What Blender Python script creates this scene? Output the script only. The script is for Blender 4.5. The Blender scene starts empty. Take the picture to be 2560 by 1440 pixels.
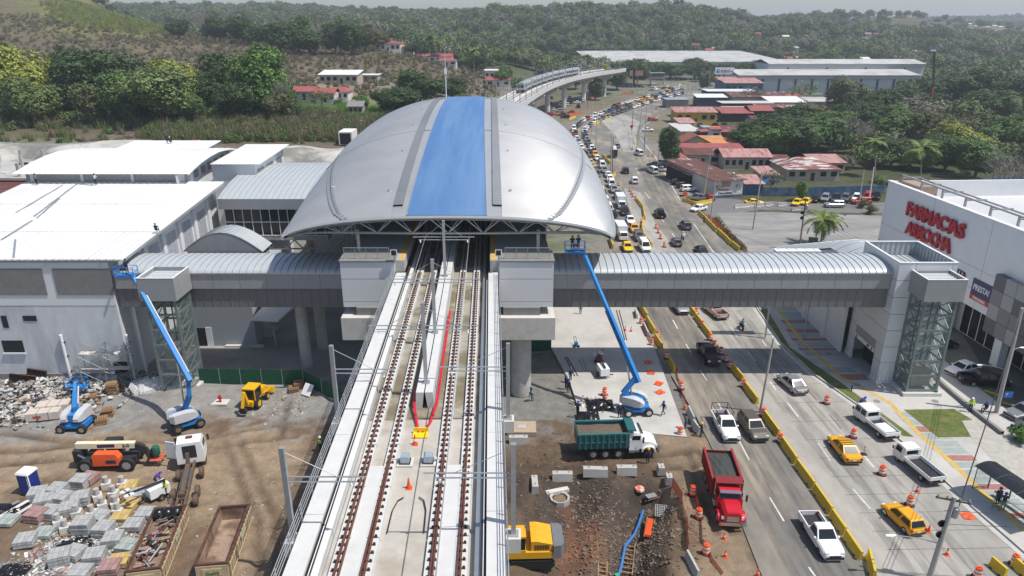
import bpy,bmesh,math,random
import numpy as np
from mathutils import Vector,Matrix
random.seed(7);R=math.radians
SC=bpy.context.scene;C=SC.collection
# camera, sky, sun, exposure 
FPX,HC=1775.0,40.0
TH=math.atan(660/FPX);CT,ST=math.cos(TH),math.sin(TH)
cam=bpy.data.cameras.new('camera');co=bpy.data.objects.new('camera',cam);C.objects.link(co)
co.location=(0,0,HC);co.rotation_euler=(math.pi/2-TH,0,0)
cam.sensor_width=36;cam.lens=36*FPX/2560;cam.clip_end=9000;cam.clip_start=.5
SC.camera=co
SUNV=Vector((.52,-.15,1)).normalized()
w=bpy.data.worlds.new('World');SC.world=w;w.use_nodes=True
nt=w.node_tree;bg=nt.nodes['Background']
sk=nt.nodes.new('ShaderNodeTexSky');sk.sky_type='NISHITA';sk.sun_disc=False
sk.sun_elevation=math.asin(SUNV.z);sk.sun_rotation=math.atan2(SUNV.x,SUNV.y)
sk.air_density=1.0;sk.dust_density=1.2;sk.ozone_density=1.0;sk.altitude=50
nt.links.new(sk.outputs[0],bg.inputs[0]);bg.inputs[1].default_value=.125
sl=bpy.data.lights.new('sun','SUN');sl.energy=4.5;sl.angle=R(.55);sl.color=(1,.955,.89)
so=bpy.data.objects.new('sun',sl);C.objects.link(so);so.rotation_euler=SUNV.to_track_quat('Z','Y').to_euler()
SC.view_settings.view_transform='Standard';SC.view_settings.look='None'
SC.view_settings.exposure=.1;SC.view_settings.gamma=1
SC.cycles.max_bounces=6;SC.cycles.diffuse_bounces=3;SC.cycles.glossy_bounces=3
SC.cycles.transmission_bounces=4;SC.cycles.transparent_max_bounces=8;SC.cycles.volume_bounces=0
SC.cycles.use_denoising=True
# places: a pixel of the survey photograph on a plane of known height or distance 
def ray(px,py):
 u,v=(px-1280)/FPX,(720-py)/FPX
 return u,CT+v*ST,-ST+v*CT
def G(px,py,z=0.0):
 a,b,c=ray(px,py);t=(z-HC)/c
 return Vector((a*t,b*t,z))
def GY(px,py,Y):
 a,b,c=ray(px,py);t=Y/b
 return Vector((a*t,Y,HC+c*t))
def ppm(Y,z=0):
 return FPX/(Y*CT+(HC-z)*ST)
def XY(pts,z=0):return[(G(a,b,z).x,G(a,b,z).y)for a,b in pts]
def ax(y):return-7.0-.0285*(y-74)
# materials 
MT={}
def mat(name,col,rough=.7,metal=0,var=.12,scale=2.0,bump=0,bscale=None,spec=.4,col2=None,fac2=(.45,.6),scale2=.4,world=False,alpha=1,trans=0,stretch=None,island=0,emit=0):
 if name in MT:return MT[name]
 m=bpy.data.materials.new(name);m.use_nodes=True;n=m.node_tree.nodes;l=m.node_tree.links
 p=n['Principled BSDF'];p.inputs['Roughness'].default_value=rough;p.inputs['Metallic'].default_value=metal
 p.inputs['Specular IOR Level'].default_value=spec
 if world:vec=n.new('ShaderNodeNewGeometry').outputs['Position']
 else:vec=n.new('ShaderNodeTexCoord').outputs['Object']
 if stretch:
  mp=n.new('ShaderNodeMapping');mp.inputs['Scale'].default_value=stretch;l.new(vec,mp.inputs[0]);vec=mp.outputs[0]
 nz=n.new('ShaderNodeTexNoise');nz.inputs['Scale'].default_value=scale;nz.inputs['Detail'].default_value=6
 nz.inputs['Roughness'].default_value=.65;l.new(vec,nz.inputs['Vector'])
 c4=(*col,1)
 base=None
 if col2:
  n2=n.new('ShaderNodeTexNoise');n2.inputs['Scale'].default_value=scale2;n2.inputs['Detail'].default_value=7
  n2.inputs['Roughness'].default_value=.6;l.new(vec,n2.inputs['Vector'])
  mr=n.new('ShaderNodeMapRange');mr.inputs[1].default_value,mr.inputs[2].default_value=fac2;l.new(n2.outputs[0],mr.inputs[0])
  mx=n.new('ShaderNodeMix');mx.data_type='RGBA';mx.inputs[6].default_value=c4;mx.inputs[7].default_value=(*col2,1)
  l.new(mr.outputs[0],mx.inputs[0]);base=mx.outputs[2]
 hs=n.new('ShaderNodeHueSaturation');hs.inputs['Color'].default_value=c4
 if base:l.new(base,hs.inputs['Color'])
 mr2=n.new('ShaderNodeMapRange');mr2.inputs[1].default_value,mr2.inputs[2].default_value=.25,.75
 mr2.inputs[3].default_value,mr2.inputs[4].default_value=1-var,1+var
 l.new(nz.outputs[0],mr2.inputs[0])
 val=mr2.outputs[0]
 if island:
  gi=n.new('ShaderNodeNewGeometry');m3=n.new('ShaderNodeMapRange');m3.inputs[3].default_value,m3.inputs[4].default_value=1-island,1+island
  l.new(gi.outputs['Random Per Island'],m3.inputs[0]);mm=n.new('ShaderNodeMath');mm.operation='MULTIPLY'
  l.new(m3.outputs[0],mm.inputs[0]);l.new(val,mm.inputs[1]);val=mm.outputs[0]
 l.new(val,hs.inputs['Value']);l.new(hs.outputs[0],p.inputs['Base Color'])
 if bump:
  b=n.new('ShaderNodeBump');b.inputs['Strength'].default_value=1;b.inputs['Distance'].default_value=bump
  nb=n.new('ShaderNodeTexNoise');nb.inputs['Scale'].default_value=bscale or scale*4;nb.inputs['Detail'].default_value=5
  l.new(vec,nb.inputs['Vector']);l.new(nb.outputs[0],b.inputs['Height']);l.new(b.outputs[0],p.inputs['Normal'])
 if alpha<1:p.inputs['Alpha'].default_value=alpha
 if trans:
  tr=n.new('ShaderNodeBsdfTranslucent');l.new(hs.outputs[0],tr.inputs[0]);ms=n.new('ShaderNodeMixShader');ms.inputs[0].default_value=trans
  l.new(p.outputs[0],ms.inputs[1]);l.new(tr.outputs[0],ms.inputs[2]);l.new(ms.outputs[0],n['Material Output'].inputs[0])
 MT[name]=m
 return m
def leafmat(name,col,**k):return mat(name,col,rough=.6,spec=.25,var=.25,scale=.35,island=.4,trans=.14,**k)
# mesh builder 
class MB:
 def __init__(s):s.v,s.f,s.mi,s.cur=[],[],[],0
 def add(s,vs,fs):
  o=len(s.v);s.v+=[tuple(v)for v in vs];s.f+=[tuple(i+o for i in f)for f in fs];s.mi+=[s.cur]*len(fs);return s
 def box(s,c,d,rz=0,ry=0,rx=0,tx=1,ty=1):
  m=Matrix.Rotation(rz,3,'Z')@Matrix.Rotation(ry,3,'Y')@Matrix.Rotation(rx,3,'X');c=Vector(c)
  a,b,h=d[0]/2,d[1]/2,d[2]/2
  vs=[(-a,-b,-h),(a,-b,-h),(a,b,-h),(-a,b,-h),(-a*tx,-b*ty,h),(a*tx,-b*ty,h),(a*tx,b*ty,h),(-a*tx,b*ty,h)]
  return s.add([c+m@Vector(v)for v in vs],BOXF)
 def b2(s,x0,x1,y0,y1,z0,z1):return s.box(((x0+x1)/2,(y0+y1)/2,(z0+z1)/2),(abs(x1-x0),abs(y1-y0),abs(z1-z0)))
 def bar(s,p,q,w,h=None):
  p,q=Vector(p),Vector(q);d=q-p;h=h or w
  if d.length<1e-6:return s
  z=d.normalized();up=Vector((0,0,1))if abs(z.z)<.98 else Vector((0,1,0));x=up.cross(z).normalized();y=z.cross(x)
  vs=[pp+x*a*w/2+y*b*h/2 for pp in(p,q)for a,b in((-1,-1),(1,-1),(1,1),(-1,1))]
  return s.add(vs,BOXF)
 def tube(s,p,q,r,r2=None,n=8):
  p,q=Vector(p),Vector(q);d=q-p;r2=r if r2 is None else r2
  if d.length<1e-6:return s
  z=d.normalized();up=Vector((0,0,1))if abs(z.z)<.98 else Vector((0,1,0));x=up.cross(z).normalized();y=z.cross(x)
  vs=[p+(x*math.cos(t)+y*math.sin(t))*r for t in[2*math.pi*i/n for i in range(n)]]+[q+(x*math.cos(t)+y*math.sin(t))*r2 for t in[2*math.pi*i/n for i in range(n)]]
  fs=[(i,(i+1)%n,n+(i+1)%n,n+i)for i in range(n)]+[tuple(range(n))[::-1],tuple(range(n,2*n))]
  return s.add(vs,fs)
 def path(s,pts,r,n=6):
  for a,b in zip(pts,pts[1:]):s.tube(a,b,r,n=n)
  return s
 def lathe(s,prof,n=12,c=(0,0,0),axis='z'):
  vs=[]
  for r,z in prof:
   for i in range(n):
    t=2*math.pi*i/n;a,b=r*math.cos(t),r*math.sin(t)
    vs.append((c[0]+a,c[1]+b,c[2]+z)if axis=='z' else((c[0]+a,c[1]+z,c[2]+b)if axis=='y' else(c[0]+z,c[1]+a,c[2]+b)))
  fs=[(k*n+i,k*n+(i+1)%n,(k+1)*n+(i+1)%n,(k+1)*n+i)for k in range(len(prof)-1)for i in range(n)]
  fs+=[tuple(range(n))[::-1],tuple((len(prof)-1)*n+i for i in range(n))]
  return s.add(vs,fs)
 def prism(s,poly,z0,z1):
  n=len(poly)
  vs=[(x,y,z0)for x,y in poly]+[(x,y,z1)for x,y in poly]
  return s.add(vs,[(i,(i+1)%n,n+(i+1)%n,n+i)for i in range(n)]+[tuple(range(n))[::-1],tuple(range(n,2*n))])
 def ext(s,prof,a0,a1,axis='y'):
  n=len(prof)
  f=(lambda p,z,a:(p,a,z))if axis=='y' else(lambda p,z,a:(a,p,z))
  return s.add([f(p,z,a0)for p,z in prof]+[f(p,z,a1)for p,z in prof],[(i,(i+1)%n,n+(i+1)%n,n+i)for i in range(n)]+[tuple(range(n))[::-1],tuple(range(n,2*n))])
 def grid(s,pts):
  r,c=len(pts),len(pts[0])
  return s.add([p for row in pts for p in row],[(i*c+j,i*c+j+1,(i+1)*c+j+1,(i+1)*c+j)for i in range(r-1)for j in range(c-1)])
 def loft(s,rings):
  n=len(rings[0]);k=len(rings)
  fs=[(i*n+j,i*n+(j+1)%n,(i+1)*n+(j+1)%n,(i+1)*n+j)for i in range(k-1)for j in range(n)]
  return s.add([p for r in rings for p in r],fs+[tuple(range(n))[::-1],tuple((k-1)*n+i for i in range(n))])
 def mesh(s,name,mats=(),smooth=False,fix=True):
  me=bpy.data.meshes.new(name);me.from_pydata(s.v,[],s.f);me.update()
  for m in mats:me.materials.append(m)
  if len(mats)>1:me.polygons.foreach_set('material_index',s.mi)
  if fix:
   bm=bmesh.new();bm.from_mesh(me);bmesh.ops.recalc_face_normals(bm,faces=bm.faces);bm.to_mesh(me);bm.free()
  if smooth:
   me.polygons.foreach_set('use_smooth',[True]*len(me.polygons))
   try:me.set_sharp_from_angle(angle=R(40))
   except Exception:pass
  return me
BOXF=[(0,3,2,1),(4,5,6,7),(0,1,5,4),(1,2,6,5),(2,3,7,6),(3,0,4,7)]
def link(name,me,parent=None,loc=None,rz=None,rot=None,sc=None):
 o=bpy.data.objects.new(name,me);C.objects.link(o)
 if loc is not None:o.location=loc
 if rz is not None:o.rotation_euler=(0,0,rz)
 if rot is not None:o.rotation_euler=rot
 if sc is not None:o.scale=sc if hasattr(sc,'__len__')else(sc,sc,sc)
 if parent:o.parent=parent
 return o
def ob(name,mb,m,parent=None,loc=None,rz=None,smooth=False,fix=True):
 ms=m if isinstance(m,(list,tuple))else[m]
 return link(name,mb.mesh(name,ms,smooth,fix),parent,loc,rz)
def tag(o,label,cat=None,group=None,kind=None):
 o['label']=label
 if cat:o['category']=cat
 if group:o['group']=group
 if kind:o['kind']=kind
 return o
def thing(name,label,cat,loc=(0,0,0),rz=0,group=None):
 o=bpy.data.objects.new(name,None);C.objects.link(o);o.location=loc;o.rotation_euler=(0,0,rz);o.empty_display_size=.3
 return tag(o,label,cat,group)
def copy_tree(o,loc=None,rz=None,label=None,parent=None):
 c=o.copy();C.objects.link(c)
 if parent:c.parent=parent
 if loc is not None:c.location=loc
 if rz is not None:c.rotation_euler=(0,0,rz)
 if label:c['label']=label
 for ch in o.children:copy_tree(ch,parent=c)
 return c
def B(name,m,parent,*boxes,**k):
 mb=MB()
 for b in boxes:mb.b2(*b)
 return ob(name,mb,m,parent,**k)
def text(name,body,size,m,parent,loc,rot,ext=.03,off=0,sx=1,align='CENTER',sp=1):
 cu=bpy.data.curves.new(name,'FONT');cu.body=body;cu.size=size;cu.extrude=ext;cu.offset=off;cu.align_x=align;cu.align_y='CENTER'
 cu.space_character=sp;cu.resolution_u=3
 t=bpy.data.objects.new(name,cu);C.objects.link(t);dg=bpy.context.evaluated_depsgraph_get()
 me=bpy.data.meshes.new_from_object(t.evaluated_get(dg));bpy.data.objects.remove(t);bpy.data.curves.remove(cu)
 me.materials.clear();me.materials.append(m)
 return link(name,me,parent,loc,rot=rot,sc=(sx,1,1))
 # palette 
concrete=mat('concrete',(.42,.41,.385),.85,var=.18,scale=1.2,bump=.01,col2=(.3,.295,.28),scale2=.25,fac2=(.5,.75))
concrete_lt=mat('concrete_light',(.56,.545,.51),.8,var=.1,scale=1.5,bump=.006,col2=(.42,.4,.37),scale2=.5,fac2=(.52,.8))
concrete_dk=mat('concrete_dark',(.22,.215,.205),.85,var=.15,scale=1.2,bump=.01)
white_panel=mat('white_panel',(.66,.67,.68),.45,var=.04,scale=.5)
white_wall=mat('white_wall',(.7,.71,.72),.6,var=.05,scale=.6)
render_wall=mat('rendered_wall',(.6,.615,.635),.85,var=.14,scale=.9,stretch=(1,1,.35),col2=(.44,.45,.465),scale2=.3,fac2=(.5,.7))
white_roof=mat('white_roof_sheet',(.72,.72,.71),.5,var=.04,scale=.3,col2=(.68,.68,.67),scale2=.1,fac2=(.55,.8))
alu=mat('aluminium_sheet',(.62,.64,.655),.38,.75,var=.05,scale=.8)
grey_panel=mat('grey_panel',(.33,.33,.335),.5,.1,var=.07,scale=.9,stretch=(1,1,.2))
grey_mesh=mat('grey_screen',(.17,.17,.172),.6,.2,var=.1,scale=1.2,stretch=(3,1,.3))
steel=mat('galvanised_steel',(.44,.455,.46),.45,.6,var=.1,scale=3)
steel_green=mat('green_grey_steel',(.21,.255,.25),.5,.4,var=.1,scale=3)
seam_dark=mat('seam_dark',(.16,.165,.17),.6,.3)
rust=mat('rust',(.13,.055,.035),.85,.2,var=.3,scale=4,col2=(.07,.035,.025),scale2=2)
black=mat('black_rubber',(.018,.018,.019),.8,var=.2,scale=6,bump=.004)
dark=mat('dark_metal',(.035,.035,.037),.6,.2)
void=mat('dark_interior',(.02,.021,.022),.9)
glass_dk=mat('dark_glass',(.012,.016,.018),.12,0,var=.02,spec=.45)
glass_lt=mat('pale_glass',(.25,.32,.32),.05,0,var=.02,spec=.6,alpha=.13)
chrome=mat('chrome',(.6,.6,.6),.2,1,var=.02)
lamp_glass=mat('lamp_glass',(.75,.77,.78),.15,.2,var=.02)
red_lens=mat('red_lens',(.35,.01,.01),.25,var=.02)
yellow=mat('yellow_paint',(.62,.43,.03),.55,var=.18,scale=2.5,col2=(.45,.33,.08),scale2=1.2,fac2=(.52,.75))
orange=mat('orange_plastic',(.78,.095,.02),.5,var=.1)
orange_net=mat('orange_net',(.72,.1,.03),.6,var=.2,scale=3,alpha=.8)
wht=mat('white_paint',(.78,.78,.77),.4,var=.04,scale=2)
reflect=mat('white_band',(.7,.69,.66),.4,var=.06)
genie_blue=mat('lift_blue',(.02,.19,.52),.4,var=.1,scale=2)
genie_grey=mat('lift_grey',(.5,.51,.52),.5,var=.1,scale=2)
wood=mat('pallet_wood',(.33,.2,.105),.85,var=.3,scale=5,col2=(.2,.125,.07),scale2=1.5)
green_cloth=mat('green_cloth',(.008,.075,.04),.8,var=.2,scale=1.5)
paver_grey=mat('paver_grey',(.34,.345,.34),.85,var=.15,scale=3,island=.12)
paver_red=mat('paver_red',(.31,.19,.18),.85,var=.2,scale=3,island=.15)
paver_green=mat('paver_green',(.3,.335,.315),.85,var=.15,scale=3,island=.15)
paver_yel=mat('paver_yellow',(.46,.33,.13),.85,var=.15,scale=3,island=.12)
film=mat('clear_film',(.7,.72,.73),.15,var=.05,alpha=.35)
bin_bag=mat('black_plastic',(.012,.012,.014),.22,var=.2,scale=4,bump=.03,bscale=5)
soil=mat('soil',(.21,.15,.1),.95,var=.3,scale=.9,bump=.06,bscale=2.5,col2=(.12,.085,.06),scale2=.25)
red_roof=mat('red_roof_sheet',(.33,.085,.08),.65,var=.22,scale=.9,stretch=(2,.4,1),col2=(.2,.075,.06),scale2=.45,fac2=(.45,.65))
pink_roof=mat('faded_red_sheet',(.42,.24,.22),.7,var=.2,scale=.9,stretch=(2,.4,1),col2=(.27,.1,.085),scale2=.5,fac2=(.45,.65))
rusty_roof=mat('rusty_roof_sheet',(.12,.05,.04),.8,var=.3,scale=.8,stretch=(1,.3,1),col2=(.45,.4,.37),scale2=.55,fac2=(.58,.68))
tile_orange=mat('orange_roof',(.55,.24,.09),.75,var=.15,scale=.8,col2=(.4,.2,.1),scale2=.3)
blue_wall=mat('blue_wall',(.035,.1,.19),.85,var=.35,scale=.8,col2=(.1,.14,.19),scale2=.4)
navy=mat('navy_wall',(.02,.035,.075),.7,var=.15)
# terrain 
BR,GN,YG,DG,GY_,TAN=(.135,.108,.078),(.06,.075,.03),(.2,.21,.045),(.045,.055,.025),(.2,.19,.17),(.26,.205,.145)
CTRL=[]
def cp(px,py,Y,col):p=GY(px,py,Y);CTRL.append((p.x/Y,math.log(Y),p.z,*col))
def cz(u,Y,z,col):CTRL.append((u,math.log(Y),z,*col))
for Y in(15,30,50,70,95,120,140):
 for u in(-1.3,-.9,-.65,-.45,-.25,-.05,.15,.35,.55,.8,1.2):cz(u,Y,0,GY_)
for Y in(165,200,240,290,350,420):
 for u in(.02,.12,.22,.34,.48,.62,.85,1.2):cz(u,Y,0,(.19,.165,.125)if u<.31 else(.075,.078,.042))
for px in(-500,-200,100,350):cp(px,375,168,(.3,.29,.27));cp(px,345,190,BR);cp(px,300,225,DG);cp(px,250,262,DG);cp(px,205,318,GN);cp(px,160,380,BR);cp(px,110,440,BR)
for px in(-600,-300,0,90):cp(px,70,490,BR);cp(px,20,540,BR);cp(px,-60,640,BR)
for px,py,Y in((160,60,500),(220,20,540),(300,45,520),(350,70,490),(200,5,570)):cp(px,py,Y,YG)
for px in(480,600):cp(px,345,185,BR);cp(px,290,225,DG);cp(px,240,268,GN);cp(px,190,340,BR);cp(px,150,400,BR);cp(px,105,455,BR);cp(px,112,560,GN)
cp(420,95,470,BR);cp(430,110,620,GN)
for px in(720,790):cp(px,350,178,BR);cp(px,300,215,DG);cp(px,255,250,GN);cp(px,205,310,TAN);cp(px,150,400,BR);cp(px,118,440,BR);cp(px,115,540,GN)
for px in(900,980):cp(px,330,205,BR);cp(px,292,238,(.08,.17,.03));cp(px,235,285,TAN);cp(px,205,320,GY_);cp(px,160,385,BR);cp(px,118,430,BR);cp(px,125,540,GN)
for px in(1080,1180):cp(px,300,225,BR);cp(px,235,300,BR);cp(px,195,350,BR);cp(px,168,420,BR);cp(px,158,520,GN)
for px in(1290,1400):cz((px-1280)/1890,235,1,GY_);cz((px-1280)/1890,300,1,GY_);cp(px,205,395,BR);cp(px,185,450,GN);cp(px,160,560,GN)
for px in(1500,1650,1800):cz((px-1280)/1890,470,-1,GY_);cp(px,205,520,GY_ if px>1550 else GN);cp(px,182,620,GN);cp(px,150,740,GN)
for px in(1950,2150,2350,2600,3000):cz((px-1280)/1890,480,0,GN);cp(px,195,560,GN);cp(px,172,660,GN)
for px in(-900,-400,100,450,700,950,1150):cp(px,95,760,DG);cp(px,60,1050,DG);cp(px,30 if px<750 else 45,1350,DG);cp(px,45,1900,DG);cp(px,55,2800,DG)
for px in(1250,1400):cp(px,120,720,DG);cp(px,75,860,DG);cp(px,38,1020,DG);cp(px,60,1500,DG);cp(px,55,2600,DG)
for px in(1550,1680,1800):cp(px,122,810,DG);cp(px,80,880,DG);cp(px,30,960,DG);cp(px,70,1350,DG);cp(px,55,2600,DG)
for px in(1950,2100,2200):cp(px,135,760,DG);cp(px,95,980,DG);cp(px,62 if px<2050 else 48,1300,DG if px<2150 else BR);cp(px,65,1900,DG);cp(px,55,2700,DG)
for px in(2350,2560,3000):cp(px,140,760,DG);cp(px,105,1050,DG);cp(px,72,1450,(.2,.15,.11));cp(px,68,1900,DG);cp(px,50,2800,DG)
CT_=np.array(CTRL)
def terr(x,y):
 x=np.atleast_1d(np.asarray(x,float));y=np.atleast_1d(np.asarray(y,float));ys=np.maximum(y,12)
 u=np.clip(x/ys,-1.4,1.4);L=np.log(ys);out=np.zeros((len(x),4))
 for a in range(0,len(x),20000):
  b=slice(a,a+20000)
  d2=((u[b,None]-CT_[None,:,0])/.075)**2+((L[b,None]-CT_[None,:,1])/.085)**2
  wgt=np.exp(-d2)+1e-6/(1+d2*d2);wgt/=wgt.sum(1)[:,None]
  out[b]=wgt@CT_[:,2:6]
 z=out[:,0]
 flat=(y<150)|((u>-.02)&(y<215)&(u<1.5))|((u>.03)&(u<.42)&(y<500))
 z=np.where(flat,np.where((y<148)|(u>.03),0,z*np.clip((y-157)/9,0,1)),z)
 far=np.clip((y-430)/200,0,1)
 z=z+far*(np.sin(x/61+1)*np.cos(y/73)*3.5+np.sin(x/27+y/35)*1.5)
 return z,out[:,1:]
def tz(x,y):return float(terr([x],[y])[0][0])
us=np.concatenate([np.linspace(-1.4,-.74,30),np.linspace(-.735,.735,250),np.linspace(.74,1.4,30)])
ys=[10.0]
while ys[-1]<6500:ys.append(ys[-1]*(1.013 if ys[-1]<1200 else 1.03))
UU,YY=np.meshgrid(us,np.array(ys));XX=UU*YY
Z,CC=terr(XX.ravel(),YY.ravel())
X1,Y1=XX.ravel(),YY.ravel()
Z=Z+np.where(Y1>2500,(2500-Y1)*.004,0)-.06
pit=(X1>-72)&(X1<20.5)&(Y1>14)&(Y1<76);Z=np.where(pit,-6.0,Z)
nr,nc=UU.shape
idx=np.arange(nr*nc).reshape(nr,nc)
fs=np.stack([idx[:-1,:-1],idx[:-1,1:],idx[1:,1:],idx[1:,:-1]],-1).reshape(-1,4)
me=bpy.data.meshes.new('ground');me.from_pydata(np.stack([X1,Y1,Z],1).tolist(),[],fs.tolist());me.update()
ca=me.color_attributes.new('cover','FLOAT_COLOR','POINT');ca.data.foreach_set('color',np.concatenate([CC,np.ones((len(CC),1))],1).ravel())
me.polygons.foreach_set('use_smooth',[True]*len(me.polygons))
m=mat('land_cover',(.2,.2,.2),.95,var=.3,scale=.25,world=True,bump=.25,bscale=.8,spec=.1)
n=m.node_tree.nodes;at_=n.new('ShaderNodeAttribute');at_.attribute_name='cover'
nz=n.new('ShaderNodeTexNoise');nz.inputs['Scale'].default_value=.06;nz.inputs['Detail'].default_value=8
gp=n.new('ShaderNodeNewGeometry');m.node_tree.links.new(gp.outputs['Position'],nz.inputs['Vector'])
mr=n.new('ShaderNodeMapRange');mr.inputs[1].default_value,mr.inputs[2].default_value=.5,.68;m.node_tree.links.new(nz.outputs[0],mr.inputs[0])
mx=n.new('ShaderNodeMix');mx.data_type='RGBA';mx.blend_type='MULTIPLY';mx.inputs[7].default_value=(.62,.82,.5,1)
m.node_tree.links.new(mr.outputs[0],mx.inputs[0]);m.node_tree.links.new(at_.outputs[0],mx.inputs[6])
hs=[q for q in n if q.type=='HUE_SAT'][0];m.node_tree.links.new(mx.outputs[2],hs.inputs['Color'])
me.materials.append(m)
tag(link('ground',me),'rolling land of dry brown slopes and green hills','ground',kind='structure')
# paved surfaces 
asphalt=mat('asphalt',(.165,.155,.14),.9,var=.2,scale=.7,world=True,bump=.008,bscale=8,stretch=(1,.35,1),col2=(.3,.26,.205),scale2=.16,fac2=(.46,.66))
asphalt_dk=mat('asphalt_dark',(.07,.07,.07),.9,var=.2,scale=.6,world=True,bump=.006,bscale=8,col2=(.1,.098,.095),scale2=.15)
road_conc=mat('road_concrete',(.36,.34,.305),.88,var=.16,scale=.7,world=True,bump=.004,bscale=6,stretch=(1,.35,1),col2=(.25,.238,.215),scale2=.22,fac2=(.42,.64))
slab_conc=mat('slab_concrete',(.47,.455,.425),.85,var=.08,scale=.5,world=True,bump=.004,bscale=5,col2=(.4,.385,.355),scale2=.15)
gravel=mat('grey_gravel',(.225,.22,.21),.95,var=.2,scale=.35,world=True,bump=.03,bscale=5,stretch=(.5,1.6,1),col2=(.3,.29,.27),scale2=.1)
lawn=mat('lawn',(.095,.13,.028),.95,var=.35,scale=2,world=True,bump=.05,bscale=12,col2=(.15,.14,.05),scale2=.5)
white_line=mat('line_paint',(.66,.65,.62),.8,var=.25,scale=2.5,world=True)
yellow_line=mat('yellow_line',(.55,.37,.09),.8,var=.25,scale=2,world=True)
kerbm=mat('kerb_concrete',(.46,.45,.42),.85,var=.15,scale=1.2,world=True)
def sheet(name,pix,z,m,label,thick=0,world=False):
 poly=pix if world else XY(pix,z)
 mb=MB()
 if thick:mb.prism(poly,z-thick,z)
 else:mb.add([(x,y,z)for x,y in poly],[tuple(range(len(poly)))])
 return tag(ob(name,mb,m),label,name.replace('_',' ').split('.')[0],kind='structure')
RL=[(2010,1540),(1905,1440),(1830,1250),(1785,1130),(1740,1040),(1655,900),(1605,800),(1570,700),(1520,600),(1478,480),(1448,400),(1425,350),(1425,315),(1455,292),(1540,262),(1620,243),(1680,232),(1700,222),(1705,210)]
RR=[(2760,1540),(2590,1410),(2430,1270),(2290,1135),(2140,1012),(2030,935),(1950,858),(1890,770),(1835,640),(1765,555),(1720,505),(1680,440),(1655,395),(1628,360),(1608,330),(1612,305),(1640,282),(1700,258),(1760,240),(1790,225),(1775,211)]
sheet('road',RL+RR[::-1],.0,asphalt,'dusty grey asphalt highway curving past the station')
MED=[(1600,610),(1625,690),(1700,760),(1760,845),(1830,925),(1905,1030),(1965,1110),(2045,1225),(2140,1380),(2230,1540)]
RB=[(a-4,b)for a,b in RR[:8]]
sheet('concrete_lanes',MED[2:][::-1]+[(1690,640),(1840,640)]+RB[::-1],.006,road_conc,'pale concrete carriageway on the far side of the yellow barriers')
sheet('road_patch',[(1560,470),(1600,480),(1640,560),(1700,640),(1620,640),(1585,560)],.0062,road_conc,'bare concrete strip between the queue and the open lanes')
sheet('road_bend',[(1500,300),(1560,285),(1600,305),(1588,340),(1600,380),(1560,380),(1540,340)],.0066,road_conc,'light concrete bend of the highway')
sheet('concrete_slab',[(1378,762),(1588,762),(1640,880),(1718,1092),(1462,1068),(1425,955),(1378,868)],.16,slab_conc,'clean concrete plaza slab under the boom lift',.3)
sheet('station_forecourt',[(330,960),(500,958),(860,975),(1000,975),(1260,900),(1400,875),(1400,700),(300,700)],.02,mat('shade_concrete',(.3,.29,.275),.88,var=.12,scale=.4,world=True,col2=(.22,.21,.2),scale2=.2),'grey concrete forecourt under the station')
sheet('side_street',[(1690,486),(1860,500),(2100,512),(2300,500),(2620,470),(2620,512),(2300,535),(2100,532),(1900,524),(1780,545)],.004,mat('street',(.16,.155,.15),.9,var=.15,scale=.5,world=True),'narrow asphalt side street in front of the blue wall')
sheet('gravel_lot',[(1792,532),(1905,530),(2215,540),(2250,640),(1880,640),(1840,595)],.006,gravel,'empty grey gravel lot beside the leaning palm')
sheet('shop_yard',[(1625,362),(1720,345),(1800,330),(1800,480),(1700,492),(1665,420)],.004,mat('yard',(.2,.185,.165),.95,var=.25,scale=.4,world=True),'stony yard in front of the shops')
sheet('parking_lot',[(2350,740),(2440,700),(2700,760),(2700,1180),(2560,1090)],.012,asphalt_dk,'dark asphalt parking lot in front of the pharmacy')
sheet('parking_apron',[(2335,880),(2700,1170),(2700,1290),(2540,1140),(2330,940)],.02,slab_conc,'pale concrete parking strip behind the kerb')
def dash(p,q,wd,z,m=white_line,parent=None,name='lane_dash'):
 a,b=G(*p),G(*q);mb=MB();d=(b-a).normalized();nn=Vector((-d.y,d.x,0))*wd/2
 mb.add([a+nn,a-nn,b-nn,b+nn],[(0,1,2,3)]);o=ob(name,mb,m,parent);o.location.z=z;return o
mk=bpy.data.objects['road']
for p,q in(((1682,800),(1694,822)),((1715,860),(1728,882)),((1750,925),(1768,952)),((1795,1005),(1806,1026)),((1848,1102),(1873,1150)),((1924,1243),(1960,1303)),((2022,1418),(2045,1450)),((1648,540),(1660,555)),((1612,480),(1625,497)),((1680,583),(1690,597)),((1590,420),(1598,436))):dash(p,q,.14,.004,parent=mk)
ck=bpy.data.objects['concrete_lanes']
for p,q in(((1828,818),(1843,842)),((1868,877),(1888,903)),((1926,955),(1940,975)),((1968,1006),(1996,1042)),((2045,1108),(2076,1152)),((2132,1222),(2176,1272)),((1905,850),(1915,865)),((2160,1140),(2185,1168)),((1985,945),(2010,960))):dash(p,q,.13,.01,parent=ck)
for p,q in(((1735,560),(1790,640)),((1640,395),(1700,500)),((1600,345),(1640,395)),((1600,330),(1612,312)),((1612,312),(1650,288))):dash(p,q,.16,.004,parent=mk,name='edge_line')
jm=mat('joint_seal',(.1,.1,.1),.9)
for p,q in(((2010,965),(2042,1000)),((2074,1037),(2103,1073))):dash(p,q,.1,.0105,jm,ck,'joint')
for i in range(14):
 t=i/14;a=(1770+t*480,780+t*640);b=(1895+t*700,775+t*640)
 dash(a,b,.05,.0102,jm,ck,'joint')
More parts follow.
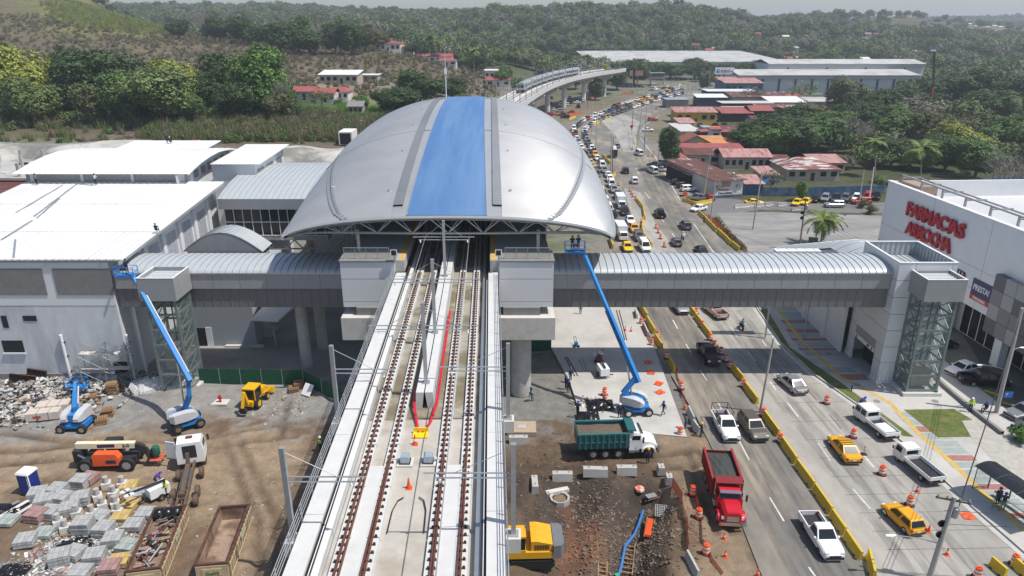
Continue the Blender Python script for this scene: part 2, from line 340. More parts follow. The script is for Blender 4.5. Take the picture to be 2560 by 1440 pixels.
def tracks(par,lines,z):
 tm=mat('tyre_wear',(.075,.07,.065),.85,var=.2,scale=1.2,world=True);nd=tm.node_tree.nodes
 if not any(q.type=='BSDF_TRANSPARENT' for q in nd):
  l_=tm.node_tree.links;tr=nd.new('ShaderNodeBsdfTransparent');ms=nd.new('ShaderNodeMixShader');nz_=nd.new('ShaderNodeTexNoise');nz_.inputs['Scale'].default_value=.8;nz_.inputs['Detail'].default_value=5
  mp=nd.new('ShaderNodeMapping');mp.inputs['Scale'].default_value=(2.5,.25,1);g_=nd.new('ShaderNodeNewGeometry');l_.new(g_.outputs['Position'],mp.inputs[0]);l_.new(mp.outputs[0],nz_.inputs['Vector'])
  mr_=nd.new('ShaderNodeMapRange');mr_.inputs[1].default_value,mr_.inputs[2].default_value,mr_.inputs[3].default_value,mr_.inputs[4].default_value=.35,.8,.0,.34;l_.new(nz_.outputs[0],mr_.inputs[0]);l_.new(mr_.outputs[0],ms.inputs[0]);l_.new(tr.outputs[0],ms.inputs[1]);l_.new(nd['Principled BSDF'].outputs[0],ms.inputs[2]);l_.new(ms.outputs[0],nd['Material Output'].inputs[0])
 for ln in lines:
  P=[G(*p)for p in ln]
  for off in(-.75,.75):
   for wd_ in(1.0,):
    rows=[]
    for i,p in enumerate(P):
     d=(P[min(i+1,len(P)-1)]-P[max(i-1,0)]).normalized();nn=Vector((-d.y,d.x,0));rows.append([tuple(p+nn*(off-wd_/2)+Vector((0,0,z+(.002 if wd_<.5 else 0)))),tuple(p+nn*(off+wd_/2)+Vector((0,0,z+(.002 if wd_<.5 else 0))))])
    ob('wheel_track',MB().grid(rows),tm,par,fix=False)
tracks(mk,[[(1640,770),(1700,880),(1790,1040),(1870,1180),(1960,1340),(2010,1440)],[(1690,770),(1750,880),(1845,1040),(1930,1180),(2030,1330),(2100,1440)],[(1600,400),(1625,460),(1670,540),(1740,640)],[(1630,400),(1655,460),(1700,540),(1790,640)],[(1560,300),(1575,330),(1580,370),(1600,400)]],.0125)
tracks(ck,[[(1780,775),(1850,870),(1950,985),(2070,1130),(2200,1290),(2310,1440)],[(1835,775),(1910,870),(2020,985),(2150,1130),(2300,1290),(2430,1440)]],.0125)
def strip(name,line,off0,off1,z0,z1,m,label,kind='structure',cat=None):
 P=[G(*p)for p in line];A,Bq=[],[]
 for i,p in enumerate(P):
  d=(P[min(i+1,len(P)-1)]-P[max(i-1,0)]).normalized();nn=Vector((-d.y,d.x,0));A.append(p+nn*off0);Bq.append(p+nn*off1)
 mb=MB()
 for i in range(len(P)-1):
  mb.add([(*A[i].xy,z0),(*A[i+1].xy,z0),(*Bq[i+1].xy,z0),(*Bq[i].xy,z0),(*A[i].xy,z1),(*A[i+1].xy,z1),(*Bq[i+1].xy,z1),(*Bq[i].xy,z1)],[(0,1,5,4),(2,3,7,6),(4,5,6,7)])
 return tag(ob(name,mb,m),label,cat or name.replace('_',' '),kind=kind)
KB=RR[0:8]
strip('gutter',KB,0,.55,-.2,.02,kerbm,'pale gutter strip along the kerb')
strip('kerb',KB,-.001,-.18,-.2,.17,kerbm,'concrete kerb along the right carriageway')
sheet('footpath',[(1893,762),(2170,762),(2330,860),(2350,960),(2430,1030),(2700,1270),(2760,1500)]+[(a+6,b)for a,b in KB[::1]][0:7],.13,slab_conc,'pale concrete footpath between the kerb and the lift tower',.3)
sheet('verge',[(1902,775),(1916,770),(1975,868),(2105,958),(2285,1092),(2258,1090),(2150,1015),(2040,940),(1960,866)],.15,lawn,'narrow strip of mown grass along the kerb')
sheet('grass_plot',[(2260,1024),(2385,1022),(2432,1050),(2405,1052),(2428,1092),(2345,1093)],.15,lawn,'square grass plot beside the yellow tactile path')
sheet('sand_strip',[(2395,1040),(2450,1040),(2560,1130),(2560,1230),(2430,1095)],.145,mat('pale_sand',(.4,.38,.34),.95,var=.2,scale=1.5,world=True,bump=.03,bscale=4),'bare sandy strip beside the footpath')
fp=bpy.data.objects['footpath']
tact=[(1940,770),(2000,850),(2100,945),(2180,985),(2225,1010),(2300,1090),(2380,1160),(2425,1205),(2560,1330)]
for a,b in zip(tact,tact[1:]):dash(a,b,.5,.136,yellow_line,fp,'tactile_strip')
def band(c0,c1,c2,c3,m,z=.135,name='paver_band'):mb=MB();mb.add([G(*c,z)for c in(c0,c1,c2,c3)],[(0,1,2,3)]);return ob(name,mb,m,fp)
pr,pg=mat('footpath_red',(.34,.16,.14),.9,var=.25,scale=3,world=True),mat('footpath_green',(.3,.34,.32),.9,var=.2,scale=3,world=True)
for k,(y0,y1,x0,x1,m_)in enumerate(((780,800,1948,2030,pg),(800,808,1950,2030,pr),(808,822,1955,2045,pg),(822,832,1962,2055,pr),(834,842,1968,2065,pg),(845,852,1975,2070,pr),(855,868,1985,2085,pg),(870,876,1995,2095,pr),(878,890,2005,2110,pg),(918,932,2050,2130,pg),(935,950,2090,2160,pr))):
 band((x0,y0),(x1,y0),(x1+(y1-y0),y1),(x0+(y1-y0),y1),m_)
for k in range(9):
 y0=1030+k*36;x0=2235+k*39;band((x0,y0),(x0+78,y0),(x0+92,y0+14),(x0+14,y0+14),pr if k%2 else pg)
 band((x0+16,y0+17),(x0+94,y0+17),(x0+110,y0+32),(x0+32,y0+32),pg)
pk=bpy.data.objects['parking_lot'];pblue=mat('bay_blue',(.02,.055,.14),.9,var=.3,scale=1.5,world=True)
def flat(name,pix,z,m,parent):mb=MB();mb.add([G(*c,z)for c in pix],[tuple(range(len(pix)))]);return ob(name,mb,m,parent)
for i,(dx,dy)in enumerate(((0,0),(50,32))):
 flat('disabled_bay',[(2362+dx,794+dy),(2440+dx,794+dy),(2478+dx,817+dy),(2405+dx,817+dy)],.018,pblue,pk)
 flat('bay_symbol',[(2398+dx,800+dy),(2425+dx,800+dy),(2428+dx,802+dy),(2404+dx,802+dy),(2415+dx,809+dy),(2438+dx,809+dy),(2440+dx,811+dy),(2412+dx,811+dy)],.022,white_line,pk)
for k in range(6):flat('bay_hatch',[(2403+k*12,818),(2408+k*12,818),(2422+k*12,826),(2417+k*12,826)],.018,white_line,pk)
flat('disabled_bay',[(2520,895),(2570,895),(2600,915),(2550,925)],.018,pblue,pk)
# dirt yards with real relief 
def vnoise(x,y,s,seed=0):
 rs=np.random.RandomState(seed);t=rs.rand(64,64);x=x/s+100;y=y/s+100
 xi,yi=np.floor(x).astype(int),np.floor(y).astype(int);fx,fy=x-xi,y-yi;fx=fx*fx*(3-2*fx);fy=fy*fy*(3-2*fy)
 a=t[xi%64,yi%64];b=t[(xi+1)%64,yi%64];c=t[xi%64,(yi+1)%64];d=t[(xi+1)%64,(yi+1)%64]
 return(a*(1-fx)+b*fx)*(1-fy)+(c*(1-fx)+d*fx)*fy-.5
rl=[G(*p)for p in RL];rlY=np.array([p.y for p in rl][::1]);rlX=np.array([p.x for p in rl])
def roadleft(y):return np.interp(y,rlY,rlX)
def segd(x,y,a,b):
 a,b=G(*a),G(*b);dx,dy=b.x-a.x,b.y-a.y;t=np.clip(((x-a.x)*dx+(y-a.y)*dy)/(dx*dx+dy*dy),0,1)
 return np.hypot(x-a.x-t*dx,y-a.y-t*dy)
RUTS=[((0,1130),(560,1090)),((0,1160),(560,1130)),((560,1090),(820,1040)),((1290,1160),(1740,1130)),((1290,1180),(1740,1165)),((560,1110),(640,1300)),((600,1110),(690,1300)),((640,1300),(640,1460)),((690,1300),(690,1460)),((540,1120),(740,1090)),((0,1085),(200,1110)),((1330,1200),(1330,1330)),((700,1090),(720,1000)),((1750,1130),(1830,1330)),((1715,1130),(1790,1330))]
def dirtz(x,y):
 x=np.asarray(x,float);y=np.asarray(y,float)
 z=vnoise(x,y,7,1)*.35+vnoise(x,y,2.2,2)*.22+vnoise(x,y,.8,3)*.13
 for cx,cy,r,h in((445,1005,4.5,1.0),(60,960,5,.5),(40,1330,4,.5),(150,1020,6,.3),(1620,1330,3.2,.9),(1500,1120,3,.2)):
  p=G(cx,cy);z=z+h*np.exp(-((x-p.x)**2+(y-p.y)**2)/(r*r)*1.4)
 for a,b in RUTS:q=segd(x,y,a,b);z=z-.2*np.exp(-(q/.35)**2)+.08*np.exp(-((q-.6)/.25)**2)
 d=np.minimum(segd(x,y,(1560,1500),(1600,1260)),segd(x,y,(1600,1260),(1620,1210)))
 z=z-2.6*np.clip(1.25-d/2.4,0,1)**1.0*np.clip((58-y)/3,0,1)
 d=segd(x,y,(1420,1500),(1420,1230));z=z-1.3*np.clip(1.2-d/3.4,0,1)
 e=np.clip((roadleft(y)-.3-x)/1.2,0,1);e2=np.clip((77.5-y)/3,0,1)
 z=z*e*e2-.10*(1-e)-.1*(1-e2)
 sl=np.minimum.reduce([np.abs(0*x),])if False else 0
 a0,a1=G(1378,868),G(1462,1068);sx=np.interp(y,[a1.y,a0.y],[a1.x,a0.x])
 ins=(y>G(1600,1080).y)&(x>sx);z=np.where(ins,-.2,z)
 return np.minimum(z,1.3)
gx=np.arange(-76,22.01,.33);gy=np.arange(14,80.01,.33);XX,YY=np.meshgrid(gx,gy);ZZ=dirtz(XX.ravel(),YY.ravel()).reshape(XX.shape)
nr,nc=XX.shape;idx=np.arange(nr*nc).reshape(nr,nc)
fs=np.stack([idx[:-1,:-1],idx[:-1,1:],idx[1:,1:],idx[1:,:-1]],-1).reshape(-1,4)
me=bpy.data.meshes.new('dirt_yard');me.from_pydata(np.stack([XX.ravel(),YY.ravel(),ZZ.ravel()],1).tolist(),[],fs.tolist())
x,y=XX.ravel(),YY.ravel();nzv=vnoise(x,y,6,5)+vnoise(x,y,1.7,6)*.8+vnoise(x,y,.6,8)*.5
tan_,brn,gry,drk=np.array((.27,.205,.14)),np.array((.155,.11,.075)),np.array((.24,.23,.215)),np.array((.075,.06,.05))
def mixc(c,col,f):f=np.clip(f,0,1)[:,None];return c*(1-f)+col*f
col=np.tile(brn,(len(x),1))
a=G(100,1110);b=G(620,1110)
col=mixc(col,tan_,1.6-segd(x,y,(-60,1125),(640,1150))/5+nzv*1.2)
col=mixc(col,tan_,1.2-segd(x,y,(620,1080),(600,1440))/4+nzv*1.2)
col=mixc(col,gry,(y-63)/3+nzv*2.2);col=mixc(col,gry*.8,.9-np.hypot((x+37)/8,(y-45)/7)+nzv*1.6);gp_=G(445,1000);col=mixc(col,gry,1.6-np.hypot(x-gp_.x,y-gp_.y)/5)
dp=G(1480,1250);col=mixc(col,drk,(1.3-np.hypot((x-dp.x)/1.2,(y-dp.y)/.9)/6.0+nzv*1.3)*(x>-2))
col=mixc(col,drk,-dirtz(x,y)*.5*(x>0));rp=G(1450,1360);col=mixc(col,np.array((.26,.12,.07)),(1-np.hypot(x-rp.x,(y-rp.y)*.5)/2.5+nzv)*(x>-2))
col=np.where((x>-3)[:,None],col*.8,col);tp=G(1760,1200);col=mixc(col,tan_*.85,(1.4-segd(x,y,(1720,1110),(1830,1440))/3+nzv))
for a,b in RUTS:col=mixc(col,brn*.6,.75*np.exp(-(segd(x,y,a,b)/.45)**2)*(nzv+.8))
ca=me.color_attributes.new('cover','FLOAT_COLOR','POINT');ca.data.foreach_set('color',np.concatenate([col,np.ones((len(col),1))],1).ravel())
me.polygons.foreach_set('use_smooth',[True]*len(me.polygons))
m=mat('yard_dirt',(.2,.2,.2),.95,var=.28,scale=.9,world=True,bump=.12,bscale=3.0,spec=.1);n=m.node_tree.nodes
at_=n.new('ShaderNodeAttribute');at_.attribute_name='cover';m.node_tree.links.new(at_.outputs[0],[q for q in n if q.type=='HUE_SAT'][0].inputs['Color'])
me.materials.append(m);tag(link('dirt_yard',me),'churned brown and tan dirt of the building site','dirt',kind='structure')
def gz(x,y):
 if-76<x<22 and 14<y<80 and x<float(roadleft(y))-.3:
  z=float(dirtz([x],[y])[0]);return z if z>-.15 else(.16 if y>60 and x>6 else z)
 return 0.0
def gp3(px,py):p=G(px,py);p.z=gz(p.x,p.y);return p
# viaduct 
ZR=14.3
CLX=[(ax(10),10),(ax(100),100),(ax(190),190),(-5.2,225),(1.6,268),(11,320),(25.5,372),(50,425),(68,452)]
def cl(y):
 Yk=[p[1]for p in CLX];f=lambda t:float(np.interp(t,Yk,[p[0]for p in CLX]))
 sm=lambda t:(f(t-16)+f(t-8)+f(t)+f(t+8)+f(t+16))/5 if t>206 else f(t)
 x=sm(y);d=Vector((sm(y+1)-sm(y-1),2,0)).normalized();return Vector((x,y,0)),Vector((d.y,-d.x,0))
def along(mb,prof,y0,y1,step=None):
 n=max(1,int((y1-y0)/(step or 400)))if y1<=192 else max(2,int((y1-y0)/8));rings=[]
 for i in range(n+1):
  c,nn=cl(y0+(y1-y0)*i/n);rings.append([tuple(c+nn*s+Vector((0,0,z)))for s,z in prof])
 return mb.loft(rings)
def at(s,y,z):c,nn=cl(y);return c+nn*s+Vector((0,0,z))
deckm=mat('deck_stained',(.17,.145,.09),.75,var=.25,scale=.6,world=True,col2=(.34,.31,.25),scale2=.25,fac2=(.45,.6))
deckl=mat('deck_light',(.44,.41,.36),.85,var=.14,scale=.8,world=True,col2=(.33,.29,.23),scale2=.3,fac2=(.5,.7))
walkm=mat('walkway_concrete',(.56,.56,.545),.8,var=.07,scale=1,world=True,col2=(.45,.45,.44),scale2=.3,fac2=(.55,.8))
railm=mat('rail_rust',(.16,.062,.04),.65,.3,var=.25,scale=2)
via=thing('rail_viaduct','elevated concrete railway viaduct with two tracks running into the station','viaduct',(ax(30),30,0))
def vob(name,mb,m,**k):
 o=ob(name,mb,m,**k);o.parent=via;o.matrix_parent_inverse=Matrix.Translation(via.location).inverted();return o
vob('girder',along(MB(),[(-5.3,ZR-.5),(-5.3,ZR-1.0),(-2.8,ZR-2.6),(2.8,ZR-2.6),(5.3,ZR-1.0),(5.3,ZR-.5)],8,200),concrete)
vob('girder',along(MB(),[(-5.3,ZR-.5),(-5.3,ZR-1.0),(-2.8,ZR-2.6),(2.8,ZR-2.6),(5.3,ZR-1.0),(5.3,ZR-.5)],200,450),concrete)
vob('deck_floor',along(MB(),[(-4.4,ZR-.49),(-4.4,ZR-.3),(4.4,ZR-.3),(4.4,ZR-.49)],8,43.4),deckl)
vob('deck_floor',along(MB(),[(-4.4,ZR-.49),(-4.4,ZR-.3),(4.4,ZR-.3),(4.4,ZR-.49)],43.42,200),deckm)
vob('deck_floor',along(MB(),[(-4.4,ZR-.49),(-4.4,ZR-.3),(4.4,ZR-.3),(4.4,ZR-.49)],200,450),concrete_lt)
for sg in(-1,1):
 P=lambda*a:[(sg*s,z)for s,z in a]
 for y0 in range(8,72,8):vob('parapet_walkway',along(MB(),P((5.3,ZR-1.1),(5.42,ZR+.75),(4.42,ZR+.75),(4.42,ZR-.3)),y0,y0+7.97),walkm)
 vob('parapet_walkway',along(MB(),P((5.3,ZR-1.1),(5.42,ZR+.75),(4.42,ZR+.75),(4.42,ZR-.3)),188,450),walkm)
 vob('cable_trough',along(MB(),P((4.4,ZR-.3),(4.4,ZR+.5),(4.2,ZR+.5),(4.2,ZR-.3)),8,188),dark)
 vob('trough_edge',along(MB(),P((4.18,ZR-.3),(4.18,ZR+.3),(3.86,ZR+.2),(3.86,ZR-.3)),8,188),walkm if sg<0 else steel)
 for k in range(3):
  mb=MB();mb.path([at(sg*(4.26+.05*k),y,ZR+.54+.02*k)for y in(8,30,50,70)],.025,5);vob('cable',mb,black if k else wht)
for s in(-3.15,-1.66,1.62,3.12):
 mb=along(MB(),[(s-.04,ZR-.02),(s-.04,ZR+.16),(s+.04,ZR+.16),(s+.04,ZR-.02)],8,200);vob('rail',mb,railm)
 vob('rail',along(MB(),[(s-.04,ZR-.02),(s-.04,ZR+.16),(s+.04,ZR+.16),(s+.04,ZR-.02)],200,450),railm)
 for y0 in np.arange(26.5,76,4.5):vob('plinth',along(MB(),[(s-.38,ZR-.3),(s-.34,ZR-.03),(s+.34,ZR-.03),(s+.38,ZR-.3)],y0 if y0>39 else y0,y0+4.42),walkm)
 vob('plinth',along(MB(),[(s-.38,ZR-.3),(s-.34,ZR-.03),(s+.34,ZR-.03),(s+.38,ZR-.3)],76,190),concrete_lt)
 mb=MB()
 for y in np.arange(18,74,.62):
  for d in(-.15,.15):mb.box(at(s+d,y,ZR+.04),(.17,.15,.15),tx=.6,ty=.6)
 o=vob('rail_clips',mb,mat('clip_iron',(.05,.03,.025),.8));o['kind']='stuff'
for s in(-2.4,2.37):vob('track_slab',along(MB(),[(s-.42,ZR-.3),(s-.42,ZR-.06),(s+.42,ZR-.06),(s+.42,ZR-.3)],8,37.6),walkm)
for y0,y1,pts in((8,38.5,((-3.0,-3.0),(-1.82,-1.66),(1.78,1.62),(2.96,3.12))),):
 for a,b in pts:
  mb=MB();mb.bar(at(a+(-.18 if a<-2 or 1<a<2 else .18)*-1*.6,y0,ZR+.07),at(b+.09*(1 if a in(-3.0,1.78)else-1),y1,ZR+.07),.07,.17);vob('switch_rail',mb,railm)
for s in(-.75,.7):
 pm=thing('point_machine','grey point machine box between the tracks, %s of the orange cone'%('left' if s<0 else 'right'),'point machine',at(s,38.2,ZR-.3))
 B('base',concrete_lt,pm,(-.5,.5,-.5,.5,0,.12));B('housing',mat('machine_blue',(.42,.5,.55),.4,.4),pm,(-.27,.27,-.3,.3,.18,.62));B('skirt',dark,pm,(-.34,.34,-.36,.36,.12,.18));B('throw_rod',steel,pm,(-1.0,-.3,-.04,.04,.2,.28)if s<0 else(.3,1.0,-.04,.04,.2,.28))
mb=MB();mb.b2(-.16,.16,0,5.6,0,.06);vob('conduit_tray',mb,steel).location=(ax(33)-via.location.x,33.2-30,ZR-.29)
for s in(-1,1):
 mb=MB();mb.path([at(s*.45,34.6,ZR-.2),at(s*.75,34.3,ZR-.2),at(s*.95,33.4,ZR-.2),at(s*1.0,31.5,ZR-.2)],.035);vob('flexible_conduit',mb,black)
bm_=thing('cable_beam','long pale concrete cable beam lying between the two tracks','cable beam',at(-.1,44,ZR-.3))
def rel(o,name,mb,m,**k):q=ob(name,mb,m,**k);q.parent=o;q.matrix_parent_inverse=Matrix.Translation(o.location).inverted();return q
rel(bm_,'left_wall',along(MB(),[(-.78,ZR-.3),(-.7,ZR+1.0),(-.14,ZR+1.0),(-.3,ZR-.3)],45,176),walkm)
rel(bm_,'right_wall',along(MB(),[(.58,ZR-.3),(.5,ZR+1.0),(-.06,ZR+1.0),(.1,ZR-.3)],45,176),walkm)
red=mat('red_cable',(.55,.012,.03),.45,var=.08)
for s,q in((-.95,-.18),(.75,-.02)):
 fc=thing('feeder_cable','thick red feeder cable on the %s side of the concrete cable beam'%('left' if s<0 else 'right'),'cable',at(s,44,ZR))
 for k in range(3):
  mb=MB();mb.path([at(s+.05*k,62 if s>0 else 47.2,ZR+.3),at(s+.05*k,46.5,ZR+.35+.03*k),at(s*.95+.05*k,44.8,ZR+.15),at(s*.55+.04*k,42.8,ZR-.15),at(q*1.6+.04*k,41.6,ZR-.2)],.055,7);rel(fc,'strand',mb,red)
yb=thing('cable_plate','yellow plate where the red feeder cables meet on the deck','plate',at(-.1,41.2,ZR-.29));B('plate',mat('plate_yellow',(.8,.55,.02),.5),yb,(-.5,.5,-.2,.55,0,.1));B('upright',mat('plate_yellow',(.8,.55,.02),.5),yb,(-.5,.5,.5,.58,.1,.4))
for sg in(-1,1):
 rg=thing('edge_railing','thin galvanised railing along the %s edge of the viaduct'%('left' if sg<0 else 'right'),'railing',at(sg*5.5,40,ZR))
 for y in np.arange(10,71.5,2.4):mb=MB();mb.box(at(sg*5.5,y,ZR+1.0),(.06,.06,1.5));rel(rg,'post',mb,steel)
 for h in(.95,1.22,1.5,1.75):mb=MB();mb.path([at(sg*5.5,y,ZR+h)for y in(9,40,71)],.026,5);rel(rg,'rail',mb,steel)
for sg in(-1,1):
 rg=thing('edge_railing','railing on the %s side of the curved viaduct beyond the station'%('left' if sg<0 else 'right'),'railing',at(sg*5.5,240,ZR))
 for y in np.arange(196,448,4):mb=MB();mb.box(at(sg*5.4,y,ZR+1.25),(.09,.09,1.0));rel(rg,'post',mb,steel)
 for h in(1.25,1.75):mb=MB();mb.path([at(sg*5.4,y,ZR+h)for y in np.arange(194,450,8)],.035,4);rel(rg,'rail',mb,steel)
for i,y in enumerate((28,52,222,250,280,310,340,372,402,430)):
 p,nn=cl(y);zt=ZR-2.6
 if y==52:lb='round viaduct pier rising from the dirt next to the station'
 elif y==28:lb='round viaduct pier standing next to the yellow excavator'
 else:lb='tall round concrete pier under the curved viaduct'
 pier=thing('viaduct_pier',lb,'pier',(p.x,p.y,tz(p.x,p.y)-.5 if y>100 else-.5),math.atan2(nn.y,nn.x),'viaduct piers' if y>60 else None)
 h=zt-pier.location.z
 ob('column',MB().lathe([(1.25,0),(1.25,h-1.9)],20),concrete_lt,pier,smooth=True)
 ob('pier_cap',MB().ext([(-1.4,h-2.2),(1.4,h-2.2),(4.6,h-.6),(4.9,h+.02),(-4.9,h+.02),(-4.6,h-.6)],-1.1,1.1),concrete_lt,pier)
def mast(s,y,zb,ht,arm,label,pole2=False):
 t=thing('catenary_mast',label,'mast',at(s,y,zb))
 B('base_plate',steel,t,(-.28,.28,-.28,.28,0,.06));B('pole',steel,t,(-.13,.13,-.13,.13,.06,ht))
 for a in arm:
  for k,(z,e)in enumerate(((ht-1.75,.55),(ht-2.05,0))):
   x1=a+math.copysign(e,a);mb=MB();mb.tube((math.copysign(.1,a),0,z),(x1,0,z),.042,n=6);ob('cantilever',mb,steel,t)
  mb=MB();mb.tube((math.copysign(.1,a),0,ht-.3),(a*.75,0,ht-1.75),.02,n=5);ob('stay_wire',mb,steel,t)
  mb=MB();mb.lathe([(.05,0),(.1,.06),(.05,.12),(.1,.18),(.05,.24)],8,(a*.93,0,ht-2.34));ob('insulator',mb,wht,t)
 if abs(s)>5:
  B('bracket',concrete_lt,t,(-.4,.4,-.45,.45,-.9,0))
 return t
for y,h,w_ in((42.8,5.7,'beside the concrete cable beam end'),(30.9,5.6,'near the point machines')):
 mast(-5.85,y,ZR+.1,h,[3.6],'grey catenary mast on the left viaduct edge %s'%w_)
 mast(5.85,y,ZR+.1,h,[-4.1],'grey catenary mast on the right viaduct edge %s'%w_)
mast(-.1,46.5,ZR+1.0,6.3,[-3.4,3.4],'grey double-arm catenary mast on the near end of the cable beam')
mast(-.1,55.5,ZR+1.0,6.6,[-3.4,3.4],'grey double-arm catenary mast midway along the cable beam in the canopy shade')
mast(-.1,70,ZR+1.0,6.0,[-2.6,2.6],'grey double-arm catenary mast just in front of the canopy truss')
for i,y in enumerate(np.arange(200,448,14)):
 for sg in(-1,1):
  t=thing('catenary_mast','thin grey overhead mast on the curved far viaduct, %s side'%('left' if sg<0 else 'right'),'mast',at(sg*5.2,y,ZR+.7),math.atan2(cl(y)[1].y,cl(y)[1].x),'far overhead masts, %s row'%('left' if sg<0 else 'right'))
  B('pole',steel,t,(-.13,.13,-.13,.13,0,6));mb=MB();mb.tube((0,0,5.0),(-sg*3.4,0,5.2),.06,n=5);ob('cantilever',mb,steel,t)
for s in(-2.4,2.37):
 wr=tag(ob('contact_wire',MB().path([at(s,y,ZR+4.0)for y in(10,31,43,55,72,188)]+[at(s,y,ZR+4.1)for y in range(196,448,8)],.034,5),steel),'overhead conductor bar above the %s track'%('left' if s<0 else 'right'),'overhead wire')
tr=thing('metro_train','white metro train standing on the left track of the far viaduct','train',at(-2.4,300,ZR+.2))
for k in range(5):
 y0=292+k*21.3;a,b=at(-2.4,y0,ZR+.2),at(-2.4,y0+20.3,ZR+.2);d=(b-a);ang=math.atan2(d.y,d.x);L=d.length
 cr=link('carriage',MB().loft([[(x,q*1.38,.9)for q in(-1,1)]+[(x,1.38,3.1),(x,.9,3.75),(x,-.9,3.75),(x,-1.38,3.1)]for x in(0,.3,L-.3,L)]).mesh('carriage',[mat('train_body',(.42,.44,.46),.4,.4)]),tr);cr.location=a-tr.location;cr.rotation_euler=(0,0,ang)
 for sd in(-1,1):
  for q in range(6):
   mb=MB();mb.b2(1.2+q*3.1,3.4+q*3.1,sd*1.385,sd*1.40,1.75,2.75);ob('window',mb,glass_dk,cr)
 if k==0:mb=MB();mb.b2(-.02,.0,-1.1,1.1,1.6,3.0);ob('windscreen',mb,glass_dk,cr)
 B('bogie',dark,cr,(1.5,4.5,-1.1,1.1,.1,.9),(L-4.5,L-1.5,-1.1,1.1,.1,.9))
 # station canopy 
Y0,Y1=74.0,186.0
def sp(t):return math.sin(math.pi*t)
def wd(t):return 17.9+5.0*sp(t)**.8
def zc(t):return 20.75+6.0*sp(t)**.85
def ze(t):return 18.4-3.2*sp(t)**.8
def shell(t,s,dz=0):
 y=Y0+(Y1-Y0)*t;q=min(1,abs(s)/wd(t));return(ax(y)+s,y,ze(t)+(zc(t)-ze(t))*(1-q**2.3)**.6+dz)
def qr(t):return .60+.27*sp(t)**.55
def ribbed(name,col,rough,metal,per,axis=1,dist=.02,scale=1.0,trans=0):
 m=mat(name,col,rough,metal,var=.06,scale=.25,world=True,col2=tuple(c*.86 for c in col),scale2=.06)
 n=m.node_tree.nodes;l=m.node_tree.links;g=n.new('ShaderNodeNewGeometry');sx=n.new('ShaderNodeSeparateXYZ');l.new(g.outputs['Position'],sx.inputs[0])
 mu=n.new('ShaderNodeMath');mu.operation='MULTIPLY';mu.inputs[1].default_value=2*math.pi/per;l.new(sx.outputs[axis],mu.inputs[0])
 si=n.new('ShaderNodeMath');si.operation='SINE';l.new(mu.outputs[0],si.inputs[0])
 pw=n.new('ShaderNodeMath');pw.operation='POWER';ab=n.new('ShaderNodeMath');ab.operation='ABSOLUTE';l.new(si.outputs[0],ab.inputs[0]);l.new(ab.outputs[0],pw.inputs[0]);pw.inputs[1].default_value=6
 b=n.new('ShaderNodeBump');b.inputs['Distance'].default_value=dist;b.inputs['Strength'].default_value=.8;l.new(pw.outputs[0],b.inputs['Height'])
 l.new(b.outputs[0],n['Principled BSDF'].inputs['Normal']);return m
shellm=mat('canopy_sheet',(.58,.575,.56),.33,.55,var=.06,scale=.25,world=True,col2=(.52,.515,.5),scale2=.06)
bluem=mat('blue_skylight',(.085,.19,.385),.42,.05,var=.08,scale=.35,world=True,stretch=(3.5,.25,1),col2=(.115,.225,.41),scale2=.1)
louvm=ribbed('louvre_strip',(.3,.31,.315),.5,.5,.9,dist=.08)
cn=thing('station_canopy','great silver whale-backed station canopy with a blue strip along its crown','canopy',(ax(Y0),Y0,16.4))
def cpart(name,mb,m,**k):return rel(cn,name,mb,m,**k)
N=56
corr=lambda t:.085*math.sin(2*math.pi*(Y1-Y0)*t/.62)
def strip_(f0,f1,dz=0,n=6,t0=0,t1=1):
 rows=[]
 for i in range(N+1):
  t=t0+(t1-t0)*i/N;a,b=f0(t),f1(t);rows.append([shell(t,a+(b-a)*j/n,dz)for j in range(n+1)])
 return MB().grid(rows)
def ribs_(f0,f1,dz,n):
 K=int((Y1-Y0)/.62*4);rows=[]
 for i in range(K+1):
  t=i/K;a,b=f0(t),f1(t);rows.append([shell(t,a+(b-a)*j/n,dz+corr(t))for j in range(n+1)])
 return MB().grid(rows)
bw=lambda t:4.25-.55*sp(t)
cpart('skylight',ribs_(lambda t:-bw(t),bw,.05,8),bluem,smooth=True,fix=False)
for sg in(-1,1):
 cpart('crown_sheet',strip_(lambda t:sg*bw(t),lambda t:sg*4.95,0,2),shellm,smooth=True,fix=False)
 cpart('louvre',strip_(lambda t:sg*4.95,lambda t:sg*5.95,.22,1,.02,.98),louvm,fix=False)
 cpart('louvre_base',strip_(lambda t:sg*4.95,lambda t:sg*5.95,0,1),shellm,fix=False)
 for e in(4.95,5.95):cpart('louvre_curb',MB().grid([[shell(.02+.96*i/N,sg*e,d)for d in(0,.22)]for i in range(N+1)]),seam_dark,fix=False)
 cpart('roof_sheet',ribs_(lambda t:sg*5.95,lambda t:sg*qr(t)*wd(t),0,14),shellm,smooth=True,fix=False)
 cpart('eave_sheet',ribs_(lambda t:sg*qr(t)*wd(t),lambda t:sg*wd(t),-.12,14),shellm,smooth=True,fix=False)
 cpart('ring_gutter',strip_(lambda t:sg*(qr(t)*wd(t)-.25),lambda t:sg*(qr(t)*wd(t)+.12),.03,1),seam_dark,fix=False)
 cpart('gutter_flashing',strip_(lambda t:sg*(qr(t)*wd(t)+.14),lambda t:sg*(qr(t)*wd(t)+.5),.05,1),steel,fix=False)
 mb=MB();mb.path([Vector(shell(t/40,sg*wd(t/40)*.999,-.25))for t in range(41)],.2,8);cpart('eave_tube',mb,steel,smooth=True)
 mb=MB();mb.path([Vector(shell(t/40,sg*(bw(t/40)+.05),.1))for t in range(41)],.05,5);cpart('skylight_flashing',mb,steel)
 for k in range(5):
  t=.06+.13*k;p=Vector(shell(t,sg*7.0,.1));mb=MB();mb.box(p,(.25,.25,.25));cpart('roof_hatch',mb,steel)
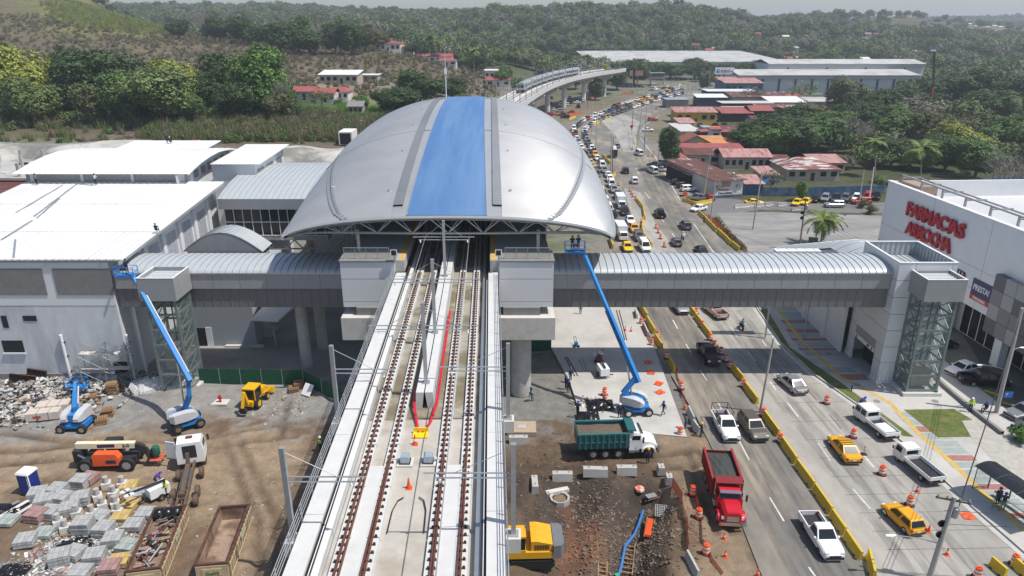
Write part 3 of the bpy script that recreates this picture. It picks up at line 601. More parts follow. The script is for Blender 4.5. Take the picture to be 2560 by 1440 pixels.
for t in(.28,.62):cpart('sheet_joint',MB().path([Vector(shell(t,s,.04))for s in np.linspace(-.9*wd(t),.9*wd(t),40)],.045,4),seam_dark)
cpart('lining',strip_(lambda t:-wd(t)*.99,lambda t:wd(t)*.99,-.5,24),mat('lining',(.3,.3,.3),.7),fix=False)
ntr=18;tops,bots,back=[],[],[]
for i in range(ntr+1):
 s=-17.4+34.8*i/ntr;p=Vector(shell(0,s,-.3));p.y+=.15;tops.append(p)
 q=Vector(shell(0,s,0));f=1-(abs(s)/17.6)**2.4;bots.append(Vector((p.x,Y0+.9,p.z-.15-1.75*f)));back.append(Vector(shell(.018,s*1.01,-.45)))
for a,nme,r in((tops,'front_chord',.13),(bots,'lower_chord',.15),(back,'rear_chord',.12)):cpart(nme,MB().path(a,r,7),steel,smooth=True)
for i in range(ntr):
 a,b=(tops[i],bots[i+1])if i%2==0 else(bots[i],tops[i+1])
 cpart('brace',MB().tube(a,b,.07,n=6),steel);c,d=(bots[i],back[i+1])if i%2 else(back[i],bots[i+1]);cpart('brace',MB().tube(c,d,.07,n=6),steel)
 cpart('tie',MB().tube(tops[i],back[i],.06,n=6),steel)
for a,b,m_ in((-17.8,-4.3,shellm),(4.3,17.8,shellm),(-4.3,4.3,bluem)):
 rows=[[shell(0,a+(b-a)*j/20,d)for j in range(21)]for d in(.03,-.22)];o=cpart('front_edge',MB().grid([[(p[0],p[1]-.05,p[2])for p in r]for r in rows]),wht,fix=False)
for s in(-9.9,9.9):
 for y in(75.2,92,109,126,143,160,177):
  t=(y-Y0)/(Y1-Y0);p=Vector((ax(y)+s,y,16.35));top=shell(t,s)[2]-.5;cpart('column',MB().tube(p,(p.x,y,top if y>80 else 18.9),.2,n=10),steel,smooth=True)
  if y>80:
   for e in(-6,6):cpart('branch',MB().tube((p.x,y,top-2.5),(p.x+e*.8,y+e,shell(t,s+e*.8)[2]-.5),.1,n=6),steel)
lr=thing('lightning_rod','slim white lightning mast standing on the canopy crown','lightning rod',shell(.62,-3.9,0));B('base',steel,lr,(-.3,.3,-.3,.3,-.1,.2));ob('rod',MB().tube((0,0,.2),(0,0,6),.1,.07).tube((0,0,6),(0,0,9.5),.05,.02),wht,lr);B('box',wht,lr,(-.25,.25,-.2,.2,4.6,5.6))
# station body 
stn=thing('metro_station','elevated metro station body of white panels and grey concrete under the canopy','station',(ax(76),76,0))
def spart(name,*bx,m=concrete,parent=None):
 mb=MB()
 for s0,s1,y0,y1,z0,z1 in bx:
  mb.add([(ax(y)+s,y,z)for z in(z0,z1)for s,y in((s0,y0),(s1,y0),(s1,y1),(s0,y1))],BOXF)
 o=rel(stn,name,mb,m);return o
platm=mat('platform_floor',(.36,.42,.43),.5,var=.08,scale=.5,world=True)
for sg in(-1,1):
 q=lambda a,b:(a,b)if sg>0 else(-b,-a)
 spart('platform',(*q(4.6,11.2),72.2,184,15.0,16.3),m=concrete)
 spart('platform_floor',(*q(5.2,11.0),72.4,184,16.3,16.33),m=platm)
 spart('safety_strip',(*q(4.7,5.2),72.4,184,16.3,16.335),m=mat('strip_yellow',(.6,.36,.08),.7,var=.1))
 for k,(z0,z1)in enumerate(((14.35,16.25),(11.75,14.29),(11.1,11.7))):spart('wall_panel',(*q(5.6,11.4),71.8,72.2,z0,z1),m=white_panel);
 spart('wall_backing',(*q(5.7,11.3),72.2,75.4,11.0,16.0),m=concrete)
 spart('side_panel',(*q(11.2,11.42),72.2,75.8,11.1,16.25),m=white_panel)
 spart('crosshead',(*q(4.2,11.6),70.8,74.8,7.6,10.2),m=concrete_lt)
 spart('bearing',(*q(6.0,10),71.6,74.2,10.2,11.1),m=concrete_dk)
 spart('coping',(*q(5.5,11.5),71.7,75.5,16.25,16.42),m=concrete_dk)
 for k in range(5):o=spart('balustrade_post',(*q(6.2+k*1.2,6.26+k*1.2),72.4,72.46,16.4,17.6),m=steel)
 spart('balustrade_glass',(*q(6.2,11.0),72.42,72.44,16.6,17.5),m=glass_lt)
 spart('balustrade_rail',(*q(6.2,11.06),72.38,72.48,17.6,17.66),m=steel)
 spart('dark_wall',(*q(11.05,11.2),80,184,16.3,19.2),m=grey_panel)
 spart('lower_wall',(*q(11.0,11.3),76,184,9.0,15.0),m=grey_panel)
spart('concourse_slab',(-11.2,11.2,76,184,8.6,9.4),m=concrete)
for y in(72.8,96,120,144,168):
 for s in(-8,8):
  c=Vector((ax(y)+s,y,0));rel(stn,'column',MB().lathe([(1.15,0),(1.15,8.8)],20,tuple(c)),concrete,smooth=True)
for s in(-9.2,9.2):
 cm=thing('platform_camera','black camera housing on the %s platform end'%('left' if s<0 else 'right'),'camera',(ax(72)+s*.6,71.6,16.2));B('post',steel,cm,(-.05,.05,-.05,.05,0,1.0));B('housing',dark,cm,(-.3,.3,-.2,.2,.9,1.5));B('bezel',wht,cm,(-.36,.36,-.21,-.2,.84,1.56));B('screen',void,cm,(-.26,.26,-.225,-.21,.92,1.48))
 # footbridges 
seamm=mat('roof_rib',(.3,.31,.32),.5,.5)
archm=mat('bridge_roof_sheet',(.47,.5,.515),.5,.2,var=.06,scale=.8)
def arch(y0,y1,z0,rise,n=10):
 return[(y0+(y1-y0)*(.5-.5*math.cos(math.pi*i/n)),z0+rise*math.sin(math.pi*i/n))for i in range(n+1)]
def footbridge(label,x0,x1,yf=76.0,yb=82.6,zb=9.3,zm=11.65,zt=13.45,ribs=True):
 t=thing('footbridge',label,'footbridge',((x0+x1)/2,(yf+yb)/2,zb))
 P=lambda name,mb,m,**k:rel(t,name,mb,m,**k)
 P('floor',MB().b2(x0,x1,yf+.3,yb-.3,zb,zb+.5),grey_mesh)
 P('lower_screen',MB().b2(x0,x1,yf+.25,yf+.4,zb-.02,zm),grey_mesh);P('lower_screen',MB().b2(x0,x1,yb-.4,yb-.25,zb-.02,zm),grey_mesh)
 for yy,d in((yf,1),(yb,-1)):P('fascia',MB().b2(x0,x1,yy,yy+d*.3,zm,zt),grey_panel);P('gutter',MB().b2(x0,x1,yy-.12*d,yy+.35*d,zt,zt+.14),alu)
 x=x0+.6
 while x<x1-.2:P('screen_rib',MB().b2(x,x+.04,yf+.2,yf+.25,zb,zm),mat('screen_rib',(.2,.2,.2),.6));x+=1.02
 x=x0+2
 while x<x1-1:P('fascia_joint',MB().b2(x,x+.03,yf-.012,yf,zm,zt),seam_dark);x+=3.05
 pr_=arch(yf-.1,yb+.1,zt+.1,.8,12)
 P('roof',MB().grid([[(x,y,z)for y,z in pr_]for x in np.linspace(x0,x1,3)]),archm,smooth=True,fix=False)
 x=x0+.3
 while x<x1:
  P('roof_seam',MB().path([Vector((x,y,z+.03))for y,z in pr_[:-3]],.035,4),seamm);x+=.78
 P('end_wall',MB().ext([(yf+.3,zb+.4),(yb-.3,zb+.4)]+[(y,z-.05)for y,z in pr_[::-1][1:-1]],x0+.05,x0+.1,'x'),grey_panel);P('end_wall',MB().ext([(yf+.3,zb+.4),(yb-.3,zb+.4)]+[(y,z-.05)for y,z in pr_[::-1][1:-1]],x1-.1,x1-.05,'x'),grey_panel)
 return t
footbridge('enclosed grey footbridge over the highway, ending at the white lift tower',4.3,43.15)
footbridge('enclosed grey footbridge between the station and the white depot, half in canopy shadow',-45.2,-18.2)
for i,(px,py)in enumerate(((768,915),(808,872))):
 p=G(px,py);t=thing('bridge_column','round concrete column under the left footbridge, %s'%('nearer the green fence' if i==0 else 'deep in the shade'),'column',(p.x,p.y,0));ob('shaft',MB().lathe([(.72,0),(.72,9.0)],20),concrete,t,smooth=True);B('bearing',steel,t,(-.5,.5,-.5,.5,9.0,9.3))
 # lifts 
def lift(label,x0,x1,y0,y1,h,cap,capz):
 t=thing('lift_tower',label,'lift tower',((x0+x1)/2,(y0+y1)/2,0));P=lambda n_,mb,m,**k:rel(t,n_,mb,m,**k)
 P('plinth',MB().b2(x0-.4,x1+.4,y0-.4,y1,0,.55),concrete_lt)
 xs,ysn=(x0+.1,x1-.1),(y0+.1,y1-.1)
 for x in xs:
  for y in ysn:P('corner_post',MB().b2(x-.12,x+.12,y-.12,y+.12,.55,h),steel_green)
 lv=list(np.linspace(.7,h-.2,7))
 for z in lv:
  for a,b in(((xs[0],ysn[0]),(xs[1],ysn[0])),((xs[0],ysn[0]),(xs[0],ysn[1])),((xs[1],ysn[0]),(xs[1],ysn[1])),((xs[0],ysn[1]),(xs[1],ysn[1]))):P('ring_beam',MB().bar((*a,z),(*b,z),.16,.22),steel_green)
 for z0,z1 in zip(lv,lv[1:]):
  for x in xs:
   P('cross_brace',MB().bar((x,ysn[0],z0),(x,ysn[1],z1),.08),steel_green);P('cross_brace',MB().bar((x,ysn[1],z0),(x,ysn[0],z1),.08),steel_green)
  P('cross_brace',MB().bar((xs[0],ysn[1],z0),(xs[1],ysn[1],z1),.08),steel_green)
  for x in(x0-.02,x1+.02):P('glass_pane',MB().b2(x-.008,x+.008,y0+.02,y1,z0+.03,z1-.03),glass_lt)
  P('glass_pane',MB().b2(x0+.02,x1-.02,y0-.028,y0-.012,z0+.03,z1-.03),glass_lt)
 for x in(x0+1.1,x1-1.1):P('guide_rail',MB().b2(x-.06,x+.06,y1-.5,y1-.38,.6,h),dark)
 P('lift_car',MB().b2(x0+.7,x1-.7,y0+.6,y1-.5,1.0 if cap>0 else 3,3.4 if cap>0 else 5.4),mat('lift_car',(.25,.24,.2),.5,.3))
 c0,c1=(x0-.35,x1+.35),(y0-.35,y1-.02)
 for a in((c0[0],c0[1],c1[0],c1[0]+.15),(c0[0],c0[0]+.15,c1[0]+.15,c1[1]),(c0[1]-.15,c0[1],c1[0]+.15,c1[1]),(c0[0]+.15,c0[1]-.15,c1[1]-.15,c1[1])):P('cap_panel',MB().b2(*a,capz[0],capz[1]),mat('cap_panel',(.33,.335,.335),.55,.2,var=.08,scale=.9))
 P('cap_floor',MB().b2(c0[0]+.16,c0[1]-.16,c1[0]+.16,c1[1]-.16,capz[0]+.1,capz[0]+.2),dark)
 P('cap_roof',MB().b2(c0[0]+.3,c0[1]-.3,c1[0]+.3,c1[1]-.2,capz[1]-.5,capz[1]-.4),archm)
 for k in range(6):yy=c1[0]+.5+k*.5;P('roof_slat',MB().b2(c0[0]+.3,c0[1]-.3,yy,yy+.1,capz[1]-.4,capz[1]-.28),wht)
 P('cap_trim',MB().b2(c0[0]-.02,c0[1]+.02,c1[0]-.02,c1[0]+.15,capz[1],capz[1]+.06).b2(c0[0]-.02,c0[0]+.15,c1[0]+.15,c1[1],capz[1],capz[1]+.06).b2(c0[1]-.15,c0[1]+.02,c1[0]+.15,c1[1],capz[1],capz[1]+.06),wht)
 return t
lift('glazed steel lift tower in front of the white pavement tower',45.0,48.6,72.0,75.0,12,1,(11.75,14.25))
lift('glazed steel lift tower beside the tall left boom lift',-40.1,-36.8,72.2,75.9,12,-1,(11.75,14.35))
# white tower on the pavement 
tw=thing('bridge_tower','tall white panelled stair tower carrying the right end of the footbridge','stair tower',(46.4,79,0));TP=lambda n_,mb,m,**k:rel(tw,n_,mb,m,**k)
X0,X1_,YF,YB=43.2,49.7,75.0,83.4
TP('core',MB().b2(X0+.12,X1_-.12,YF+.12,YB-.12,0,3.2).b2(X0+.12,X1_-.12,YF+.12,YB-.12,4,13.9),concrete_dk)if False else None
zs=[.7,2.75,4.8,6.85,8.9,10.95,13.0,15.05]
for z0,z1 in zip(zs,zs[1:]):
 TP('panel',MB().b2(X0,X0+1.85,YF,YF+.12,z0+.03,z1-.03),white_panel);TP('panel',MB().b2(X1_-.55,X1_,YF,YF+.12,z0+.03,z1-.03),white_panel)
 TP('panel',MB().b2(X0+1.9,X1_-.6,YF,YF+.12,z0+.03,z1-.03),white_panel)
 if z0>4:TP('panel',MB().b2(X0,X0+.12,YF+.14,YB,z0+.03,z1-.03),white_panel)
 else:
  TP('panel',MB().b2(X0,X0+.12,YF+.14,YF+1.7,z0+.03,z1-.03),white_panel);TP('panel',MB().b2(X0,X0+.12,YB-1.6,YB,z0+.03,z1-.03),white_panel)
 TP('panel',MB().b2(X1_-.12,X1_,YF+.14,YB,z0+.03,z1-.03),white_panel);TP('panel',MB().b2(X0+.14,X1_-.14,YB-.12,YB,z0+.03,z1-.03),white_panel)
[TP('base_course',MB().b2(*q),white_wall)for q in((X0-.08,X0+1.9,YF-.08,YF+1.6,0,.7),(X1_-.6,X1_+.05,YF-.08,YB,0,.69),(X0-.08,X0+.2,YB-1.6,YB+.05,0,.7))]
TP('joint_backing',MB().b2(X0+.125,X0+.3,YF+.3,YB-.2,4.8,15).b2(X0+.3,X1_-.2,YF+.125,YF+.3,.7,15),seam_dark)
TP('entrance_head',MB().b2(X0+.03,X0+.18,YF+1.7,YB-1.6,3.3,4.8),grey_panel)
TP('entrance_void',MB().b2(X0+1.5,X0+1.6,YF+1.7,YB-1.6,.0,4.8),void)
sg_=ob('entrance_sign',MB().b2(X0-.05,X0+.0,YF+1.8,YB-1.7,3.2,3.75),wht);sg_.parent=tw;sg_.matrix_parent_inverse=Matrix.Translation(tw.location).inverted()
nv=mat('sign_navy',(.02,.03,.12),.5)
for k,(yy,s_)in enumerate(((YF+2.3,'E'),(YB-2.2,'E'),(YF+3.2,'ET'))):
 o=text('sign_letter',s_,.5,nv,None,(0,0,0),(0,0,0),.02,.01);o.rotation_euler=(R(90),0,R(-90));o.location=(X0-.08,yy,3.47);o.parent=tw;o.matrix_parent_inverse=Matrix.Translation(tw.location).inverted()
for a in((X0+.12,X0+.2,YF+.2,YB-.2),(X1_-.2,X1_-.12,YF+.2,YB-.2)):
 pass
TP('roof_deck',MB().b2(X0+.2,X1_-.2,YF+.3,YB-.2,13.3,13.4),archm)
for k in range(9):x=X0+.7+k*.62;TP('roof_rib',MB().b2(x,x+.07,YF+.35,YB-.25,13.4,13.46),seamm)
for k in range(9):x=X0+.7+k*.62;TP('parapet_rib',MB().b2(x,x+.07,YB-.2,YB-.15,13.4,14.95),seamm)
for k in range(11):y=YF+.7+k*.68;TP('parapet_rib',MB().b2(X1_-.25,X1_-.2,y,y+.07,13.4,14.95),seamm)
TP('parapet_lining',MB().b2(X0+.2,X1_-.13,YB-.16,YB-.125,13.4,15.0).b2(X1_-.2,X1_-.125,YF+.2,YB-.2,13.4,15.0),archm)
TP('coping',MB().b2(X0-.04,X1_+.04,YF-.04,YF+.22,15.06,15.14).b2(X0-.04,X1_+.04,YB-.22,YB+.04,15.06,15.14).b2(X0-.04,X0+.22,YF+.22,YB-.22,15.06,15.14).b2(X1_-.22,X1_+.04,YF+.22,YB-.22,15.06,15.14),wht)
TP('roof_step',MB().b2(X0+1.2,X1_-1.6,YF+2.4,YF+2.6,13.4,13.75),wht)
sw=thing('stair_wing','low white stair wing with arched metal roof behind the lift tower','stair building',(46,92,0));SP=lambda n_,mb,m,**k:rel(sw,n_,mb,m,**k)
SP('wall',MB().ext([(83.5,0),(112,0),(112,4.5),(90,12),(83.5,12.5)],42.4,42.7,'x'),white_wall);SP('wall',MB().ext([(83.5,0),(112,0),(112,4.5),(90,12),(83.5,12.5)],49.0,49.3,'x'),white_wall)
for y in(88,94.5,101):SP('pilaster',MB().b2(42.1,42.4,y,y+.8,0,8),white_wall)
pr_=[(42.2+7.3*i/10,1.2*math.sin(math.pi*i/10))for i in range(11)]
SP('arched_roof',MB().grid([[(x,y,z+zz)for x,z in pr_]for y,zz in((83.6,12.6),(90,12.2),(104,7.4),(113,4.4))]),archm,smooth=True,fix=False)
for k in range(12):yy=84+k*2.3;zz=np.interp(yy,(83.6,90,104,113),(12.6,12.2,7.4,4.4));SP('roof_seam',MB().path([Vector((x,yy,z+zz+.03))for x,z in pr_],.04,4),seamm)
cv=thing('entrance_canopy','small white flat canopy behind the footbridge roof','canopy',(37,88,0));B('roof',wht,cv,(-2.9,2.9,-.6,.6,12.3,12.55))
for k in range(5):B('roof_seam',steel,cv,(-2.4+k*1.15,-2.34+k*1.15,-.55,.55,12.55,12.58))
B('post',steel,cv,(-2.7,-2.55,-.1,.1,0,12.3));B('post',steel,cv,(2.55,2.7,-.1,.1,0,12.3))
# white depot on the left 
dep=thing('depot_building','large white depot building with bright ribbed metal roofs beside the station','building',(-70,92,0));DP=lambda n_,mb,m,**k:rel(dep,n_,mb,m,**k)
XL,XR=-73.5,-45.6
zr=lambda y:15.1+(y-75)*.075
DP('front_wall',MB().b2(XL,XR,76,76.4,0,15),render_wall);DP('side_wall',MB().ext([(76.4,0),(107,0),(107,17.2),(76.4,14.95)],XR-.4,XR,'x'),white_wall)
DP('front_wall_paint',MB().b2(XL,XR+.012,75.97,76,9.6,14.9),white_wall)
sheetm=ribbed('depot_roof_sheet',(.76,.76,.75),.6,.0,1.5,axis=0,dist=.05)
DP('roof',MB().ext([(75.72,zr(75)),(106.5,zr(106.5)),(106.5,zr(106.5)+.16),(75.72,zr(75)+.16)],XL,-43.7,'x'),sheetm)
DP('roof_edge',MB().ext([(75,zr(75)-.35),(106.5,zr(106.5)-.35),(106.5,zr(106.5)-.01),(75,zr(75)-.01)],-43.75,-43.9,'x'),grey_panel)
DP('eave_fascia',MB().b2(XL,-43.95,75.8,75.9,zr(75)-.2,zr(75)-.05),grey_panel)
for k in range(5):x=-46.5-k*6.2;DP('eave_strut',MB().bar((x,75.86,zr(75)-.15),(x,75.95,14.3),.12,.2),white_wall)
for px0,px1 in((135,278),(-32,110),(-200,-58)):
 a,b=GY(px0,700,75.9),GY(px1,700,75.9);lv_=B('louvre_window',concrete_dk,None,(a.x,b.x,75.9,75.965,10.9,14.1));lv_.parent=dep;lv_.matrix_parent_inverse=Matrix.Translation(dep.location).inverted()
 n3=3;wv=(b.x-a.x)/n3
 for k in range(n3):
  for z in np.arange(11.0,14.0,.16):
   mb=MB();mb.box((a.x+wv*(k+.5),75.86,z+.06),(wv-.12,.13,.05),rx=R(-38));q=ob('slat',mb,mat('slat',(.42,.44,.47),.5,.1),lv_);q.matrix_parent_inverse=Matrix.Translation(dep.location).inverted()
for px0,py0,px1,py1 in((55,790,92,803),(0,790,22,820),(2,852,62,882),(282,905,330,950)):
 a,b=GY(px0,py0,75.9),GY(px1,py1,75.9);DP('window_opening',MB().b2(a.x,b.x,75.95,75.99,max(b.z,.02),a.z),void)
 if py0>850:DP('window_sill',MB().b2(a.x-.1,b.x+.15,75.8,75.95,b.z-.15,b.z),white_wall)
for px in(145,310):
 a=GY(px,815,75.7);DP('downpipe',MB().tube((a.x,75.75,0),(a.x,75.75,6.0),.17,n=10),wht,smooth=True)
 for z in(1.2,3.2,5.0):DP('pipe_bracket',MB().b2(a.x-.25,a.x+.25,75.7,76,z,z+.08),dark)
DP('side_pipe',MB().path([(-44.8,78,0),(-44.8,78,9.5),(-45.2,78,10),(-45.5,78,10)],.17,8),wht)
DP('ground_beam',MB().b2(XL,XR,75.8,76,0,.9),concrete_dk)
for k in range(6):
 y=79+k*4.9;DP('pilaster',MB().b2(XR,XR+.35,y-.45,y+.45,0,zr(y)-.4),white_wall)
 if k<5:
  for j in range(3):DP('side_louvre',MB().b2(XR,XR+.08,y+.9+j*1.05,y+1.85+j*1.05,10.2+k*.1,13.6+k*.2),mat('slat',(.42,.44,.47),.5,.1))
DP('clerestory_wall',MB().b2(XL,-48.4,106.5,106.8,17,19.05),grey_panel)
for k in range(4):x=-50-k*7.6;DP('clerestory_post',MB().b2(x,x+.5,106.3,106.5,17,19.3),white_wall)
for k in range(3):x=-50-k*7.6;DP('clerestory_louvre',MB().b2(x-7.0,x-.1,106.42,106.49,17.7,19.2),mat('louvre_lt',(.3,.31,.32),.5,.3))
pr_=[(105,19.05),(107,19.45),(110,19.95),(114,20.35),(117.5,20.45),(122,20.1),(126,19.3)]
DP('curved_roof',MB().grid([[(x,y,z)for y,z in pr_]for x in(-74.5,-48.2)]+[[(-48.2,y,z-.2)for y,z in pr_]]),sheetm,fix=False)
DP('gable_wall',MB().ext([(106.5,0),(125,0)]+[(y,z-.25)for y,z in pr_[::-1]],-50.2,-49.9,'x'),white_wall)
for k in range(6):y=108+k*2.7;DP('gable_window',MB().b2(-49.9,-49.84,y,y+1.5,17.2+k*.12,18.4+k*.12),mat('louvre_lt',(.3,.31,.32),.5,.3))
DP('rear_roof',MB().ext([(121,19.0),(133,19.6),(133,19.75),(121,19.15)],-70,-54,'x'),sheetm)
DP('rear_wall',MB().b2(-69,-55,123,132,0,18.9),white_wall)
DP('wing_roof',MB().ext([(112.6,19.0),(129,19.55),(129,19.7),(112.6,19.15)],-48.0,-40.2,'x'),sheetm)
DP('wing_wall',MB().ext([(113,0),(128,0),(128,19.4),(113,18.9)],-41.4,-41.1,'x'),white_wall)
DP('wing_wall',MB().b2(-48,-41.4,113,113.3,0,18.9),white_wall)
for k in range(3):y=114+k*4.8;DP('wing_louvre',MB().b2(-41.1,-41.02,y,y+3,13,18),mat('louvre_lt',(.3,.31,.32),.5,.3))
for a,b in(((160,480),(40,533)),((195,478),(85,540)),((152,505),(92,543)),((195,477),(236,480)),((35,585),(28,620)),((0,585),(80,548))):
 p,q=G(*a,16.5),G(*b,16.5);p.z,q.z=zr(p.y)+.22,zr(q.y)+.22;tag(ob('roofing_strip',MB().bar(p,q,.22,.08),steel),'loose metal strip lying on the bright depot roof','metal strip','loose strips on the depot roof')
for k in range(30):x=-44.6-k*.96;DP('roof_rib',MB().bar((x,75.74,zr(75)+.18),(x,106.4,zr(106.5)+.18),.07,.12),mat('roof_rib_shade',(.6,.6,.6),.6))  # ribs greyer than the white sheet: their shadow lines are put into the colour
for k in range(27):x=-48.7-k*.95;DP('roof_rib',MB().path([Vector((x,y,z+.03))for y,z in pr_],.05,4),mat('roof_rib_shade',(.6,.6,.6),.6))  # curved roof ribs carry the same painted-in shading grey
for y in(84.5,95.5):DP('sheet_lap',MB().b2(-73.4,-43.8,y,y+.05,zr(y)+.16,zr(y)+.185),steel)
lk=thing('link_bridge','glazed link bridge with pale ribbed roof between the depot and the station','link bridge',(-38,112,0));LP=lambda n_,mb,m,**k:rel(lk,n_,mb,m,**k)
a=GY(545,495,104);lx0,lx1=a.x,-28.0
pr_=[(103.6,15.6),(106,16.3),(110,17.1),(114,17.5),(119,17.7),(124,17.3)]
LP('roof',MB().grid([[(x,y,z)for y,z in pr_]for x in np.linspace(lx0,lx1,4)]),archm,smooth=True,fix=False)
for k in range(24):x=lx0+.5+k*.85;LP('roof_seam',MB().path([Vector((x,y,z+.03))for y,z in pr_],.03,4),seamm)
LP('fascia',MB().b2(lx0,lx1,103.6,103.9,14.0,15.6),grey_panel);LP('window_band',MB().b2(lx0+.6,lx1,104.1,104.2,9.8,14.0),glass_dk)
for k in range(15):LP('mullion',MB().b2(lx0+.6+k*1.35,lx0+.68+k*1.35,103.98,104.1,9.8,14.0),wht)
for z in(11.9,9.8):LP('transom',MB().b2(lx0+.6,lx1,103.97,104.1,z,z+.1),wht)
LP('floor',MB().b2(lx0,lx1,104,120,9.1,9.75),concrete)
for k in range(8):x=lx0+1+k*2.4;LP('floor_truss',MB().bar((x,104.2,9.1),(x+1.2,104.2,7.8),.15).bar((x+1.2,104.2,7.8),(x+2.4,104.2,9.1),.15),steel)
LP('truss_chord',MB().b2(lx0,lx1,104.1,104.3,7.6,7.8),steel);LP('leg',MB().lathe([(.6,0),(.6,9.1)],14,(lx1-4,108,0)),concrete)
pr_=[(480+170*i/12,0)for i in range(13)]
ar=thing('stair_roof','small arched metal roof between the depot and the left footbridge','roof',(-37,92,0))
a0,a1=GY(470,600,90),GY(668,605,90);w2=(a1.x-a0.x)
pf=[(w2*(i/12-.5),2.6*math.sin(math.pi*i/12))for i in range(13)];ar.location=((a0.x+a1.x)/2,90,12.3)
ob('sheet',MB().grid([[(x,y,z)for x,z in pf]for y in(-2.0,1.8)]),archm,ar,smooth=True,fix=False);ob('gable',MB().ext([(x,z)for x,z in pf],-1.95,-1.9),grey_panel,ar)
for k in range(6):ob('seam',MB().path([Vector((x,-1.6+k*.62,z+.03))for x,z in pf],.04,4),seamm,ar)
ob('support_wall',MB().b2(-w2/2+.4,w2/2-.4,-1.6,1.6,-12.6,0),concrete,ar)
rm=thing('ground_room','plain grey ground-floor room with a small door under the left footbridge','room',(-38,90,0));a,b=G(492,865),G(642,866)
RP=lambda n_,mb,m,**k:rel(rm,n_,mb,m,**k)
RP('wall',MB().b2(a.x,b.x,a.y,a.y+14,0,9.0),mat('room_wall',(.34,.36,.39),.7,var=.06));d0,d1=G(498,862),G(538,862)
RP('door_opening',MB().b2(d0.x,d0.x+1.3,a.y-.03,a.y,0,2.6),void);RP('door',MB().b2(d0.x+1.35,d1.x,a.y-.06,a.y,0.02,2.7),wht);RP('kerb',MB().b2(a.x+4,b.x+1,a.y-.6,a.y-.1,0,.3),concrete_lt)
cs=thing('white_soffit','white folded canopy on a forked post under the left footbridge','canopy',(-31,95,0));p=[GY(640,770,96),GY(735,768,100),GY(700,802,88),GY(630,800,88)]
for q in p:q.z=4.2 if q is p[2]or q is p[3]else 4.6
q=[G(628,802,4.2),G(695,805,4.2),G(735,770,4.8),G(660,768,4.8)]
rel(cs,'roof',MB().add([*q,*[v+Vector((0,0,.25))for v in q]],BOXF),wht);c_=sum(q,Vector())/4;rel(cs,'post',MB().tube((c_.x,c_.y,0),(c_.x,c_.y,2.6),.15),steel);rel(cs,'fork',MB().tube((c_.x,c_.y,2.6),q[0]*.6+c_*.4,.1).tube((c_.x,c_.y,2.6),q[1]*.6+c_*.4,.1),steel)
# pharmacy 
ph=thing('pharmacy_building','big white pharmacy building with large red letters on its slanting front','shop building',(60,90,0));PP=lambda n_,mb,m,**k:rel(ph,n_,mb,m,**k)
zT=13.2
A=GY(2222,452,110);zT=A.z;Bq=G(2562,580,zT);dirv=(Bq-A);dirv.z=0;Lw=dirv.length*1.45;dv=dirv.normalized();nv_=Vector((dv.y,-dv.x,0));nv_=nv_ if nv_.y<0 else-nv_
ang=math.atan2(dv.y,dv.x)
ph.location=(A.x,A.y,0);ph.rotation_euler=(0,0,ang)
sgn=1 if(Matrix.Rotation(-ang,3,'Z')@nv_).y>0 else-1
print('PHARM',A,Bq,zT,Lw,math.degrees(ang),sgn)
def PB(name,m,x0,x1,y0,y1,z0,z1):return ob(name,MB().b2(x0,x1,sgn*y0,sgn*y1,z0,z1),m,ph)
PB('front_wall',white_wall,0,Lw,-.4,0,5.2,zT);PB('side_wall',white_wall,0,.4,-24,-.4,0,zT)
PB('recessed_wall',white_wall,0,Lw,-2.4,-2.2,0,5.2);PB('soffit',white_wall,0,Lw,-2.2,-.4,5.0,5.2)
PB('lower_front',white_wall,0,19.4,-.4,0,0,5.2)
for z in(7.6,10.3):PB('wall_joint',seam_dark,0,Lw,0,.012,z,z+.035)
for x in(12,24,36):PB('wall_joint',seam_dark,x,x+.035,0,.011,5.2,zT)
PB('coping',wht,-.1,Lw,-.6,.1,zT,zT+.1)
PB('roof',ribbed('pharm_roof',(.6,.6,.59),.5,.1,2.0,axis=1,dist=.05),.4,Lw,-24,-.45,zT-2.6,zT-2.5)
for k in range(9):PB('roof_frame_post',grey_panel,1+k*5,1.25+k*5,-1.6,-1.35,zT-2.5,zT+1.0)
PB('roof_frame_beam',grey_panel,1,Lw,-1.6,-1.35,zT+1.0,zT+1.2);PB('roof_frame_beam',grey_panel,1,Lw,-4.6,-4.4,zT+.4,zT+.6)
for k in range(9):PB('roof_frame_tie',grey_panel,1+k*5,1.2+k*5,-4.4,-1.6,zT+.6,zT+.8)
PB('plant_box',mat('plant_box',(.35,.25,.2),.8),1.2,6.2,-4,-.8,zT-2.5,zT+.3)
for k in range(16):
 x=19.7+k*1.7;
 if x+1.6<Lw:PB('shop_window',glass_dk,x,x+1.55,-2.2,-2.15,.1,4.2);PB('window_frame',wht,x-.1,x,-2.2,-2.1,0,4.3)
PB('window_head',white_wall,19.5,Lw,-2.2,-2.05,4.25,5.0)
gp1,gp2,gp3_=[mat('cladding_%s'%n_,c,.6,.1,var=.04)for n_,c in(('dark',(.12,.12,.125)),('mid',(.2,.2,.205)),('light',(.32,.32,.325)))]
rs=random.Random(4)
for i in range(6):
 for j in range(4):PB('cladding_panel',[gp1,gp2,gp3_][(i+2*j+(i*j)%2)%3],27.6+i*1.9,29.45+i*1.9,.05,.9,3.7+j*1.9,5.55+j*1.9)
for x in(29.5,38.5):PB('pillar',white_wall,x,x+1.3,-.5,.5,0,5.2)
red_s=mat('sign_red',(.42,.012,.025),.4,var=.05);red_dk=mat('sign_side',(.16,.02,.04),.5)
rotL=(R(90),0,R(180)if sgn>0 else 0)
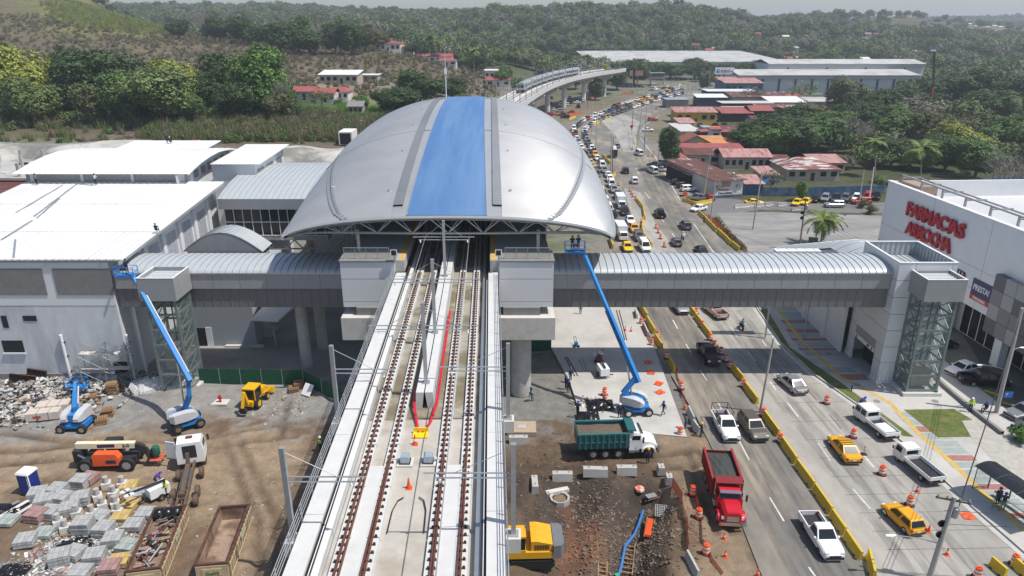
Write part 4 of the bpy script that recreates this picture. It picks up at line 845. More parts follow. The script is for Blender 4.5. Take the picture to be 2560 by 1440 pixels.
def lettering(s_,size,x,z,m,y=.25,sx=1.0,off=.05,sp=1.0,ext=.14,name='letter'):
 n_=len(s_);x0_=x
 for ch in s_:
  if ch!=' ':
   o=text(name,ch,size,m,ph,(x0_,sgn*y,z),rotL,ext,off,sx)
  x0_+=size*sp*(.36 if ch in 'I!' else(.88 if ch in 'MWO' else .7))*sx
lettering('FARMACIAS',2.75,6.9,14.1,red_s,sx=.97,off=.09,sp=.83)
lettering('ARROCHA',2.6,7.9,11.45,red_s,sx=.93,off=.09,sp=.83)
lettering('OPTICA',1.05,18.6,8.75,red_dk,sx=.9,off=.03,sp=.8,ext=.05,y=.1);lettering('LOPEZ',1.05,19.0,7.6,red_dk,sx=.9,off=.03,sp=.8,ext=.05,y=.1)
PB('sign_board',mat('sign_blue',(.03,.03,.1),.4),23.0,26.6,.02,.12,6.9,9.1);PB('sign_board_base',mat('sign_red2',(.5,.03,.03),.4),23.0,26.6,.021,.13,6.3,6.95)
text('sign_text','PRESTA!',1.05,wht,ph,(24.8,sgn*.13,8.0),rotL,.01,.02,.8);text('sign_text','PANAMA',.6,wht,ph,(24.8,sgn*.14,6.62),rotL,.01,.01,.95)
# vehicles 
def carring(x,w,zb,zs,k=.86):return[(x,-w*.9,zb),(x,-w,zb+.16),(x,-w,zs-.12),(x,-w*k,zs),(x,w*k,zs),(x,w,zs-.12),(x,w,zb+.16),(x,w*.9,zb)]
KIND=dict(sedan=dict(L=4.5,W=.87,hood=.86,H=1.46,base=(-1.62,1.02),top=(-.95,.3),deck=.95,wb=(1.36,-1.3)),hatch=dict(L=3.8,W=.83,hood=.92,H=1.5,base=(-1.82,.95),top=(-1.5,.3),deck=.98,wb=(1.2,-1.2)),suv=dict(L=4.5,W=.92,hood=1.02,H=1.7,base=(-2.18,1.0),top=(-1.85,.35),deck=1.08,wb=(1.38,-1.32)),van=dict(L=4.7,W=.9,hood=1.05,H=1.95,base=(-2.3,1.6),top=(-2.2,.95),deck=1.1,wb=(1.5,-1.4)),pickup=dict(L=5.2,W=.91,hood=1.06,H=1.74,base=(-.45,1.15),top=(-.3,.5),deck=1.06,wb=(1.6,-1.5),bed=True),crew=dict(L=5.3,W=.92,hood=1.06,H=1.78,base=(-.95,1.15),top=(-.8,.5),deck=1.06,wb=(1.65,-1.5),bed=True),)
WHEEL=MB().lathe([(.2,-.1),(.33,-.105),(.33,.105),(.2,.11)],16,axis='y');HUB=MB().lathe([(.21,-.112),(.21,.112),(.08,.115)],10,axis='y')
def carparts(kind):
 d=KIND[kind];L,W,H=d['L']/2,d['W'],d['H'];out=[]
 b=MB();back=-L if not d.get('bed')else d['base'][0]-.12
 st=[]
 if d.get('bed'):st=[(back,1,d['deck']),(back+.25,1,d['deck'])]
 else:st=[(-L,.86,.72),(-L+.12,.96,d['deck']-.08),(-L+.55,1,d['deck'])]
 st+=[(.2,1,d['deck']),(d['base'][1]+.05,1,d['hood']+.03),(L-.55,.98,d['hood']-.04),(L-.14,.92,d['hood']-.18),(L,.78,d['hood']-.34)]
 b.loft([carring(x,W*w_,.27,z)for x,w_,z in st])
 b0,b1=d['base'];t0,t1=d['top'];zb=d['deck']-.04;wb,wt=W*.93,W*.74
 gh=[[(b0,-wb,zb),(b1,-wb,zb),(b1,wb,zb),(b0,wb,zb)],[(t0,-wt,H-.07),(t1,-wt,H-.07),(t1,wt,H-.07),(t0,wt,H-.07)],[(t0+.1,-wt*.9,H),(t1-.12,-wt*.9,H),(t1-.12,wt*.9,H),(t0+.1,wt*.9,H)]]
 b.loft(gh);out.append(('body','paint',b))
 def pane(p,q,r,s_,off):
  p,q,r,s_=map(Vector,(p,q,r,s_));c=(p+q+r+s_)/4;n_=(q-p).cross(s_-p).normalized();n_=n_ if n_.dot(c-Vector(((b0+b1)/2,0,1)))>0 else-n_
  v=[c+(x-c)*.86+n_*off for x in(p,q,r,s_)];return MB().add(v,[(0,1,2,3)])
 g0,g1=gh[0],gh[1]
 out.append(('windscreen','glass',pane(g0[1],g0[2],g1[2],g1[1],.015)));out.append(('rear_window','glass',pane(g0[3],g0[0],g1[0],g1[3],.015)))
 for a,c in((0,1),(3,2)):
  nsp=1 if kind=='pickup' else 2
  for k in range(nsp):
   f0,f1=.02+k*.98/nsp,k/nsp+.98/nsp;A_,B_,C_,D_=[Vector(v)for v in(g0[a],g0[c],g1[c],g1[a])]
   out.append(('side_window','glass',pane(A_.lerp(B_,f0),A_.lerp(B_,f1),D_.lerp(C_,f1),D_.lerp(C_,f0),.012)))
 if d.get('bed'):
  x0,x1=-L,back-.03;zt=d['deck']-.03
  out.append(('bed','paint',MB().b2(x0,x1,-W,W,.45,.6).b2(x0,x1,-W,-W+.09,.6,zt).b2(x0,x1,W-.09,W,.6,zt).b2(x0,x0+.07,-W+.1,W-.1,.6,zt).b2(x1-.06,x1,-W+.1,W-.1,.6,zt)))
  out.append(('bed_liner','dark',MB().b2(x0+.08,x1-.07,-W+.1,W-.1,.6,.63)))
 for x in d['wb']:
  for s_ in(-1,1):
   wv=MB();wv.add([(v[0]+x,v[1]+s_*(W-.1),v[2]+.33)for v in WHEEL.v],WHEEL.f);out.append(('wheel','tyre',wv))
   hv=MB();hv.add([(v[0]+x,v[1]+s_*(W-.1),v[2]+.33)for v in HUB.v],HUB.f);out.append(('hubcap','hub',hv))
 for s_ in(-1,1):
  out.append(('headlight','lamp',MB().box((L-.16,s_*W*.68,d['hood']-.24),(.22,W*.34,.16))))
  out.append(('taillight','red',MB().box((-L+.06,s_*W*.78,d['deck']-.24),(.16,W*.22,.2))))
  out.append(('mirror','paint',MB().box((b1-.25,s_*(W+.06),zb+.08),(.14,.16,.12))))
 out.append(('front_bumper','dark',MB().box((L-.06,0,.44),(.16,W*1.6,.22))));out.append(('rear_bumper','dark',MB().box((-L+.03,0,.42),(.14,W*1.7,.16))))
 out.append(('grille','dark',MB().box((L-.02,0,d['hood']-.42),(.1,W*1.0,.14))));out.append(('number_plate','lamp',MB().box((-L-.03,0,.6),(.02,.36,.14))))
 return out
def truckparts(L=5.2,cargo='flat',crew=False,boxm=None):
 out=[];W=.87;F=L/2;cl_=2.1 if crew else 1.55
 out.append(('cab','paint',MB().loft([[(x,-W*k,zb),(x,W*k,zb),(x,W*k,zm),(x,W*k*.86,zt),(x,-W*k*.86,zt),(x,-W*k,zm)]for x,k,zb,zm,zt in((F-cl_,1,.5,1.2,1.88),(F-.75,1,.45,1.2,1.95),(F-.32,.99,.42,1.15,1.85),(F-.05,.96,.42,1.05,1.2),(F,.92,.45,.85,1.0))])))
 out.append(('windscreen','glass',MB().add([(F-.03,-.74,1.2),(F-.03,.74,1.2),(F-.27,.64,1.78),(F-.27,-.64,1.78)],[(0,1,2,3)])))
 for s_ in(-1,1):
  out.append(('side_window','glass',MB().add([(F-1.15,s_*.885,1.2),(F-.35,s_*.882,1.2),(F-.45,s_*.79,1.75),(F-1.12,s_*.79,1.75)],[(0,1,2,3)])))
  if crew:out.append(('side_window','glass',MB().add([(F-2.0,s_*.885,1.2),(F-1.25,s_*.885,1.2),(F-1.25,s_*.79,1.75),(F-1.95,s_*.79,1.75)],[(0,1,2,3)])))
  out.append(('headlight','lamp',MB().box((F-.01,s_*.62,.68),(.06,.3,.18))));out.append(('mirror','dark',MB().box((F-.2,s_*1.02,1.35),(.08,.14,.26))));out.append(('taillight','red',MB().box((-F+.02,s_*.7,.6),(.06,.2,.12))))
  for x in(F-.75,-F+1.1):
   wv=MB();wv.add([(v[0]+x,v[1]+s_*(W-.13),v[2]+.33)for v in WHEEL.v],WHEEL.f);out.append(('wheel','tyre',wv));hv=MB();hv.add([(v[0]+x,v[1]+s_*(W-.13),v[2]+.33)for v in HUB.v],HUB.f);out.append(('hubcap','hub',hv))
 out.append(('rear_window','glass',MB().b2(F-cl_-.015,F-cl_-.002,-.6,.6,1.25,1.7)))
 x0,x1=-F,F-cl_-.1
 out.append(('chassis','dark',MB().b2(x0+.1,F-.5,-.4,.4,.42,.62)))
 if cargo=='flat':
  out.append(('bed_floor','dark',MB().b2(x0,x1,-W,W,.72,.78)))
  for a in((x0,x1,-W-.02,-W+.04),(x0,x1,W-.04,W+.02),(x0-.03,x0+.03,-W+.05,W-.05),(x1-.05,x1,-W+.05,W-.05)):out.append(('bed_side','paint',MB().b2(*a,.78,1.14)))
  out.append(('headboard','paint',MB().b2(x1-.02,x1+.04,-.8,-.74,1.14,1.75).b2(x1-.02,x1+.04,.74,.8,1.14,1.75).b2(x1-.02,x1+.04,-.8,.8,1.75,1.81)))
  out.append(('rear_bumper','dark',MB().b2(x0-.05,x0+.05,-.8,.8,.45,.58)))
 else:
  out.append(('cargo_box','box',MB().b2(x0,x1,-.98,.98,.75,2.75)))
 return out
CM={}
def paint(n,c,metal=0):return mat('car_'+n,c,.36,metal,var=.03,scale=3,spec=.35)
for n_,c_,mt_ in(('white',(.78,.78,.77),0),('silver',(.42,.43,.44),.7),('grey',(.14,.14,.15),.5),('black',(.014,.015,.017),.2),('taxi',(.72,.34,.015),0),('yellow',(.78,.5,.01),0),('red',(.4,.015,.018),.1),('maroon',(.055,.018,.03),.4),('blue',(.03,.07,.2),.4),('bronze',(.2,.18,.15),.6),('pink',(.6,.43,.38),0),('teal',(.01,.09,.1),.1)):CM[n_]=paint(n_,c_,mt_)
KEYM=dict(glass=glass_dk,tyre=black,hub=chrome,lamp=lamp_glass,red=red_lens,dark=dark,box=white_panel)
CACHE={}
def parts_of(kind):
 if kind in KIND:return carparts(kind)
 return{'flatbed':lambda:truckparts(5.1),'crewflat':lambda:truckparts(5.3,crew=True),'boxtruck':lambda:truckparts(6.4,'box'),'stake':lambda:truckparts(6.4,'box')}[kind]()
def vehicle(kind,colr,loc,rz,label,group=None,detail=True,cat='car',name=None,ov=None):
 nm=name or{'sedan':'sedan_car','hatch':'hatchback_car','suv':'sport_utility_car','van':'van','pickup':'pickup_truck','crew':'pickup_truck','flatbed':'flatbed_truck','crewflat':'flatbed_truck','boxtruck':'box_truck','stake':'canvas_truck'}[kind]
 pm=CM[colr]
 if detail:
  if kind not in CACHE:CACHE[kind]=[(n_,k_,mb.mesh(n_,[KEYM.get(k_,pm)]))for n_,k_,mb in parts_of(kind)]
  t=thing(nm,label,cat,loc,rz,group);hubs=[]
  last=None
  for n_,k_,me_ in CACHE[kind]:
   o=link(n_,me_,last if n_=='hubcap' else t)
   if n_=='wheel':last=o
   if k_=='paint' or(ov and n_ in ov):o.material_slots[0].link='OBJECT';o.material_slots[0].material=(ov or{}).get(n_,pm)
  return t
 key=(kind,'far')
 if key not in CACHE:
  order=['paint','glass','tyre','hub','lamp','red','dark','box'];a=MB()
  for n_,k_,mb in parts_of(kind):
   if n_ in('mirror','number_plate'):continue
   a.cur=order.index(k_);a.add(mb.v,mb.f)
  CACHE[key]=a.mesh(nm,[pm]+[KEYM[k_]for k_ in order[1:]])
 o=link(nm,CACHE[key],None,loc,rz);o.material_slots[0].link='OBJECT';o.material_slots[0].material=pm
 if ov:
  for i_,m_ in ov.items():o.material_slots[i_].link='OBJECT';o.material_slots[i_].material=m_
 return tag(o,label,cat,group)
def hd(p,q):a,b=G(*p),G(*q);return math.atan2(b.y-a.y,b.x-a.x)
def car(kind,colr,px,py,tail,head,label,z=0,**k):p=G(px,py);p.z=z;return vehicle(kind,colr,p,hd(tail,head),label,**k)
DN=((1848,1100),(1930,1250))
UP=((2176,1272),(2076,1152))
car('pickup','white',2050,1352,(2000,1280),(2072,1395),'plain white pickup with black bed liner beside the yellow barriers')
car('hatch','taxi',2254,1308,(2290,1335),(2215,1265),'small orange hatchback taxi beside a red cone')
car('sedan','taxi',2108,1132,(2130,1160),(2075,1090),'orange sedan taxi with a roof rack beside a striped drum')
rk=[o for o in bpy.data.objects if o.get('label','').startswith('orange sedan taxi')][0]
for k in range(4):B('rack_bar',dark,rk,(-.85+k*.38,-.8+k*.38,-.6,.6,1.5,1.54))
car('flatbed','white',2292,1178,(2340,1215),(2250,1140),'white flatbed truck with an empty open bed at the kerb',cat='truck')
car('crewflat','white',2186,1072,(2225,1100),(2150,1040),'white crew-cab flatbed truck carrying white sheets',cat='truck')
o=[o for o in bpy.data.objects if o.get('label','').startswith('white crew-cab')][0];B('load',wht,o,(-2.3,-.6,-.6,.6,.79,1.05))
car('sedan','silver',1978,968,(2000,985),(1948,940),'silver sedan driving out of the bridge shadow')
car('suv','bronze',1880,1080,(1850,1040),(1905,1112),'bronze sport utility car beside the white pickup with a rack')
car('pickup','white',1812,1076,(1788,1030),(1828,1105),'white pickup with a black steel rack over its bed')
o=[o for o in bpy.data.objects if o.get('label','').startswith('white pickup with a black')][0]
for s_ in(-1,1):ob('rack',MB().path([(-2.5,s_*.85,.9),(-2.5,s_*.85,1.9),(0,s_*.85,2.0)],.035).path([(-.6,s_*.85,1.0),(-.6,s_*.85,1.95)],.035),dark,o)
ob('rack_crossbar',MB().path([(-2.5,-.85,1.9),(-2.5,.85,1.9)],.035),dark,o)
car('crew','maroon',1770,896,(1748,862),(1792,932),'dark maroon crew-cab pickup crossing the bridge shadow',cat='car')
car('pickup','pink',1787,785,(1810,800),(1765,765),'faded pink pickup just past the bridge with an empty bed')
car('suv','silver',1700,775,(1685,750),(1712,790),'silver sport utility car coming out under the footbridge')
car('crew','black',1649,541,(1668,565),(1630,515),'dark brown crew-cab pickup on the open lanes',detail=True)
car('suv','grey',1713,570,(1730,590),(1695,548),'dark grey sport utility car ahead of a motorcycle')
car('hatch','grey',1690,612,(1705,635),(1675,590),'grey hatchback near the footbridge roof on the open lanes')
car('sedan','black',1752,632,(1770,650),(1735,610),'black sedan half hidden behind the footbridge roof')
car('sedan','white',1746,527,(1772,522),(1722,533),'white older sedan turning out of the side street')
car('suv','white',1586,457,(1592,475),(1578,440),'white car with a yellow roof load on the open lanes')
car('suv','maroon',1563,432,(1570,448),(1555,415),'dark red car on the open lanes near the yellow barrier')
car('suv','silver',1543,369,(1546,380),(1540,358),'silver car far ahead of the loaded truck')
car('stake','white',1534,392,(1540,410),(1528,376),'dark stake truck heaped with a white load on the bend',cat='truck',ov={'cargo_box':dark})
o=[o for o in bpy.data.objects if o.get('label','').startswith('dark stake')][0];ob('load',MB().box((-.9,0,3.0),(3.9,1.8,.8),tx=.8,ty=.6),wht,o)
rq=random.Random(11)
def lane(poly,d0,d1):
 P=[G(*p)for p in poly];seg=[(b-a).length for a,b in zip(P,P[1:])];d=d0
 def at_(d_):
  for a,b,L_ in zip(P,P[1:],seg):
   if d_<=L_:return a+(b-a)*(d_/L_),math.atan2(b.y-a.y,b.x-a.x)
   d_-=L_
  return None
 return at_,sum(seg)
LA=[(1575,640),(1562,610),(1545,580),(1530,545),(1515,510),(1500,470),(1485,430),(1470,400),(1452,372),(1440,345),(1436,325),(1455,306),(1490,291),(1530,278),(1580,262),(1640,246),(1690,234)]
LB=[(1622,640),(1598,600),(1580,570),(1562,535),(1545,500),(1527,460),(1508,420),(1492,395),(1475,370),(1462,345),(1460,330),(1478,312),(1512,297),(1550,283),(1600,266),(1655,250),(1705,236)]
LC=[(1530,270),(1580,255),(1640,240),(1680,229),(1700,221),(1700,214)]
colw=['white']*9+['silver']*5+['grey']*4+['black']*5+['taxi']*3+['yellow']*2+['red']*1+['blue']*1+['bronze']*1
adj={'taxi':'orange taxi','yellow':'yellow taxi'}
def qlabel(kind,c,where):kn={'sedan':'sedan','hatch':'hatchback','suv':'sport utility car','van':'van','pickup':'pickup','crew':'crew-cab pickup','boxtruck':'box truck','flatbed':'flatbed truck','stake':'canvas-topped truck'}[kind];return '%s %s %s'%(adj.get(c,c),kn,where)
fixA=[('sedan','yellow'),('boxtruck','white'),('sedan','white'),('suv','black'),('van','white'),('van','white')]
fixB=[('van','white'),('suv','grey'),('sedan','taxi'),('sedan','white'),('suv','black'),('stake','white'),('suv','black'),('suv','silver'),('van','white'),('suv','white'),('sedan','white'),('suv','silver'),('van','white')]
for poly,fix,nm_ in((LA,fixA,'inner'),(LB,fixB,'outer'),(LC,[],'far')):
 f,tot=lane(poly,0,0);d=1.5;i=0
 while d<tot:
  if i<len(fix):kind,c=fix[i]
  else:kind=rq.choice(['sedan','sedan','suv','suv','hatch','crew','van','sedan','pickup','suv']);c=rq.choice(colw)
  if kind in('van','pickup','boxtruck')and c in('taxi','yellow'):c='white'
  Lc={'boxtruck':6.6,'stake':6.6}.get(kind,4.8);r_=f(d+Lc/2)
  if r_ is None:break
  p,a=r_;p=p.copy();p+=Vector((math.sin(a),-math.cos(a),0))*rq.uniform(-.25,.25)
  where='queuing in the %s lane of the traffic jam'%nm_ if p.y<330 else 'in the %s lane far down the traffic jam'%nm_
  vehicle(kind,c,p,a+math.pi+rq.uniform(-.03,.03),qlabel(kind,c,where),'cars in the traffic jam',detail=p.y<160,cat='truck' if kind in('boxtruck','stake')else 'car',ov=({'cargo_box':mat('canvas_green',(.03,.06,.04),.9)}if kind=='stake' else None)if p.y<160 else None)
  d+=Lc+rq.uniform(.9,2.6)*(1 if p.y<300 else 1.3);i+=1
def prow(spots,where,group):
 for px,py,kind,c,hdg in spots:p=G(px,py);p.z=max(0,tz(p.x,p.y))if p.y>215 else 0;vehicle(kind,c,p,R(hdg),qlabel(kind,c,where),group,detail=p.y<150,cat='car')
prow([(1992,512,'sedan','yellow',235),(2014,510,'sedan','yellow',235),(2036,503,'sedan','black',240),(2062,502,'suv','silver',240),(2088,502,'suv','black',240),(2112,502,'suv','grey',240),(2140,502,'suv','white',240),(2168,500,'van','red',240),(2190,497,'van','black',240)],'parked along the blue wall','cars parked along the blue wall')
prow([(1885,512,'sedan','yellow',0)],'driving along the side street toward the parked taxis',None)
prow([(2085,518,'suv','silver',180)],'passing in front of the parked row on the side street',None);prow([(2152,510,'suv','red',180)],'beside a leaning pole on the side street',None)
prow([(2336,500,'van','white',200),(2365,495,'van','white',200),(2390,482,'suv','black',215),(2420,478,'sedan','silver',215),(2445,476,'sedan','black',215),(2475,472,'sedan','yellow',215),(2468,490,'sedan','taxi',180),(2410,510,'van','black',180),(2540,480,'sedan','grey',185)],'parked behind the pharmacy near the blue wall','cars parked behind the pharmacy')
prow([(1690,440,'sedan','black',0),(1700,462,'suv','black',5),(1712,470,'suv','maroon',5),(1722,478,'suv','white',10),(1740,500,'suv','silver',150),(1772,500,'hatch','red',100),(1632,432,'van','white',100),(1650,428,'sedan','white',150),(1670,425,'sedan','yellow',160),(1636,415,'sedan','grey',150),(1652,412,'suv','silver',140),(1597,388,'van','white',100),(1620,328,'sedan','white',0),(1632,302,'suv','red',10)],'parked in the yard of the paint shop','cars parked by the shops')
prow([(1730,315,'sedan','silver',90),(1750,316,'sedan','black',90),(1770,305,'suv','black',0),(1788,300,'van','white',90),(1800,299,'suv','silver',90),(1815,300,'suv','grey',90),(1788,317,'crew','black',90),(1810,317,'crew','black',90),(1705,315,'sedan','yellow',60)],'parked in front of the red-roofed sheds','cars parked by the red sheds')
rq2=random.Random(5);sp_=[]
for i in range(46):
 px,py=rq2.uniform(1372,1462),rq2.uniform(246,296)
 if(py-246)*1.0>(1500-px)*.62:continue
 if all(abs(px-a)*1.0+abs(py-b)*1.8>19 for a,b,*_ in sp_):sp_.append((px,py,rq2.choice(['sedan','suv','crew','hatch']),rq2.choice(['white','white','white','silver','black','grey','red']),rq2.choice([180,185,90,175])))
prow(sp_,'parked under the curved viaduct','cars parked under the viaduct')
for k in range(26):
 px,py=1600+rq2.uniform(0,110),0;py=216+rq2.uniform(-5,12);p=G(px,py);c=rq2.choice(['white','silver','white','black','yellow']);vehicle('sedan',c,p,R(rq2.choice([150,330,20])),qlabel('sedan',c,'at the far crossing beyond the viaduct'),'cars at the far crossing',detail=False)
car('sedan','white',2405,932,(2450,925),(2360,945),'white sedan in the parking strip behind the lift tower')
car('crew','black',2458,960,(2410,955),(2515,962),'black lifted pickup with open tailgate side rails in the parking strip')
car('sedan','silver',2560,1040,(2600,1030),(2520,1045),'silver sedan in the parking strip near the concrete pole');car('sedan','grey',2580,1072,(2620,1062),(2540,1078),'dark grey sedan by the clipped hedge')
car('crew','black',2355,772,(2330,768),(2395,775),'black pickup parked behind the lift tower at the shop front');car('sedan','black',2352,868,(2330,872),(2380,864),'black sedan peeping out behind the lift tower')
car('hatch','white',912,328,(905,330),(925,326),'small white car on the green lawn left of the canopy',z=tz(*G(912,328,7).xy));o=[o for o in bpy.data.objects if o.get('label','').startswith('small white car')][0];p=GY(912,325,215);o.location=(p.x,215,tz(p.x,215))
# people 
def person_mesh(pose):
 J=dict(pel=(0,0,.95),sp=(0,0,1.18),ch=(0,0,1.4),nk=(0,0,1.52),hd=(.02,0,1.62),tp=(.02,0,1.74))
 LG={1:[(0,.1,.9),(.02,.1,.5),(0,.1,.09),(.14,.11,.05)],-1:[(0,-.1,.9),(.02,-.1,.5),(0,-.1,.09),(.14,-.11,.05)]}
 AR={1:[(0,.2,1.42),(-.02,.27,1.14),(.08,.27,.9),(.12,.26,.82)],-1:[(0,-.2,1.42),(-.02,-.27,1.14),(.08,-.27,.9),(.12,-.26,.82)]}
 if pose=='walk':
  LG={1:[(0,.1,.9),(.2,.1,.52),(.26,.1,.09),(.4,.11,.07)],-1:[(0,-.1,.9),(-.06,-.1,.5),(-.32,-.1,.14),(-.2,-.11,.05)]}
  AR={1:[(0,.2,1.42),(-.16,.26,1.16),(-.12,.26,.92),(-.08,.25,.84)],-1:[(0,-.2,1.42),(.12,-.26,1.16),(.3,-.25,1.0),(.38,-.24,.96)]}
 if pose=='work':
  AR={1:[(.02,.2,1.42),(.14,.24,1.2),(.4,.16,1.18),(.48,.14,1.2)],-1:[(.02,-.2,1.42),(.14,-.24,1.2),(.4,-.16,1.18),(.48,-.14,1.2)]}
 if pose=='bend':
  J=dict(pel=(-.1,0,.9),sp=(.06,0,1.08),ch=(.26,0,1.18),nk=(.38,0,1.22),hd=(.48,0,1.24),tp=(.58,0,1.3))
  LG={s:[(-.08,s*.1,.86),(.06,s*.11,.48),(-.02,s*.1,.09),(.12,s*.11,.05)]for s in(1,-1)};AR={s:[(.28,s*.2,1.18),(.34,s*.25,.92),(.42,s*.2,.66),(.45,s*.18,.58)]for s in(1,-1)}
 if pose=='sit':
  J={k:(v[0]-.05,v[1],v[2]-.5)for k,v in J.items()}
  LG={s:[(0,s*.1,.42),(.4,s*.13,.5),(.42,s*.12,.09),(.56,s*.12,.05)]for s in(1,-1)};AR={s:[(-.03,s*.2,.92),(.12,s*.27,.68),(.38,s*.2,.66),(.46,s*.18,.66)]for s in(1,-1)}
 bm=bmesh.new();V={};rad={}
 def v(k,co_,r):V[k]=bm.verts.new(co_);rad[k]=r
 for k,r in(('pel',.15),('sp',.145),('ch',.165),('nk',.06),('hd',.1),('tp',.085)):v(k,J[k],r)
 ed=[('pel','sp',1),('sp','ch',1),('ch','nk',2),('nk','hd',2),('hd','tp',2)]
 for s in(1,-1):
  for i,(p,r)in enumerate(zip(LG[s],(.095,.072,.05,.042))):v(('l',s,i),p,r)
  ed+=[('pel',('l',s,0),0),(('l',s,0),('l',s,1),0),(('l',s,1),('l',s,2),0),(('l',s,2),('l',s,3),3)]
  for i,(p,r)in enumerate(zip(AR[s],(.07,.052,.04,.036))):v(('a',s,i),p,r)
  ed+=[('ch',('a',s,0),1),(('a',s,0),('a',s,1),1),(('a',s,1),('a',s,2),1),(('a',s,2),('a',s,3),2)]
 for a,b,_ in ed:bm.edges.new((V[a],V[b]))
 keys=list(V);bm.verts.index_update();me_=bpy.data.meshes.new('p');bm.to_mesh(me_);bm.free()
 o=bpy.data.objects.new('p',me_);C.objects.link(o);sm=o.modifiers.new('s','SKIN');sm.use_smooth_shade=True
 for i,k in enumerate(keys):r=rad[k];me_.skin_vertices[0].data[i].radius=(r*(1.25 if k in('ch','sp','pel')else 1),r*(.85 if k in('ch','sp','pel')else 1));me_.skin_vertices[0].data[i].use_root=(k=='pel')
 su=o.modifiers.new('u','SUBSURF');su.levels=1
 out=bpy.data.meshes.new_from_object(o.evaluated_get(bpy.context.evaluated_depsgraph_get()));bpy.data.objects.remove(o)
 pos={k:Vector(p)for k,p in list(J.items())+[(('l',s,i),LG[s][i])for s in(1,-1)for i in range(4)]+[(('a',s,i),AR[s][i])for s in(1,-1)for i in range(4)]}
 mi=[]
 for f in out.polygons:
  c=f.center;best=(9,0)
  for a,b,m_ in ed:
   A_,B_=pos[a],pos[b];d=B_-A_;t=max(0,min(1,(c-A_).dot(d)/max(1e-6,d.length_squared)));best=min(best,((c-A_-d*t).length,m_))
  mi.append(best[1])
 out.materials.clear();out.polygons.foreach_set('use_smooth',[True]*len(out.polygons))
 return out,mi,Vector(J['hd']),Vector(J['ch']),Vector(J['sp'])
POSE={k:person_mesh(k)for k in('stand','walk','work','bend','sit')}
cloth=lambda n,c:mat('cloth_'+n,c,.85,var=.15,scale=8)
SKIN,BOOT,NAVY=mat('skin',(.22,.12,.075),.6,var=.05),cloth('boots',(.03,.025,.02)),cloth('navy',(.015,.02,.05))
HATS=dict(blue=mat('helmet_blue',(.02,.06,.4),.3),white=wht,yellow=mat('helmet_yellow',(.8,.45,.01),.3),none=mat('hair',(.02,.015,.012),.8))
PMES={}
def person(loc,rz,pose,label,shirt=NAVY,legs=NAVY,hat='blue',vest=None,group=None):
 me_,mi,h,ch,spn=POSE[pose];k=(pose,shirt.name,legs.name)
 if k not in PMES:
  c=me_.copy();c.materials.clear()
  for m_ in(legs,shirt,SKIN,BOOT):c.materials.append(m_)
  c.polygons.foreach_set('material_index',mi);PMES[k]=c
 t=thing('person',label,'person',loc,rz,group);link('body',PMES[k],t)
 mb=MB();
 if hat=='none':mb.lathe([(.1,-.02),(.118,.04),(.1,.12),(.04,.165)],10,tuple(h))
 else:mb.lathe([(.17,.055),(.135,.07),(.13,.12),(.1,.18),(.04,.21)],10,tuple(h))
 ob('hair' if hat=='none' else 'helmet',mb,HATS[hat],t,smooth=True)
 if vest:
  d=(ch-spn).normalized();ob('vest',MB().tube(spn-d*.12,ch+d*.02,.2,.225,12),vest,t,smooth=True);ob('vest_stripe',MB().tube(spn+d*.02,spn+d*.07,.208,.21,12),reflect,t)
 return t
HV=cloth('hivis',(.5,.75,.03));TEAL=cloth('teal',(.02,.28,.3));DENIM=cloth('denim',(.06,.09,.17));CRED=cloth('red',(.35,.03,.03));CWHT=cloth('white',(.6,.6,.58));GRYC=cloth('grey',(.2,.2,.2))
def who(px,py,ang,pose,label,z=None,**k):
 p=G(px,py,z)if z is not None else gp3(px,py);return person(p,R(ang),pose,label,**k)
who(1327,985,200,'bend','worker in teal shirt bending over the ground beside the viaduct',shirt=TEAL,legs=NAVY,hat='none')
who(1331,1000,240,'bend','second worker in teal shirt with shovel beside the viaduct',shirt=TEAL,legs=GRYC,hat='none')
for i,(px,py,s_)in enumerate(((1414,972,'at the slab edge, hand on hip'),(1420,982,'closest to the open slab trench'),(1426,955,'standing on the slab corner'))):who(px,py,20+i*50,'stand','worker in navy coverall and blue helmet '+s_)
who(1444,1042,60,'work','worker in navy with silver bands near the torn black sheeting');who(1548,1048,80,'stand','worker in navy with white helmet in front of the lift wheels',hat='white')
who(1657,1042,200,'walk','worker striding across the slab carrying orange stakes',legs=DENIM);who(1752,1092,170,'work','flagger in navy and yellow helmet holding a red paddle beside a concrete block',hat='yellow');who(1619,1158,90,'stand','worker in yellow helmet beside the white dump truck wheel',hat='yellow')
who(1712,1075,20,'stand','worker in grey standing between the concrete blocks',shirt=GRYC,legs=DENIM,hat='none')
who(1451,785,250,'stand','person in jeans walking on the slab just under the footbridge',z=.16,shirt=GRYC,legs=DENIM,hat='none');who(1370,850,90,'stand','worker in a lime vest by the green fence at the station pier',shirt=HV,vest=HV,hat='none',z=0)
who(803,1130,250,'stand','worker in white helmet and lime vest in the viaduct shadow',hat='white',vest=HV);who(418,1240,200,'work','worker in lime vest beside the hook-lift truck',vest=HV,hat='none');who(392,1215,30,'bend','worker in blue helmet leaning on the white light tower',shirt=cloth('purple',(.1,.04,.3)))
who(1709,598,260,'walk','pedestrian in red carrying a white bag along the yellow barriers',shirt=CRED,hat='none',z=0)if False else who(1759,560,260,'walk','pedestrian in red carrying a white bag along the yellow barriers',shirt=CRED,hat='none',z=0)
who(2424,1030,250,'stand','worker in lime shirt beside the dark kerb trench',shirt=HV,hat='white',z=.13);who(2150,1022,20,'bend','worker in blue helmet crouching on the grass verge',shirt=cloth('royal',(.03,.05,.3)),z=.15);who(2332,985,300,'sit','worker in bright green sitting on the pavement by the lift tower',shirt=cloth('green',(.05,.5,.1)),z=.13)
who(2462,1030,200,'sit','worker in dark clothes sitting in the kerb trench',z=.1)
